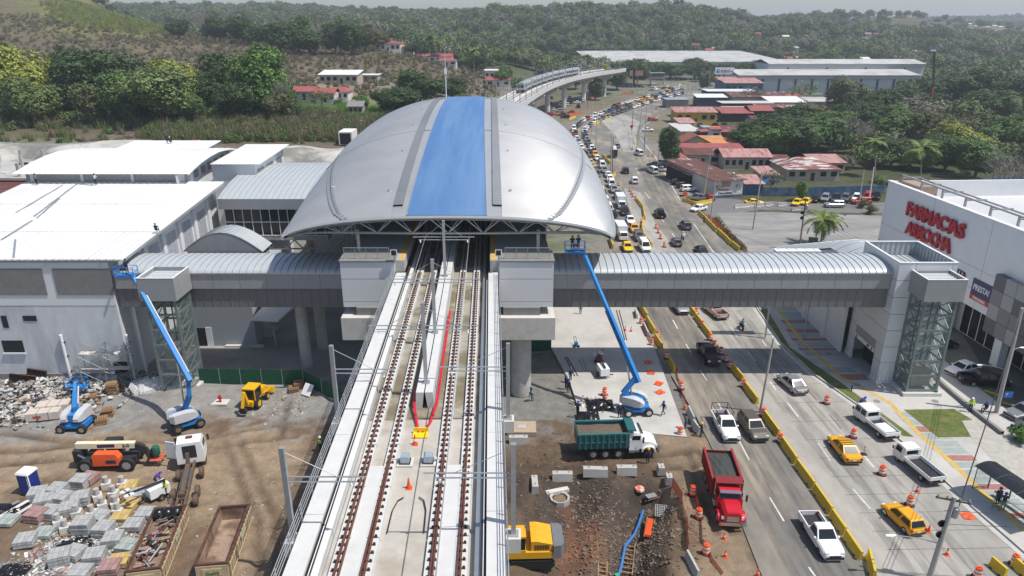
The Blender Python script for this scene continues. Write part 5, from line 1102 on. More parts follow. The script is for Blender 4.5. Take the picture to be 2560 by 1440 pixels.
who(2492,1262,90,'work','worker on the green ladder under the bus shelter roof',z=.6);who(2505,1275,60,'work','worker in lime belt standing under the bus shelter',vest=None,z=.13,legs=GRYC)
who(1575,320,200,'stand','man standing by the roadside pole near the orange sign',z=0,shirt=GRYC,hat='none')if False else None
p=G(1640,275);person(p,1,'stand','pedestrian on the shoulder near the orange sign',GRYC,NAVY,'none')
def roofp(px,py,Y,pose,label,ang=90,**k):p=GY(px,py,Y);return person(p,R(ang),pose,label,**k)
q=roofp(2232,690,76.6,'sit','roofer in lime vest and yellow helmet kneeling on the footbridge roof edge',hat='yellow',vest=HV,ang=0);q.location.z=13.65
for px,lb,sh in((240,'roofer in white shirt standing on the lower depot roof',CWHT),(92,'roofer in black standing on the depot roof near the open louvre',GRYC)):q=roofp(px,462,104.5,'work',lb,shirt=sh,hat='none');q.location.z=17.5
for px,lb in((420,'roofer in blue standing on the rear depot roof'),(427,'roofer in orange helmet crouching on the rear depot roof')):q=roofp(px,365,130,'stand' if px==420 else 'sit',lb,hat='blue' if px==420 else 'yellow');q.location.z=19.6
q=roofp(378,605,84,'sit','worker in dark clothes crouching at the depot roof corner',hat='none');q.location=(-43.6,84,15.95)
# site machinery 
def wheel(parent,x,y,r,w_,m=black,hubm=chrome,name='wheel'):
 o=ob(name,MB().lathe([(r*.55,-w_/2),(r*.94,-w_/2),(r,-w_*.36),(r,w_*.36),(r*.94,w_/2),(r*.55,w_/2)],20,axis='y'),m,parent,(x,y,r),smooth=True)
 ob('rim',MB().lathe([(r*.56,-w_/2-.01),(r*.5,-w_*.3),(r*.5,w_*.3),(r*.56,w_/2+.01)],14,axis='y'),hubm,o);return o
def basket(parent,c,ang):
 e=MB();x,y,z=c
 bk=ob('basket',MB().box((0,0,.06),(1.0,2.2,.1)),genie_blue,parent,c,ang)
 for a in(-1,1):
  for b in(-1,0,1):ob('basket_post',MB().b2(a*.5-.03,a*.5+.03,b*1.08-.03,b*1.08+.03,.1,1.1),genie_blue,bk)
 for h in(.55,1.1):ob('basket_rail',MB().path([(-.5,-1.08,h),(.5,-1.08,h),(.5,1.08,h),(-.5,1.08,h),(-.5,-1.08,h)],.035,5),genie_blue,bk)
 ob('control_box',MB().box((-.4,0,.95),(.25,.6,.35)),dark,bk)
 return bk
def boom_lift(label,loc,rz,tur,riser,boom_to,basket_c=None,txt=None):
 t=thing('boom_lift',label,'boom lift',loc,rz)
 B('chassis',genie_blue,t,(-1.3,1.3,-.75,.75,.45,.95),(-.9,.9,-.95,.95,.5,.8));B('axle',dark,t,(-1.25,-1.0,-1.1,1.1,.4,.6));B('axle',dark,t,(1.0,1.25,-1.1,1.1,.4,.6))
 for x in(-1.12,1.12):
  for y in(-1.0,1.0):wheel(t,x,y,.48,.38)
 tt=ob('turntable',MB().lathe([(.55,0),(.55,.2)],14,(0,0,.95)),dark,t);inv=Matrix.Rotation(-rz,3,'Z')
 u=R(tur)-rz;ru=Matrix.Rotation(u,3,'Z')
 for s_ in(-1,1):
  o=ob('counterweight' if s_>0 else 'engine_cover',MB().loft([[(x,s_*(.35+k0),z0),(x,s_*1.12*k1,z0),(x,s_*1.12*k1,z1),(x,s_*(.38+k0),z1+.05)]for x,k0,k1,z0,z1 in((-1.75,0,.62,1.25,1.95),(-1.4,0,.95,1.15,2.1),(0,0,1,1.15,2.1),(.7,0,.95,1.2,1.9),(1.0,0,.8,1.3,1.6))]),genie_grey,t);o.rotation_euler=(0,0,u)
 o=ob('turret',MB().box((-.3,0,1.5),(2.0,.6,.8)),genie_blue,t);o.rotation_euler=(0,0,u)
 W_=lambda p:inv@(Vector(p)-Vector(loc))
 pts=[W_(p)for p in riser]
 for a,b in zip(pts,pts[1:]):ob('riser_arm',MB().bar(a,b,.36,.5),genie_blue,t)
 a,b=pts[-1],W_(boom_to);L_=(b-a).length;d=(b-a)/L_
 ob('boom',MB().bar(a-d*.6,a+d*L_*.55,.42,.55),genie_blue,t);ob('boom_extension',MB().bar(a+d*L_*.5,b,.3,.4),mat('lift_blue_light',(.03,.25,.6),.4),t)
 x_=d.cross(Vector((0,0,1))).normalized()
 ob('cable_track',MB().bar(a+x_*.3+d*.5,a+x_*.3+d*L_*.8,.12,.16),dark if txt else mat('pale_track',(.6,.55,.5),.6),t)
 ob('lift_cylinder',MB().tube(pts[0]+Vector((0,0,.1)),a+d*L_*.2+Vector((0,0,-.35)),.1),chrome,t)
 if txt:
  n_=d.cross(x_).normalized()
  for sgn_,f_,s_ in((1,.30,'Genie'),(1,.44,'S-80 X')):
   o=text('marking',s_,.5,dark,t,a+d*L_*f_-x_*(.43 if f_<.5 else .43)*0+Vector((0,0,0)),(0,0,0),.004)
   zax=-x_ if(inv.inverted()@-x_).y<0 else x_
   xax=-d;yax=zax.cross(xax);m4=Matrix((xax,yax,zax)).transposed().to_4x4();m4.translation=a+d*L_*f_+zax*.216;o.matrix_basis=m4
 if basket_c is not None:ob('jib',MB().bar(b,W_(basket_c)+Vector((0,0,.3)),.2,.25),genie_blue,t);basket(t,W_(basket_c),R(90)-rz)
 return t
p=gp3(470,1065);bc=GY(316,690,73.6);bt=GY(332,690,73.4)
r1=GY(470,945,65.2)
boom_lift('blue boom lift with raised boom at the depot corner',p,R(35),40,[(p.x,p.y,2.1),(r1.x-.2,r1.y,3.8),(r1.x,r1.y,6.0)],bt,bc)
pb=bc.copy();person(bc+Vector((0,.3,.12)),R(90),'work','worker in the lift basket at the depot corner',hat='none')
p=G(1590,1030,.16);bc=GY(1437,630,74.4);bt=GY(1462,640,74.2);e=GY(1592,965,67.6)
boom_lift('blue boom lift on the plaza slab reaching up to the canopy edge',p,R(5),-25,[(p.x-.6,p.y,2.2),(GY(1556,1000,68).x,68.0,2.6),(GY(1590,955,68.2).x,68.2,4.4)],bt,bc,True)
for i,dx in enumerate((-.3,.35)):person(bc+Vector((dx,0,.12)),R(90),'work','worker in the %s half of the lift basket under the canopy edge'%('left' if i==0 else 'right'),hat='blue' if i else 'none')
p=gp3(195,1072);b3=GY(192,965,p.y+4.0)
boom_lift('blue boom lift folded low among the rubble',p,R(0),90+180,[(p.x,p.y+.3,1.9),(p.x*1.004,p.y+.6,2.3)],(p.x*1.062,p.y+5.4,2.6),(p.x*1.075,p.y+6.4,1.5))
p=gp3(283,1162);t=thing('telehandler','orange telehandler with long cream boom','telehandler',p,R(4))
for x in(-1.9,1.9):
 for y in(-1.05,1.05):wheel(t,x,y,.72,.5,hubm=steel)
B('frame',dark,t,(-2.8,2.5,-.6,.6,.6,1.2),(-3.1,-2.4,-.7,.7,.9,2.1));jo=mat('machine_orange',(.75,.11,.03),.45,var=.1)
ob('engine_cover',MB().loft([[(x,-1.25,.75),(x,-.45,.75),(x,-.45,z),(x,-1.2,z)]for x,z in((-1.15,1.85),(-.9,2.0),(1.0,1.95),(1.3,1.5))]),jo,t)
ob('decal',MB().b2(.1,1.0,-1.262,-1.25,1.0,1.35),navy,t);B('cab',dark,t,(-.6,.9,.45,1.15,1.0,2.5));ob('exhaust',MB().tube((-2.6,-.7,1.7),(-1.9,-.95,1.4),.13),chrome,t)
cream=mat('boom_cream',(.72,.66,.47),.5,var=.06)
ob('boom',MB().bar((-2.9,-.1,2.45),(2.5,-.1,2.3),.5,.55),cream,t);ob('boom_tip',MB().bar((2.5,-.1,2.3),(3.3,-.1,1.9),.4,.5).bar((3.3,-.1,1.9),(3.75,-.1,.7),.35,.4),dark,t)
text('marking','JLG',.42,dark,t,(1.75,-.36,2.33),(R(90),0,0),.004,.015);ob('decal_band',MB().b2(-.9,.7,-.358,-.352,2.2,2.55),navy,t)
for y in(-.5,.3):B('fork',dark,t,(3.75,4.95,y,y+.12,.55,.62))
B('fork_carriage',dark,t,(3.65,3.78,-.65,.55,.5,1.5))
q=t.matrix_basis@Vector((4.3,-.1,0));wt_=tag(ob('water_drum',MB().lathe([(.3,0),(.36,.08),(.36,.8),(.3,.95),(.12,1.0)],16),mat('drum_green',(.02,.12,.07),.5),None,(q.x,q.y,p.z+1.05),smooth=True),'dark green tank standing on an orange pallet at the forks','tank')
PAL={}
def pallet(loc,rz,m=wood,label='empty wooden pallet',group='loose pallets',rot=None):
 t=thing('pallet',label,'pallet',loc,rz,group)
 if rot:t.rotation_euler=rot
 if 'p' not in PAL:PAL['p']=MB().b2(-.06,.06,-.6,.6,0,.025).mesh('top_slat',[wood]);PAL['b']=MB().b2(-.55,.55,-.05,.05,0,.1).mesh('bearer',[wood])
 for k in range(6):
  o=link('top_slat',PAL['p'],t,(-.5+k*.2,0,.1))
  if m is not wood:o.material_slots[0].link='OBJECT';o.material_slots[0].material=m
 for y in(-.5,0,.5):
  o=link('bearer',PAL['b'],t,(0,y,0))
  if m is not wood:o.material_slots[0].link='OBJECT';o.material_slots[0].material=m
 return t
pallet((q.x,q.y,p.z+.64),R(4),mat('pallet_orange',(.65,.13,.08),.7),'orange pallet resting on the telehandler forks',None)
a,b=gp3(455,1290),gp3(487,1150);rzv=math.atan2(b.y-a.y,b.x-a.x);mid=(a+b)/2
t=thing('hooklift_truck','muddy white hook-lift truck with bare chassis and open cab door','truck',mid,rzv);mud=mat('mud',(.12,.085,.06),.9,var=.3,scale=3)
B('frame',mud,t,(-4.6,2.6,-.45,-.25,.85,1.15),(-4.6,2.6,.25,.45,.85,1.15))
for k in range(7):B('crossmember',mud,t,(-4.4+k*1.1,-4.2+k*1.1,-.45,.45,.9,1.1))
ob('hook_arm',MB().bar((-3.2,0,1.35),(1.4,0,1.55),.4,.3).bar((1.4,0,1.55),(1.6,0,2.6),.35,.3),mud,t)
ob('ram',MB().tube((-2,-.3,1.3),(.8,-.3,1.4),.11).tube((-2,.3,1.3),(.8,.3,1.4),.11),chrome,t)
ob('cab',MB().loft([[(x,-1.2,.8),(x,1.2,.8),(x,1.2,2.1),(x,1.05*k,zt),(x,-1.05*k,zt),(x,-1.2,2.1)]for x,k,zt in((2.75,1,3.0),(3.9,1,3.15),(4.5,.96,2.9),(4.85,.9,2.2))]),wht,t)
ob('windscreen',MB().add([(4.86,-1.05,2.2),(4.86,1.05,2.2),(4.56,.95,2.85),(4.56,-.95,2.85)],[(0,1,2,3)]),glass_dk,t);ob('rear_panel',MB().b2(2.72,2.745,-.6,.6,1.4,2.7),dark,t);B('roof_hatch',rust,t,(3.4,3.8,-.3,.3,3.12,3.18));ob('door',MB().box((3.7,1.75,1.95),(1.0,.08,1.8),rz=R(60)),wht,t)
for s_ in(-1,1):ob('side_window',MB().b2(3.3,4.3,s_*1.2,s_*1.215,2.05,2.7),glass_dk,t);B('mirror',dark,t,(4.6,4.75,s_*1.45-.1,s_*1.45+.1,2.0,2.6))
for x in(3.6,1.4,-1.6,-3.0):
 for y in(-1.0,1.0):wheel(t,x,y,.52,.36,mud,mud)
B('bumper',dark,t,(4.8,5.0,-1.2,1.2,.6,1.0))
ctn=mat('container_cream',(.5,.4,.25),.7,var=.15,scale=1.5,col2=(.3,.14,.07),scale2=.8,fac2=(.56,.72));insd=mat('container_inside',(.33,.24,.18),.85,var=.3,scale=1,col2=(.16,.1,.07),scale2=.6)
def container(label,a,b,w_,h,full=False,sgn_txt='GesVil'):
 rz_=math.atan2(b.y-a.y,b.x-a.x);L_=(b-a).length;c=(a+b)/2;t=thing('rolloff_container',label,'container',c,rz_)
 B('floor',insd,t,(-L_/2,L_/2,-w_/2,w_/2,.12,.22))
 for s_ in(-1,1):
  B('side_wall',insd,t,(-L_/2,L_/2,s_*w_/2-.04,s_*w_/2+.04,.22,h))
  for k in range(int(L_/.55)):x=-L_/2+.3+k*.55;B('side_rib',ctn,t,(x-.07,x+.07,s_*(w_/2+.04),s_*(w_/2+.14),.2,h-.12))
  for z in(.3,h-.12):B('side_rail',ctn,t,(-L_/2,L_/2,s_*(w_/2+.141),s_*(w_/2+.18),z-.06,z+.06))
  B('top_rail',rust,t,(-L_/2-.08,L_/2+.08,s_*w_/2-.1,s_*w_/2+.12,h,h+.1))
 B('front_wall',insd,t,(L_/2-.08,L_/2,-w_/2+.05,w_/2-.05,.22,h));B('tailgate',insd,t,(-L_/2,-L_/2+.08,-w_/2+.05,w_/2-.05,.22,h));B('top_rail',rust,t,(L_/2-.12,L_/2+.08,-w_/2+.1,w_/2-.1,h,h+.1));B('top_rail',rust,t,(-L_/2-.08,-L_/2+.12,-w_/2+.1,w_/2-.1,h,h+.1))
 for k in range(8):z=.25+k*(h-.3)/8;B('tailgate_rib',ctn,t,(-L_/2-.1,-L_/2,-w_/2,w_/2,z,z+.12))
 B('plate',ctn,t,(-L_/2-.13,-L_/2-.1,-.75,.75,.5,1.15));text('plate_text',sgn_txt,.42,mat('sign_green',(.02,.15,.05),.6),t,(-L_/2-.14,0,.72),(R(90),0,R(-90)),.004,.012,.9)
 ob('side_sign',MB().b2(-.2,1.2,-w_/2-.2,-w_/2-.19,.9,1.3),mat('sign_pale',(.4,.5,.4),.6),t)
 return t,L_,w_
a,b=gp3(535,1448),gp3(592,1300);a.z=b.z=min(a.z,b.z)
container('empty cream roll-off container with rusty rim',a,b,2.4,1.5)
a,b=gp3(365,1460),gp3(432,1300);a.z=b.z=min(a.z,b.z);t,L_,w_=container('cream roll-off container heaped with demolition waste',a,b,2.4,1.5)
rs=random.Random(3);wcol=[rust,wood,steel,dark,concrete,paver_red,mat('old_board',(.3,.22,.17),.9)]
for k in range(60):
 pc=(rs.uniform(-L_/2+.5,L_/2-.5),rs.uniform(-.8,.8),rs.uniform(1.0,1.55));o=ob('scrap_board',MB().box((0,0,0),(rs.uniform(.6,2.0),rs.uniform(.08,.35),.05)),rs.choice(wcol),t,pc);o.rotation_euler=(rs.uniform(-.4,.4),rs.uniform(-.4,.4),rs.uniform(0,3))
ob('fill',MB().box((0,0,.6),(L_-.3,2.2,.8)),soil,t)
for k in range(3):
 o=ob('waste_bag',MB().lathe([(.1,-.3),(.42,-.2),(.5,.05),(.35,.3),(.1,.4)],9,(L_/2-.8,-.7+k*.7,1.6)),bin_bag,t,smooth=True)
def dump(label,loc,rz,cabm,bodym,ribm,axles,loadm,bonnet='round'):
 t=thing('dump_truck',label,'dump truck',loc,rz)
 B('frame',dark,t,(-3.6,3.6,-.45,.45,.75,1.05))
 for x in axles:
  for y in(-.98,.98):wheel(t,x,y,.52,.45 if x<2 else .3,hubm=steel)
 h0,h1=1.25,2.75
 B('bed_floor',bodym,t,(-3.8,1.0,-1.2,1.2,1.15,1.27))
 for s_ in(-1,1):
  B('bed_side',bodym,t,(-3.8,1.0,s_*1.25-.04,s_*1.25+.04,h0,h1));B('bed_rail',ribm,t,(-3.9,1.05,s_*1.25-.1,s_*1.25+.1,h1,h1+.14))
  for k in range(9):x=-3.7+k*.57;B('bed_rib',ribm,t,(x-.06,x+.06,s_*1.29,s_*1.40,h0,h1))
  B('bed_rail',ribm,t,(-3.8,1.0,s_*1.295,s_*1.36,1.9,2.0))
 B('headboard',bodym,t,(.95,1.05,-1.2,1.2,h0,h1+.25));ob('cab_guard',MB().box((1.4,0,h1+.32),(.9,2.3,.1),ry=R(8)),bodym,t);B('tailgate',bodym,t,(-3.88,-3.8,-1.25,1.25,h0,h1-.1))
 ob('load',MB().grid([[(-3.7+i*.46,-1.18+j*.3,2.45+.25*math.sin(math.pi*j/8)*math.sin(math.pi*i/10)+.04*math.sin(i*5.1+j*3.3))for j in range(9)]for i in range(11)]),loadm,t,fix=False)
 ob('cab',MB().loft([[(x,-1.05,.95),(x,1.05,.95),(x,1.05,1.95),(x,.9*k,zt),(x,-.9*k,zt),(x,-1.05,1.95)]for x,k,zt in((1.25,1,2.6),(1.9,1,2.65),(2.25,.97,2.55),(2.55,.95,1.98))]),cabm,t)
 ob('windscreen',MB().add([(2.57,-.92,2.0),(2.57,.92,2.0),(2.28,.8,2.5),(2.28,-.8,2.5)],[(0,1,2,3)]),glass_dk,t);ob('sun_visor',MB().box((2.42,0,2.58),(.3,1.8,.05),ry=R(15)),chrome,t)
 bt=[(2.5,.95,1.95),(3.2,.9,1.85),(3.75,.82,1.65),(4.0,.7,1.35)]if bonnet=='round' else[(2.5,.85,1.95),(3.3,.8,1.85),(4.0,.74,1.72),(4.08,.7,1.6)]
 ob('bonnet',MB().loft([[(x,-k,.75),(x,k,.75),(x,k,z-.25),(x,k*.7,z),(x,-k*.7,z),(x,-k,z-.25)]for x,k,z in bt]),cabm,t);ob('grille',MB().b2(4.02 if bonnet=='round' else 4.09,4.06 if bonnet=='round' else 4.13,-.5,.5,.85,1.35),chrome,t);B('bumper',chrome,t,(4.05,4.25,-1.15,1.15,.5,.8))
 for s_ in(-1,1):
  ob('side_window',MB().b2(1.5,2.3,s_*1.02,s_*1.065,1.95,2.4),glass_dk,t);ob('fender',MB().ext([(3.2+.72*math.cos(q),.55+.66*math.sin(q))for q in np.linspace(.1,3.04,9)]+[(3.2+.62*math.cos(q),.55+.58*math.sin(q))for q in np.linspace(3.04,.1,9)],s_*.78,s_*1.16),cabm,t);B('headlight',lamp_glass,t,(3.95,4.06,s_*.78-.15,s_*.78+.15,1.0,1.25));B('mirror',dark,t,(2.45,2.6,s_*1.35-.08,s_*1.35+.08,1.8,2.4));ob('exhaust_stack',MB().tube((1.12,s_*1.0,1.2),(1.12,s_*1.0,3.1),.08),chrome,t);ob('fuel_tank',MB().tube((1.2,s_*.95,.75),(2.2,s_*.95,.75),.3,n=12),chrome,t)
 return t
p=gp3(1535,1132);dump('dump truck with white cab and teal ribbed body',p,R(3),wht,mat('dump_teal',(.015,.1,.105),.5,var=.12),mat('dump_teal_rib',(.03,.15,.15),.5),(3.2,.2,-1.1,-2.3),mat('load_brown',(.13,.1,.075),.95,var=.25,scale=3,bump=.05))
a,b=G(1790,1195),G(1824,1308);p=(a+b)/2;dump('bright red dump truck with covered load of soil',(p.x,p.y,0),math.atan2(b.y-a.y,b.x-a.x),mat('truck_red',(.5,.012,.025),.3,var=.05),mat('dump_red',(.2,.02,.022),.5,var=.15),mat('dump_red_rib',(.3,.03,.03),.5),(3.2,-1.2,-2.4),mat('load_tarp',(.05,.055,.05),.8,var=.2,bump=.05),'square')
p=gp3(1325,1385);p.z=max(p.z,-.3);t=thing('excavator','yellow tracked excavator tucked beside the viaduct','excavator',p,R(182));ey=mat('excavator_yellow',(.68,.36,.02),.45,var=.08)
for s_ in(-1,1):
 o=ob('crawler_track',MB().ext([(-1.9,.35),(-1.6,0),(1.6,0),(1.9,.35),(1.6,.75),(-1.6,.75)],s_*1.1-.28,s_*1.1+.28),black,t)
 for k in range(12):B('track_pad',dark,o,(-1.5+k*.27,-1.4+k*.27,s_*1.1-.3,s_*1.1+.3,.75,.8))
ob('slew_ring',MB().lathe([(.7,.7),(.7,1.0)],16),dark,t)
B('house_deck',ey,t,(-1.7,1.9,-1.35,1.35,1.0,1.6));ob('engine_hood',MB().loft([[(x,-1.2,1.6),(x,1.2,1.6),(x,1.2,z),(x,-1.2,z)]for x,z in((-1.7,2.2),(-.5,2.5),(.0,2.5))]),ey,t)
for k in range(9):B('grille_slat',dark,t,(-1.4+k*.13,-1.34+k*.13,1.205,1.23,1.7,2.2))
ob('counterweight',MB().loft([[(x,-1.4*k,1.0),(x,1.4*k,1.0),(x,1.4*k,2.2),(x,-1.4*k,2.2)]for x,k in((-2.6,.75),(-2.35,.95),(-1.75,1))]),mat('counterweight_grey',(.16,.17,.18),.5),t,smooth=True)
B('cab_frame',ey,t,(.4,1.9,.35,1.35,1.6,1.8),(.4,1.9,.35,1.35,2.95,3.1));B('cab_glass',glass_dk,t,(.45,1.85,.4,1.3,1.8,2.95));B('tool_box',ey,t,(.4,1.7,-1.3,-.5,1.6,2.1))
ob('boom',MB().bar((1.6,-.1,1.7),(4.2,-.1,4.6),.45,.65).bar((4.2,-.1,4.6),(6.6,-.1,4.0),.42,.6),ey,t);ob('arm',MB().bar((6.6,-.1,4.2),(7.1,-.1,1.4),.38,.5),ey,t);ob('bucket',MB().ext([(6.7,1.5),(7.5,1.4),(7.9,.7),(7.3,.1),(6.7,.3)],-.6,.5),dark,t);ob('boom_ram',MB().tube((2.2,.2,1.5),(4.0,.2,4.2),.1),chrome,t)
p=gp3(640,1008);t=thing('backhoe_loader','yellow backhoe loader parked by the green fence','backhoe',p,R(82));t.scale=(.86,.86,.86);by=mat('backhoe_yellow',(.72,.4,.01),.45,var=.1)
for x,r in((-1.0,.75),(1.4,.5)):
 for y in(-.9,.9):wheel(t,x,y,r,.4,hubm=by)
B('body',by,t,(.2,2.2,-.5,.5,.8,1.7));B('cab_roof',by,t,(-1.5,.4,-.85,.85,2.75,2.9));B('cab_glass',glass_dk,t,(-1.4,.3,-.75,.75,1.3,2.75));B('rear_frame',by,t,(-1.9,.2,-.6,.6,.6,1.3))
for x in(-1.45,.3):
 for y in(-.8,.8):B('cab_pillar',by,t,(x-.06,x+.06,y-.05,y+.05,1.2,2.75))
ob('backhoe_boom',MB().bar((-1.9,0,1.0),(-2.6,0,3.0),.3,.4).bar((-2.6,0,3.0),(-3.3,0,1.2),.26,.35),by,t);ob('backhoe_bucket',MB().ext([(-3.5,1.2),(-3.0,1.1),(-2.9,.5),(-3.4,.4)],-.4,.4),dark,t);ob('loader_bucket',MB().ext([(2.6,.3),(3.3,.2),(3.4,.9),(2.8,1.0)],-1.1,1.1),by,t);B('loader_arm',by,t,(1.0,2.9,-.75,-.6,.7,1.1));B('loader_arm',by,t,(1.0,2.9,.6,.75,.7,1.1))
p=gp3(80,1232);t=thing('portable_toilet','dark blue portable toilet with white roof','toilet',p,R(-8));tb=mat('toilet_blue',(.015,.03,.2),.45,var=.08)
B('base',dark,t,(-.6,.6,-.6,.6,0,.12));B('cabin',tb,t,(-.56,.56,-.56,.56,.12,2.1));ob('roof',MB().loft([[(-.62*k,-.62*k,z),(.62*k,-.62*k,z),(.62*k,.62*k,z),(-.62*k,.62*k,z)]for k,z in((1,2.1),(1.02,2.2),(.85,2.38),(.5,2.42))]),wht,t);B('door',mat('toilet_door',(.02,.04,.25),.4),t,(-.42,.42,-.59,-.56,.15,2.0));B('door_frame',wht,t,(.43,.47,-.6,-.56,.15,2.05));B('corner',wht,t,(.555,.6,-.6,-.5,.12,2.1));B('handle',dark,t,(-.36,-.3,-.62,-.59,.95,1.15))
for(px,py,lb,rr)in((1507,940,'white light tower trailer on the plaza slab',100),(398,1242,'white light tower trailer lowered beside the paver pallets',230)):
 p=gp3(px,py)if px<1000 else G(px,py,.16);t=thing('light_tower',lb,'light tower',p,R(rr))
 B('cabinet',wht,t,(-.9,.9,-.55,.55,.45,1.35));B('drawbar',dark,t,(.9,2.2,-.05,.05,.4,.5));B('vent',dark,t,(-.5,.4,-.56,-.55,.7,1.1));B('outrigger',dark,t,(-.6,-.5,-1.1,1.1,.35,.45))
 for y in(-.65,.65):wheel(t,0,y,.32,.2)
 ob('mast',MB().bar((-.8,0,1.5),(2.4,0,1.75),.16),dark,t);ob('mast_lift',MB().bar((-.6,0,1.35),(-.6,0,1.5),.2),dark,t)
 for k,(dx,dy)in enumerate(((2.3,-.45),(2.3,.45),(2.65,-.4),(2.65,.4))):ob('floodlight',MB().lathe([(.06,0),(.24,.1),(.26,.16)],14,(dx,dy,1.75)),lamp_glass,t,smooth=True)
p=G(1497,905,.16);t=thing('concrete_float','small red power tool on the shaded slab','machine',p,R(60));B('engine',mat('tool_red',(.3,.05,.03),.5),t,(-.45,.45,-.3,.3,.35,.85));ob('rotor',MB().lathe([(.6,.05),(.6,.2),(.2,.35)],14),dark,t);ob('handle',MB().path([(.3,0,.7),(1.2,0,1.3)],.05),dark,t)
p=G(1440,865,.16);t=thing('wacker_plate','small blue compactor on the sunny slab','machine',p,R(100));B('plate',dark,t,(-.35,.35,-.25,.25,.02,.12));B('engine',genie_blue,t,(-.25,.25,-.2,.2,.15,.6));ob('handle',MB().path([(.2,.15,.5),(.8,.15,1.0),(.8,-.15,1.0),(.2,-.15,.5)],.03),dark,t)
for y in(-.3,.3):wheel(t,-.4,y,.18,.1)
p=gp3(552,1010);t=thing('fire_hydrant','red hydrant on a square concrete pad','hydrant',p);B('pad',concrete_lt,t,(-.9,.9,-.6,.6,0,.15));ob('body',MB().lathe([(.16,.15),(.12,.3),(.12,.8),(.17,.85),(.1,1.0),(.04,1.08)],12),mat('hydrant_red',(.5,.01,.015),.4),t,smooth=True);ob('outlet',MB().tube((-.25,0,.65),(.25,0,.65),.08),mat('hydrant_red',(.5,.01,.015),.4),t)
p=GY(200,940,74.2);t=thing('scaffold','steel tube scaffold standing against the depot wall','scaffold',(p.x,74.4,0));
x1=GY(318,900,74.4).x-p.x
xs=[0,x1*.5,x1]
for x in xs:
 for y in(0,1.1):ob('standard',MB().tube((x,y,0),(x,y,5.2),.045,n=6),steel,t)
 for z in np.arange(.5,5.2,.45):ob('rung',MB().tube((x,0,z),(x,1.1,z),.03,n=5),steel,t)
for x0,x1_ in zip(xs,xs[1:]):
 for z in(.2,2.2,4.1):
  for y in(0,1.1):ob('cross_brace',MB().tube((x0,y,z),(x1_,y,min(z+1.7,5.1)),.028,n=5),steel,t);ob('cross_brace',MB().tube((x0,y,min(z+1.7,5.1)),(x1_,y,z),.028,n=5),steel,t)
 for z in(2.1,4.0):B('deck_plank',mat('plank',(.55,.52,.47),.8),t,(x0+.05,x1_-.05,.1,1.0,z,z+.05))
 # stacks of pavers, pedestals, debris 
lay={}
def paver_stack(px,py,n_,m,label,rz=None,sz=(1.45,1.4),onp=True,z=None,lh=.15):
 p=gp3(px,py);p.z=p.z if z is None else z;rz=R(rs.uniform(-14,22))if rz is None else R(rz);t=thing('paver_stack',label,'pavers',p,rz);h=0
 if onp:
  ob('pallet',MB().b2(-.6,.6,-.6,-.48,0,.1).b2(-.6,.6,-.06,.06,0,.1).b2(-.6,.6,.48,.6,0,.1).b2(-.6,.6,-.6,.6,.1,.13),wood,t);h=.13
 for k in range(n_):
  mb=MB();nb=4
  for i in range(nb):
   for j in range(2):mb.b2(-sz[0]/2+sz[0]*i/nb+.012,-sz[0]/2+sz[0]*(i+1)/nb-.012,-sz[1]/2+sz[1]*j/2+.012,-sz[1]/2+sz[1]*(j+1)/2-.012,h,h+lh-.012)
  o=ob('paver_course',mb,m,t);o['kind']='stuff';o.location=(rs.uniform(-.02,.02),rs.uniform(-.02,.02),0);h+=lh
 return t
rs=random.Random(21)
STK=[(160,1268,7,paver_grey,'tall grey paver stack next to the blue toilet'),(148,1238,5,paver_grey,'wrapped grey paver stack on top of its neighbours by the toilet'),(118,1275,6,paver_grey,'grey paver stack at the corner by the toilet'),(205,1218,6,paver_grey,'grey paver stack behind the wrapped stacks'),(205,1262,6,paver_grey,'grey paver stack among the wrapped ones'),(212,1330,7,paver_grey,'tall clean grey paver stack beside the red ones'),(252,1300,4,paver_grey,'grey paver stack between pedestals and yellow blocks'),(348,1240,3,paver_grey,'low grey paver stack beside the light tower'),(100,1250,5,paver_grey,'torn-wrapped grey paver stack against the toilet'),(97,1310,5,paver_red,'pinkish red paver stack beside green pavers'),(225,1205,4,paver_red,'red and white paver stack behind the pedestals'),(262,1335,5,paver_grey,'grey paver stack among loose broken blocks'),(278,1428,4,paver_red,'red paver stack beside the full container'),(365,1290,3,paver_grey,'small grey paver pile near the yellow blocks'),(115,1345,2,paver_green,'low pale green paver stack with plastic cover'),(240,1400,5,paver_grey,'grey paver stack broken at the corners'),(320,1370,3,paver_green,'green paver stack beside the full container'),(25,1320,2,paver_green,'flat green paver bundle by the long boards'),(155,1410,6,paver_grey,'grey paver stack under torn clear film'),(205,1440,4,paver_grey,'collapsing grey paver stack at the site edge'),(325,1222,3,paver_yel,'yellow paver stack on a new pallet'),(325,1268,3,paver_yel,'tumbled yellow paver pile by the red stack'),(305,1300,3,paver_yel,'small yellow block pile on grey pavers'),(335,1318,3,paver_grey,'low grey stack by the yellow block pile'),(285,1360,5,paver_grey,'grey paver stack beside the full container wall'),(190,1395,4,paver_grey,'grey paver stack behind the black sheet'),(70,1370,4,paver_grey,'lone grey paver stack at the dirt mound'),(130,1300,5,paver_grey,'grey paver stack behind the pinkish one'),(178,1290,6,paver_grey,'grey paver stack in the middle of the yard'),(300,1410,3,paver_yel,'yellow paver stack against the full container')]
for s_ in STK:paver_stack(*s_)
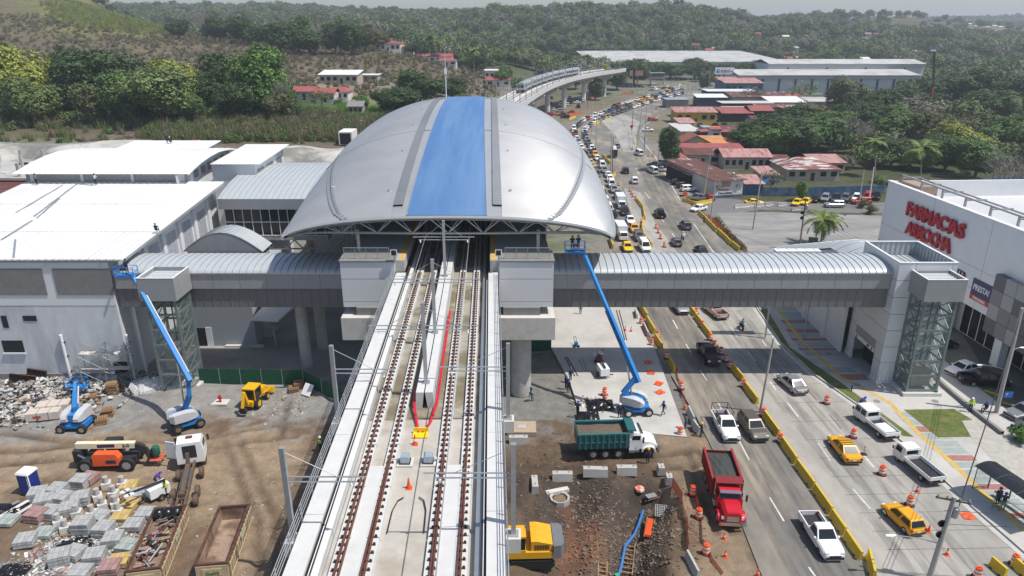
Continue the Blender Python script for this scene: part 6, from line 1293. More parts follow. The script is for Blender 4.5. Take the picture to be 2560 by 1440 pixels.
for px,py in((268,1228),(308,1228),(247,1262),(286,1250),(290,1275),(298,1296),(195,1302),(232,1300),(258,1280),(150,1330),(168,1345)):
 p=gp3(px,py-8);pz=pallet(p,R(rs.uniform(10,60)),wood,'pallet under a concrete pedestal','pallets under pedestals')
 t=thing('concrete_pedestal','round-topped concrete pedestal block on a pallet','pedestal',(p.x,p.y,p.z+.13),R(rs.uniform(0,40)),'concrete pedestals');B('block',concrete_lt,t,(-.38,.38,-.38,.38,0,.55));ob('stub',MB().lathe([(.23,.55),(.23,1.15)],16),concrete,t,smooth=True)
for px,py,rz_,lb in((115,1050,12,'long pale crate of wrapped panels'),(140,1035,12,'second pale crate of wrapped panels behind the first')):
 p=gp3(px,py);t=thing('panel_crate',lb,'crate',p,R(rz_));B('box',mat('crate_pale',(.55,.48,.42),.7,var=.08),t,(-1.6,1.6,-.7,.7,.15,1.0));B('skid',wood,t,(-1.6,1.6,-.6,-.45,0,.15));B('skid',wood,t,(-1.6,1.6,.45,.6,0,.15));B('strap',dark,t,(-.5,-.46,-.71,.71,.15,1.01));B('strap',dark,t,(.6,.64,-.71,.71,.15,1.01));B('print',mat('print_red',(.4,.08,.06),.7),t,(-.9,-.1,-.705,-.7,.4,.7))
steelbox=mat('form_steel',(.035,.03,.028),.7,.3,var=.2)
for i,(px,py,rz_,dims)in enumerate(((75,935,20,(2.6,.2,1.3)),(95,955,-8,(2.4,.2,1.2)),(60,965,5,(2.8,.2,1.0)),(100,930,60,(1.2,.3,1.4)))):
 p=gp3(px,py);t=thing('steel_formwork',('rusty black formwork panel leaning in the heap','black formwork panel in front of the curved one','black formwork panel with toothed edge','upright black formwork box behind the heap')[i],'formwork',p,R(rz_));t.rotation_euler=(R(-20+i*8),R(5*i),R(rz_));B('sheet',steelbox,t,(-dims[0]/2,dims[0]/2,-.03,.03,0,dims[2]))
 for k in range(5):x=-dims[0]/2+dims[0]*k/4;B('stiffener',steelbox,t,(x-.04,x+.04,-.16,-.03,0,dims[2]))
 B('flange',rust,t,(-dims[0]/2,dims[0]/2,-.18,.03,dims[2],dims[2]+.05))
p=gp3(135,940);pr_=[(1.1*math.cos(t_),1.1*math.sin(t_))for t_ in np.linspace(0,math.pi,11)];tag(ob('curved_form',MB().ext(pr_+[(x*.95,z*.95)for x,z in pr_[::-1]],-.9,.9),mat('form_tan',(.36,.22,.15),.7,var=.2),None,p,R(-50)),'curved tan formwork shell behind the rubble heap','formwork')
for i,(px,py,n_)in enumerate(((285,985,9),(272,1040,6),(255,1060,4),(232,1000,3))):
 p=gp3(px,py)
 for k in range(n_):pallet((p.x+rs.uniform(-.08,.08),p.y+rs.uniform(-.08,.08),p.z+k*.135),R(20+rs.uniform(-5,5)),wood,('tall leaning stack of wooden pallets','dark weathered pallet stack beside the gravel','broken pallet pile near the telehandler','low pallet stack by the scaffold frames')[i],'pallets of pile %d'%i if False else('stacked pallets, '+('tall stack','weathered stack','broken pile','low stack')[i]))
for i,(px,py)in enumerate(((735,975),(748,968))):
 p=gp3(px,py)
 for k in range(6 if i else 4):pallet((p.x,p.y,p.z+k*.135),R(15),wood,'stack of thin wooden boards by the green fence','boards by the fence')
p=gp3(770,985);tag(ob('white_board',MB().box((0,0,.6),(1.3,.06,1.4),rx=R(-40)),wht,None,p,R(-30)),'white board leaning beside the board stack','board')
for i,(px,py)in enumerate(((255,965),(375,990),(360,985))):
 p=gp3(px,py);t=thing('frame_bundle',('loose scaffold frames leaning near the pallets','pale scaffold frames lying beside the lift plinth','second bundle of pale scaffold frames on the ground')[i],'scaffold frame',p,R(20*i+10))
 for k in range(5):
  f_=MB().path([(-.9,0,0),(-.9,1.6,.5),(.9,1.6,.5),(.9,0,0),(-.9,0,0)],.03,5);ob('frame',f_,wht,t,(k*.12,k*.1,k*.08))
  for j in range(3):ob('rung',MB().tube((-.9,.4+j*.4,.12+j*.13),(.9,.4+j*.4,.12+j*.13),.025,n=5),wht,t,(k*.12,k*.1,k*.08))
def rubble(name,label,areas,mats_,dz=0):
 mb=MB()
 for px,py,r,n_,s0,s1 in areas:
  c=G(px,py)
  for k in range(n_):
   x,y=c.x+rs.gauss(0,r*.5),c.y+rs.gauss(0,r*.5);s_=rs.uniform(s0,s1);mb.cur=rs.randrange(len(mats_))
   mb.box((x,y,gz(x,y)+s_*.2+rs.uniform(0,.25)*(s1>.3)),(s_*rs.uniform(.6,2.2),s_*rs.uniform(.4,1),s_*rs.uniform(.15,.5)),rs.uniform(0,3),rs.uniform(-.5,.5),rs.uniform(-.5,.5))
 return tag(ob(name,mb,mats_,fix=False),label,'rubble',kind='stuff')
pale=mat('plaster_bits',(.6,.59,.57),.85)
rubble('rubble_heap','heap of broken boards, plaster and scrap before the depot',[(150,960,5,420,.12,.5),(230,960,5,300,.1,.45),(90,1010,4,320,.12,.5),(60,1040,4,200,.1,.4),(190,1000,4,300,.12,.5),(330,960,5,160,.1,.35),(40,985,4,200,.1,.45)],[pale,concrete,wood,rust,dark,paver_grey,concrete_dk,concrete,dark])
rubble('paver_scatter','loose broken pavers strewn between the stacks',[(180,1370,3.2,440,.12,.3),(240,1380,3,340,.1,.24),(260,1345,2.5,240,.1,.22),(150,1430,2.5,200,.1,.24),(310,1350,2,160,.1,.22),(130,1365,2,100,.08,.2),(60,1420,2.5,80,.1,.2)],[paver_grey,paver_green,paver_red,paver_grey,paver_grey,concrete,pale])
rubble('litter_bits','small stones and litter across the dirt',[(300,1150,14,300,.03,.1),(650,1250,8,260,.04,.12),(1480,1010,2,70,.08,.3),(720,1010,4,160,.05,.2),(620,1400,4,120,.04,.1)],[pale,concrete,concrete_dk,soil,wood])
rubble('trench_clods','dark clods and stones around the trench',[(1450,1250,6,700,.05,.22),(1560,1350,5,600,.05,.25),(1650,1300,4,420,.05,.22),(1350,1130,5,260,.04,.14),(1500,1400,5,400,.05,.2)],[mat('clod_dark',(.09,.07,.055),.95),mat('clod',(.15,.115,.085),.95),soil,soil,mat('clod_grey',(.16,.135,.11),.95)])
def heap(px,py,r,h,m,label,sd,z=0):
 p=gp3(px,py);p.z+=z;rr=random.Random(sd);n_=14
 mb=MB().grid([[(r*(i/n_*2-1),r*.8*(j/n_*2-1),max(0,h*(1-((i/n_*2-1)**2+(j/n_*2-1)**2))+rr.uniform(-.12,.12))*(1 if 0<i<n_ and 0<j<n_ else 0))for j in range(n_+1)]for i in range(n_+1)])
 return tag(ob('plastic_sheet',mb,m,None,p,fix=False),label,'plastic sheet')
heap(185,1372,1.7,.45,bin_bag,'crumpled black plastic sheet among the pavers',1);heap(1500,1018,1.5,.5,bin_bag,'crumpled black sheeting on the slab edge',2,.16);heap(1470,1045,1.2,.35,bin_bag,'torn black sheeting by the slab corner',3,.1);heap(150,1045,.8,.3,mat('blue_tarp',(.01,.1,.5),.5),'small blue tarp beside the pale crates',4);heap(25,1290,1.6,.3,bin_bag,'black plastic with boards at the yard corner',5);heap(35,1430,1.2,.2,bin_bag,'black mesh sheet on the ground at the site corner',6)
for i,(a,b)in enumerate((((0,1310),(75,1265)),((10,1325),(88,1278)),((0,1295),(50,1262)))):
 p,q=gp3(*a),gp3(*b);tag(ob('long_board',MB().bar(p+Vector((0,0,.2)),q+Vector((0,0,.3)),.35,.06),(pale,concrete_lt,steel)[i]),('white long board by the green pavers','grey long plank by the green pavers','steel channel lying by the plastic')[i],'board')
blu=mat('blue_hose',(.04,.16,.42),.6,var=.12)
hp=[gp3(1612,1225),gp3(1600,1262),gp3(1588,1300),gp3(1565,1330),gp3(1556,1372),gp3(1546,1400)]
tag(ob('blue_hose',MB().path([v+Vector((0,0,.35))for v in hp],.13,8),blu,smooth=True),'blue hose snaking into the trench','hose')
p=gp3(1546,1395);t=thing('hose_pipe','grey hose below the green coupling in the trench','hose',p);ob('coupling',MB().lathe([(.2,.1),(.2,.45)],12),mat('coupling_green',(.03,.35,.2),.5),t);ob('pipe',MB().path([(0,0,.2),(-.15,-1.2,.15),(-.3,-2.5,.05)],.12,8),steel,t)
def ladder(label,a,b,n_,w_=.9,m=wood,lift=.3):
 a,b=gp3(*a)+Vector((0,0,lift)),gp3(*b)+Vector((0,0,lift));d=(b-a);x=d.cross(Vector((0,0,1))).normalized()*w_/2;t=thing('ladder',label,'ladder',a)
 for s_ in(-1,1):ob('rail',MB().bar(x*s_,d+x*s_,.09,.12),m,t)
 for k in range(n_):c=d*((k+.5)/n_);ob('rung',MB().bar(c-x,c+x,.1,.05),m,t)
ladder('wooden site ladder beside the blue hose',(1570,1385),(1577,1322),7);ladder('wooden ladder standing down in the trench',(1508,1440),(1508,1382),7,.7);ladder('wooden tray ladder filled with orange net',(1622,1320),(1632,1250),3,.7)
a,b=gp3(1620,1316),gp3(1630,1256);tag(ob('orange_roll',MB().bar(a+Vector((0,0,.4)),b+Vector((0,0,.4)),.5,.2),orange),'orange mesh roll lying in the wooden tray','mesh roll')
for i,(px,py,rz_,L_)in enumerate(((1406,1186,0,1.9),(1488,1186,-3,2.3),(1566,1180,0,1.9),(1337,1210,92,1.8),(1652,1178,90,.8),(1673,1194,88,.8),(1296,1108,0,1.9))):
 p=gp3(px,py);t=thing('concrete_block',('concrete block left of the longest one in the row','longest concrete block in the row below the dump truck','concrete block at the truck-side end of the row','narrow concrete block set across the row end','short concrete post block by the barrel','short square block by the orange fence','concrete block in front of the manhole slab')[i],'concrete block',p,R(rz_));ob('block',MB().ext([(-.38,-.1),(.38,-.1),(.28,.75),(-.28,.75)],-L_/2,L_/2,'x'),concrete,t)
 for x in(-.3,.3):ob('lifting_eye',MB().path([(x*L_,0,.74),(x*L_,0,.86),(x*L_+.12,0,.86),(x*L_+.12,0,.74)],.02,4),dark,t)
p=gp3(1304,1078);t=thing('manhole_slab','square tan manhole slab beside the viaduct','manhole',p);B('slab',mat('tan_concrete',(.4,.31,.23),.85,var=.12),t,(-1.5,1.5,-1.1,1.1,0,.5));B('cover',concrete,t,(-.45,.45,-.35,.35,.5,.54))
p=gp3(1400,1225);t=thing('broken_manhole','broken concrete manhole ring in the dirt','manhole',p,.2);ob('ring',MB().lathe([(.75,-.2),(.95,-.2),(.95,.5),(.75,.45),(.75,-.2)],9),concrete,t);ob('rim_slab',MB().box((0,.9,.45),(2.2,.5,.35),rz=.1),concrete_lt,t);B('rubble',soil,t,(-.6,.6,-.6,.6,0,.25))
p=gp3(1660,1248);t=thing('steel_grate','square steel grate leaning on the dirt','grate',p);t.rotation_euler=(R(20),0,R(-10))
for k in range(8):B('bar',steel,t,(-.7+k*.2,-.66+k*.2,-.6,.6,.1,.14));B('cross_bar',steel,t,(-.72,.74,-.6+k*.17,-.57+k*.17,.145,.18))
p=gp3(1632,1206);t=thing('wheelbarrow','grey wheelbarrow beside the blue hose','wheelbarrow',p,R(200));ob('tray',MB().loft([[(-.45*k,-.3*k,z),(.55*k,-.3*k,z),(.55*k,.3*k,z),(-.45*k,.3*k,z)]for k,z in((.6,.35),(1,.65))]),steel,t);wheel(t,.6,0,.2,.1);ob('handle',MB().path([(.5,-.2,.3),(-1.0,-.3,.55)],.03).path([(.5,.2,.3),(-1.0,.3,.55)],.03),wood,t)
p=gp3(1600,1196);tag(ob('orange_sack',MB().lathe([(.1,0),(.5,.08),(.45,.3),(.15,.4)],9),mat('sack',(.6,.12,.05),.8,var=.3,scale=5,col2=(.7,.65,.6),scale2=3),None,p),'orange and white sack by the wheelbarrow','sack')
for i,(a,b)in enumerate((((1413,893),(1437,940)),((1418,892),(1445,940)),((1450,895),(1462,925)),((1458,893),(1470,925)),((1541,775),(1562,850)),((1548,775),(1567,850)))):
 p,q=G(*a,.2),G(*b,.2);tag(ob('rebar_bundle',MB().bar(p,q,.08 if i<2 or i>3 else .25,.06),dark if i<2 or i>3 else steel),'dark bar lying on the concrete slab' if i<2 or i>3 else 'grey steel channel lying on the shaded slab','steel bar','bars on the slab' if i<2 or i>3 else 'channels on the slab')
def fence(label,pts,h,m=green_cloth,post=steel):
 P=[gp3(*p)for p in pts];t=thing('site_fence',label,'fence',P[0])
 for a,b in zip(P,P[1:]):
  n_=max(1,int((b-a).length/2.4))
  for k in range(n_):
   c,d=a+(b-a)*k/n_-P[0],a+(b-a)*(k+1)/n_-P[0];ob('cloth_panel',MB().bar(c+Vector((0,0,h/2+.05)),d+Vector((0,0,h/2+.05)),.03,h),m,t);ob('post',MB().tube(c,c+Vector((0,0,h+.15)),.04,n=6),post,t)
 return t
fence('long green cloth fence between the forecourt and the dirt yard',[(500,962),(760,962),(855,1010)],1.9);fence('green cloth fence around the right station pier',[(1285,900),(1300,880),(1378,878)],2.0)
# street furniture 
bar_prof=[(-.28,0),(.28,0),(.24,.12),(.12,.35),(.09,.86),(-.09,.86),(-.12,.35),(-.24,.12)]
BARM={}
def barrier(a,b,label,m=yellow,group=None,name='jersey_barrier'):
 a,b=G(*a),G(*b);L_=max(1.2,(b-a).length);key=(round(L_,1),m.name)
 if key not in BARM:BARM[key]=MB().ext(bar_prof,-L_/2+.03,L_/2-.03,'x').mesh('shell',[m]);BARM[key,'s']=MB().b2(-.12,.12,-.3,.3,.001,.09).mesh('drain_slot',[void])
 t=thing(name,label,'barrier',(a+b)/2,math.atan2(b.y-a.y,b.x-a.x),group);link('shell',BARM[key],t)
 for s_ in(-.28,.28):link('drain_slot',BARM[key,'s'],t,(s_*L_,0,0))
 return t
MB1=[((1716,768),(1738,792)),((1738,794),(1756,818)),((1756,820),(1778,848)),((1830,922),(1857,955)),((1859,966),(1893,1011)),((1908,1040),(1946,1092)),((1948,1100),(1990,1161)),((1991,1165),(2034,1224)),((2035,1226),(2078,1288)),((2078,1291),(2112,1340)),((2113,1344),(2152,1402)),((2170,1392),(2184,1450))]
for(a,b),w_ in zip(MB1,('just emerging from under the footbridge','abreast of the pink pickup','with an orange net starting at its end','in the bridge shadow past the row of drums','ending at the foot of the slender pole','beside the bronze sport utility car','beyond the bronze car, after a drum','abreast of the orange sedan taxi','behind the tail of the plain white pickup','alongside the bed of the plain white pickup','alongside the bonnet of the plain white pickup','standing askew after a gap at the line end')):barrier(a,b,'yellow dividing barrier '+w_,group='yellow barriers between the carriageways')
for a,b in(((1600,768),(1618,797)),((1617,802),(1637,836)),((1638,847),(1655,874)),((1672,905),(1686,932))):barrier(a,b,'yellow concrete barrier along the plaza slab edge',group='yellow barriers by the slab')
for a,b in(((1747,535),(1761,548)),((1762,549),(1774,563)),((1775,563),(1790,579)),((1794,580),(1808,594)),((1810,594),(1826,612)),((1829,612),(1848,628))):barrier(a,b,'yellow concrete barrier beside the long orange net',group='yellow barriers along the gravel lot')
barrier((1706,503),(1737,513),'yellow barrier meeting another at a corner by the paint shop');barrier((1739,513),(1780,506),'yellow barrier in front of the parked red car')
for a,b in(((1592,502),(1608,523)),((1608,524),(1612,550)),((1607,552),(1605,574)),((1605,577),(1612,596)),((1617,602),(1630,618)),((1524,600),(1532,622))):barrier(a,b,'yellow barrier beside the traffic queue near the canopy',group='yellow barriers by the queue')
for a,b in(((1507,390),(1525,411)),((1527,451),(1538,436)),((1510,433),(1520,446)),((1554,273),(1565,273)),((1566,273),(1577,272)),((1507,297),(1517,296)),((1518,296),(1528,294)),((1481,311),(1500,308)),((1606,258),(1625,257)),((1422,300),(1438,294)),((1650,233),(1662,233)),((1680,233),(1690,232))):barrier(a,b,'yellow barrier on the median farther up the road',group='yellow barriers up the road')
for i,(a,b)in enumerate((((1836,521),(1885,516)),((1886,518),(1910,516)),((1912,516),(1932,514)),((1944,516),(1966,514)),((1978,527),(2000,526)))):barrier(a,b,('longest grey barrier at the gravel lot edge beside the culvert','grey barrier touching the longest one at the gravel lot','grey barrier next to the bare concrete pole','grey barrier standing alone at the side street','grey barrier set forward inside the gravel lot')[i],concrete,None,'concrete_barrier')
for i,(a,b)in enumerate((((1720,1030),(1735,1060)),((1732,1065),(1748,1088)),((1588,782),(1592,800)),((1608,818),(1620,845)),((1716,1395),(1745,1450)))):barrier(a,b,('grey concrete barrier beside the flagger','grey concrete barrier in front of the flagger','grey barrier stub at the slab corner','grey barrier wrapped by orange net at the slab','grey concrete barrier at the end of the trench')[i],concrete,None,'concrete_barrier')
for i,px in enumerate((2475,2530)):barrier((px,1412),(px+38,1445),'yellow barrier on the kerb side near a white-topped drum',group='yellow barriers at the kerb')
ow=[('drum',orange,[(.3,.1),(.3,.3),(.28,.31),(.28,.48)]),]
DR=dict(base=MB().lathe([(.42,0),(.42,.09),(.34,.1)],14).mesh('base',[black]),o=[MB().lathe([(r0,z0),(r1,z1)],14).mesh('orange_band',[orange])for r0,z0,r1,z1 in((.3,.1,.295,.3),(.28,.47,.275,.62),(.26,.8,.25,.96))],w=[MB().lathe([(r0,z0),(r1,z1)],14).mesh('white_band',[reflect])for r0,z0,r1,z1 in((.295,.3,.285,.47),(.275,.62,.265,.8))],h=MB().b2(-.13,.13,-.04,.04,.96,1.05).mesh('handle',[orange]))
def drum(px,py,label,group,z=0):
 p=G(px,py);p.z=z;t=thing('traffic_drum',label,'traffic drum',p,rs.uniform(0,6),group);link('base',DR['base'],t)
 for m_ in DR['o']:link('orange_band',m_,t)
 for m_ in DR['w']:link('white_band',m_,t)
 link('handle',DR['h'],t)
c5=lambda L_:[(1300+x/3.428,200+y/3.428)for x,y in L_];c6=lambda L_:[(1340+x/3.273,620+y/3.273)for x,y in L_];c4=lambda L_:[(1880+x/2.482,860+y/2.482)for x,y in L_];c3=lambda L_:[(1200+x/2.482,860+y/2.482)for x,y in L_]
for p in c5([(785,915),(792,935),(845,905),(940,955),(955,980),(967,1003),(990,1030),(880,1070),(822,975),(918,1120),(930,1142),(965,1212),(1045,1255),(1060,1195),(650,685),(678,755),(815,795)]):drum(*p,'striped orange drum between the queue and the open lanes','drums by the queue')
for p in c5([(1167,1272),(1185,1312),(1205,1362),(1237,1432)]):drum(*p,'striped orange drum on the bare concrete strip','drums on the concrete strip')
for p in c5([(962,598),(1100,655),(1140,655),(690,375),(655,345)]):drum(*p,'orange drum on the roadside near the round tree','drums by the round tree')
for p in c6([(858,625),(990,735),(945,800),(1070,905),(1185,1155)]):drum(*p,'striped drum between the plaza slab and the asphalt','drums by the slab')
for p in c6([(1358,650),(1310,540),(1420,755),(1460,810),(1512,868),(1552,930),(1592,985),(1695,1138),(1857,1375)])+c4([(172,610)]):drum(*p,'striped drum between the yellow barriers of the dividing line','drums in the dividing line')
for(p,lb)in zip(c4([(460,370),(625,580),(803,810),(975,1000),(1395,1450),(1625,1370),(1690,1410)]),('striped drum alone in the lane beside the silver sedan','striped drum beside the orange sedan taxi','striped drum beside the empty flatbed truck','striped drum behind the small orange taxi','striped drum by the lower power pole','white-topped drum at the kerb','red drum at the kerb barrier')):drum(*p,lb,None)
for p,lb in zip(c3([(1240,565),(1320,935),(1357,1075),(1400,1305)]),('striped drum at the slab corner by the flagger','orange drum nearest the red truck bed','orange drum beside the red truck cab','orange drum along the trench net')):q=gp3(*p);drum(*p,lb,None,q.z)
for p,lb in zip(c6([(560,1215),(562,1265)]),('white-topped drum on the slab beside the black sheeting','orange drum on the slab beside the black sheeting')):drum(*p,lb,None,.16)
CN=[MB().box((0,0,.02),(.38,.38,.04)).mesh('base',[orange]),MB().lathe([(.15,.04),(.1,.3)],12).mesh('lower_cone',[orange]),MB().lathe([(.1,.3),(.075,.45)],12).mesh('collar',[reflect]),MB().lathe([(.075,.45),(.03,.75)],12).mesh('upper_cone',[orange])]
def cone(p,label,group=None,plain=False):
 t=thing('traffic_cone',label,'cone',p,0,group)
 for n_,m_ in zip(('base','lower_cone','collar','upper_cone'),CN):
  o=link(n_,m_,t)
  if plain and n_=='collar':o.material_slots[0].link='OBJECT';o.material_slots[0].material=orange
for p,lb in zip(c6([(645,622),(730,675),(778,682),(1220,1308)]),('orange cone alone on the slab near the boom','orange cone beside the steel frame on the slab','second orange cone beside the steel frame on the slab','orange cone at the end of the orange net')):cone(G(*p,.16 if p[0]<1640 else 0),lb)
for p,lb in zip(c4([(1025,918),(1095,1165),(1208,1310),(35,1440)]),('orange cone behind the empty flatbed truck','plain red cone behind the small orange taxi','orange cone by the power pole foot','orange cone on the dirt shoulder')):cone(G(*p),lb,plain='red' in lb)
for p,lb in zip(c3([(1515,1205),(1522,1320)]),('orange cone nearer the red truck bumper','orange cone on the shoulder past the red truck')):cone(gp3(*p),lb)
cone(at(-.35,40.3,ZR-.3),'orange cone in front of the yellow cable plate on the deck');cone(at(-.25,35.6,ZR-.3),'orange cone between the point machines and deck conduits',plain=True)
p=c4([(693,685)])[0];t=thing('delineator_post','red and white striped post beside the orange sedan taxi','post',G(*p));B('base',black,t,(-.25,.25,-.25,.25,0,.08))
for k in range(6):ob('post_band',MB().lathe([(.05,.08+k*.17),(.05,.25+k*.17)],8),orange if k%2==0 else reflect,t)
p=G(2408,905);t=thing('delineator_post','orange post in the parking strip behind the lift tower','post',p);B('base',black,t,(-.2,.2,-.2,.2,0,.06));ob('post',MB().lathe([(.06,.06),(.05,1.1)],8),orange,t)
def net(label,pts,h,droop=0,z=0,dirt=True):
 P=[(gp3(*p)if dirt else G(*p))for p in pts];t=thing('safety_net',label,'safety net',P[0])
 for a,b in zip(P,P[1:]):
  n_=max(1,int((b-a).length/1.6))
  for k in range(n_):
   c,d=a+(b-a)*k/n_-P[0],a+(b-a)*(k+1)/n_-P[0];hh=h*rs.uniform(.85,1.05);zz=Vector((0,0,z));lean=Vector((rs.uniform(-.1,.1),rs.uniform(-.1,.1),0))
   ob('net_panel',MB().add([c+zz,d+zz,d+zz+lean+Vector((0,0,hh)),c+zz+lean+Vector((0,0,hh))],[(0,1,2,3)]),orange_net,t);ob('stake',MB().tube(c,c+zz+Vector((0,0,h*1.1)),.03,n=5),wood,t)
net('long orange net edging the gravel lot',[(1770,545),(1800,572),(1840,605),(1868,630)],1.0,dirt=False)
net('orange net fence along the trench edge',c3([(1195,855),(1250,985),(1270,1100),(1290,1300)]),1.1);net('low orange tape between the drums by the red truck',c3([(1330,935),(1375,1100),(1385,1240),(1440,1360),(1500,1440)]),.45)
net('orange tape along the slab edge by the road',c3([(1215,150),(1230,230),(1262,330),(1275,395)]),.4,dirt=False);net('orange net by the grey barrier and slab',c6([(870,660),(925,760),(945,790)]),.7,dirt=False);net('orange net among the dividing drums',c6([(1425,750),(1465,800),(1500,830)]),.5,dirt=False)
net('orange net under the curved viaduct',[(1385,290),(1420,292),(1455,282)],1.2,dirt=False);net('orange net on the bank by the last piers',[(1472,250),(1480,247),(1492,243)],1.5,dirt=False);net('orange net by the flags',[(1555,238),(1575,234),(1585,234)],1.5,dirt=False);net('orange net beside the queue head',[(1440,345),(1446,372),(1452,400)],1,dirt=False)
for i,(px,py)in enumerate(c6([(915,935),(935,1020),(1000,1110),(1010,1180)])):p=G(px,py,.17);tag(ob('orange_flag_cloth',MB().grid([[(a*.35-.5,b*.3-.5,.06+.08*math.sin(a*2+b*3))for a in range(4)]for b in range(4)]),orange,None,p,rs.uniform(0,3),fix=False),'crumpled orange net lying over bars on the slab','net scrap','net scraps on the slab')
p=G(2418,1290);tag(ob('orange_flag_cloth',MB().grid([[(a*.35-.5,b*.3-.5,.05+.05*math.sin(a*2+b*3))for a in range(4)]for b in range(4)]),orange,None,p,fix=False),'orange cloth lying flat on the lane near the kerb','cloth')
polem,woodp=mat('pole_concrete',(.4,.385,.36),.85,var=.12),mat('pole_wood',(.2,.17,.14),.9,var=.2)
POLES=[]
def pole(base,top,label,m=polem,r=.17,arm=False,lamp=None,group=None,band=None,gear=False):
 p=G(*base);q=GY(top[0],top[1],p.y);t=thing('utility_pole',label,'pole',p,0,group);d=q-p;L_=d.length
 ob('shaft',MB().tube((0,0,0),d,r,r*.68,10),m,t,smooth=True);POLES.append(q)
 if arm:ob('cross_arm',MB().box(d-Vector((0,0,.3)),(2.3,.12,.14),rz=R(-20)),woodp,t);[ob('insulator',MB().lathe([(.05,0),(.09,.1),(.04,.22)],8,(d.x+x*math.cos(R(-20)),d.y+x*math.sin(R(-20)),d.z-.22)),steel,t)for x in(-1.0,-.4,.4,1.0)]
 if gear:
  g_=d*.82;ob('transformer',MB().lathe([(.25,-.4),(.25,.4),(.12,.5)],12,(g_.x+.4,g_.y,g_.z)),steel,t);ob('cable_coil',MB().lathe([(.22,-.05),(.3,-.05),(.3,.05),(.22,.05),(.22,-.05)],12,(g_.x-.35,g_.y,g_.z-1),'y'),dark,t);ob('cable_coil',MB().lathe([(.22,-.05),(.3,-.05),(.3,.05),(.22,.05),(.22,-.05)],12,(g_.x-.3,g_.y,g_.z-2),'y'),dark,t)
 for f_,dx,dy in(lamp or[]):c=d*f_;e=c+Vector((dx,dy,.35));ob('lamp_arm',MB().path([c,c+Vector((dx*.5,dy*.5,.3)),e],.04,6),steel,t);ob('lamp_head',MB().loft([[(e.x+x*math.copysign(1,dx),e.y-w_,e.z),(e.x+x*math.copysign(1,dx),e.y+w_,e.z),(e.x+x*math.copysign(1,dx),e.y,e.z+h_)]for x,w_,h_ in((-.1,.06,.06),(.25,.14,.1),(.7,.1,.06))]),wht,t)
 if band:c0,c1=d*.05,d*.35;ob('painted_band',MB().tube(c0,c1,r*1.04,r*.98,10),band,t)
 return t
pole((1900,1031),(1934,846),'slender grey pole beside the yellow dividing barriers',r=.14);pole((2322,1450),(2386,1242),'power pole with cross-arm and cables at the kerb',arm=True,gear=True,r=.22,lamp=[(.45,-3.2,.5)]);pole((2490,1032),(2556,770),'tall concrete pole with two street lamps by the parking strip',r=.22,lamp=[(.42,-2.2,.6),(.6,1.0,.2)])
pole((1998,624),(2015,495),'dark pole with cable coils at the gravel lot',woodp,gear=True);pole((1882,574),(1905,428),'bare concrete pole standing in the gravel lot');pole((1776,556),(1787,456),'concrete pole inside the orange net',r=.15);pole((1757,503),(1776,385),'pole with yellow band by the paint shop corner',arm=True,band=yellow);pole((2146,518),(2160,425),'leaning pole with white foot beside the red car');pole((2172,505),(2185,418),'white pole at the blue wall end',wht);pole((2478,500),(2485,425),'dark pole behind the pharmacy roof',woodp)
for i,(b_,t_,k_)in enumerate(((c5([(1175,745)])[0],c5([(1215,465)])[0],dict(arm=True)),(c5([(1000,590)])[0],c5([(1045,250)])[0],dict(band=yellow)),(c5([(1065,600)])[0],c5([(1085,225)])[0],dict(band=mat('band_blue',(.03,.15,.5),.6))),(c5([(960,430)])[0],c5([(970,248)])[0],dict(m=woodp)),(c5([(775,805)])[0],c5([(786,455)])[0],{}),(c5([(790,790)])[0],c5([(800,490)])[0],dict(m=woodp)),(c5([(650,620)])[0],c5([(660,235)])[0],{}),(c5([(615,445)])[0],c5([(617,180)])[0],{}),(c5([(580,245)])[0],c5([(580,40)])[0],dict(m=woodp)),(c5([(702,240)])[0],c5([(703,90)])[0],{}),(c5([(893,250)])[0],c5([(898,60)])[0],{}))):
 pole(b_,t_,('roadside pole with cross-arm by the round tree','pole with yellow band on the dirt shoulder','pole painted blue at its foot','dark wooden pole at the bend','concrete pole at the median yellow barriers','wooden pole twin at the median','tall pole at the queue bend','tall pole among the queued cars','dark pole beside the viaduct piers','pole on the grassy bank','pole by the median barrier pair')[i],r=.16,**k_)
for i in range(20):
 px=1590+i*9.5+rs.uniform(-4,4);py=262-i*1.9+rs.uniform(-10,3);pole((px,py),(px+2,py-rs.uniform(36,50)),'far roadside pole along the highway',r=.15,group='far roadside poles')
wm=mat('wire_black',(.015,.015,.015),.6)
def wire(a,b,sag,label,n_=12,r=.022):
 a,b=Vector(a),Vector(b);tag(ob('overhead_cable',MB().path([a.lerp(b,i/n_)-Vector((0,0,sag*4*(i/n_)*(1-i/n_)))for i in range(n_+1)],r,4),wm),label,'cable','overhead cables')
pA,pB,pC,pD,pE=POLES[1],POLES[2],POLES[3],POLES[4],POLES[5]
for dz in(0,.5,1.1):wire(pA-Vector((.5,0,dz*2+.2)),Vector((60,40,9-dz)),.5,'thin cable running off from the lower power pole');wire(pA-Vector((-.5,0,dz+.2)),pB-Vector((0,0,1.5+dz)),.8,'thin cable between the kerb pole and the lamp pole');wire(pC-Vector((0,0,2+dz)),pE-Vector((0,0,.5+dz)),.6,'cable crossing the gravel lot');wire(pC-Vector((0,0,2+dz)),Vector((58,95,8-dz)),.6,'cable from the coil pole toward the pharmacy');wire(POLES[7]-Vector((0,0,.3+dz)),Vector((175,170,9-dz)),1.5,'long cable in front of the dark trees');wire(POLES[6]-Vector((0,0,.3+dz)),POLES[10]-Vector((0,0,.3+dz)),.8,'cable along the shop fronts')
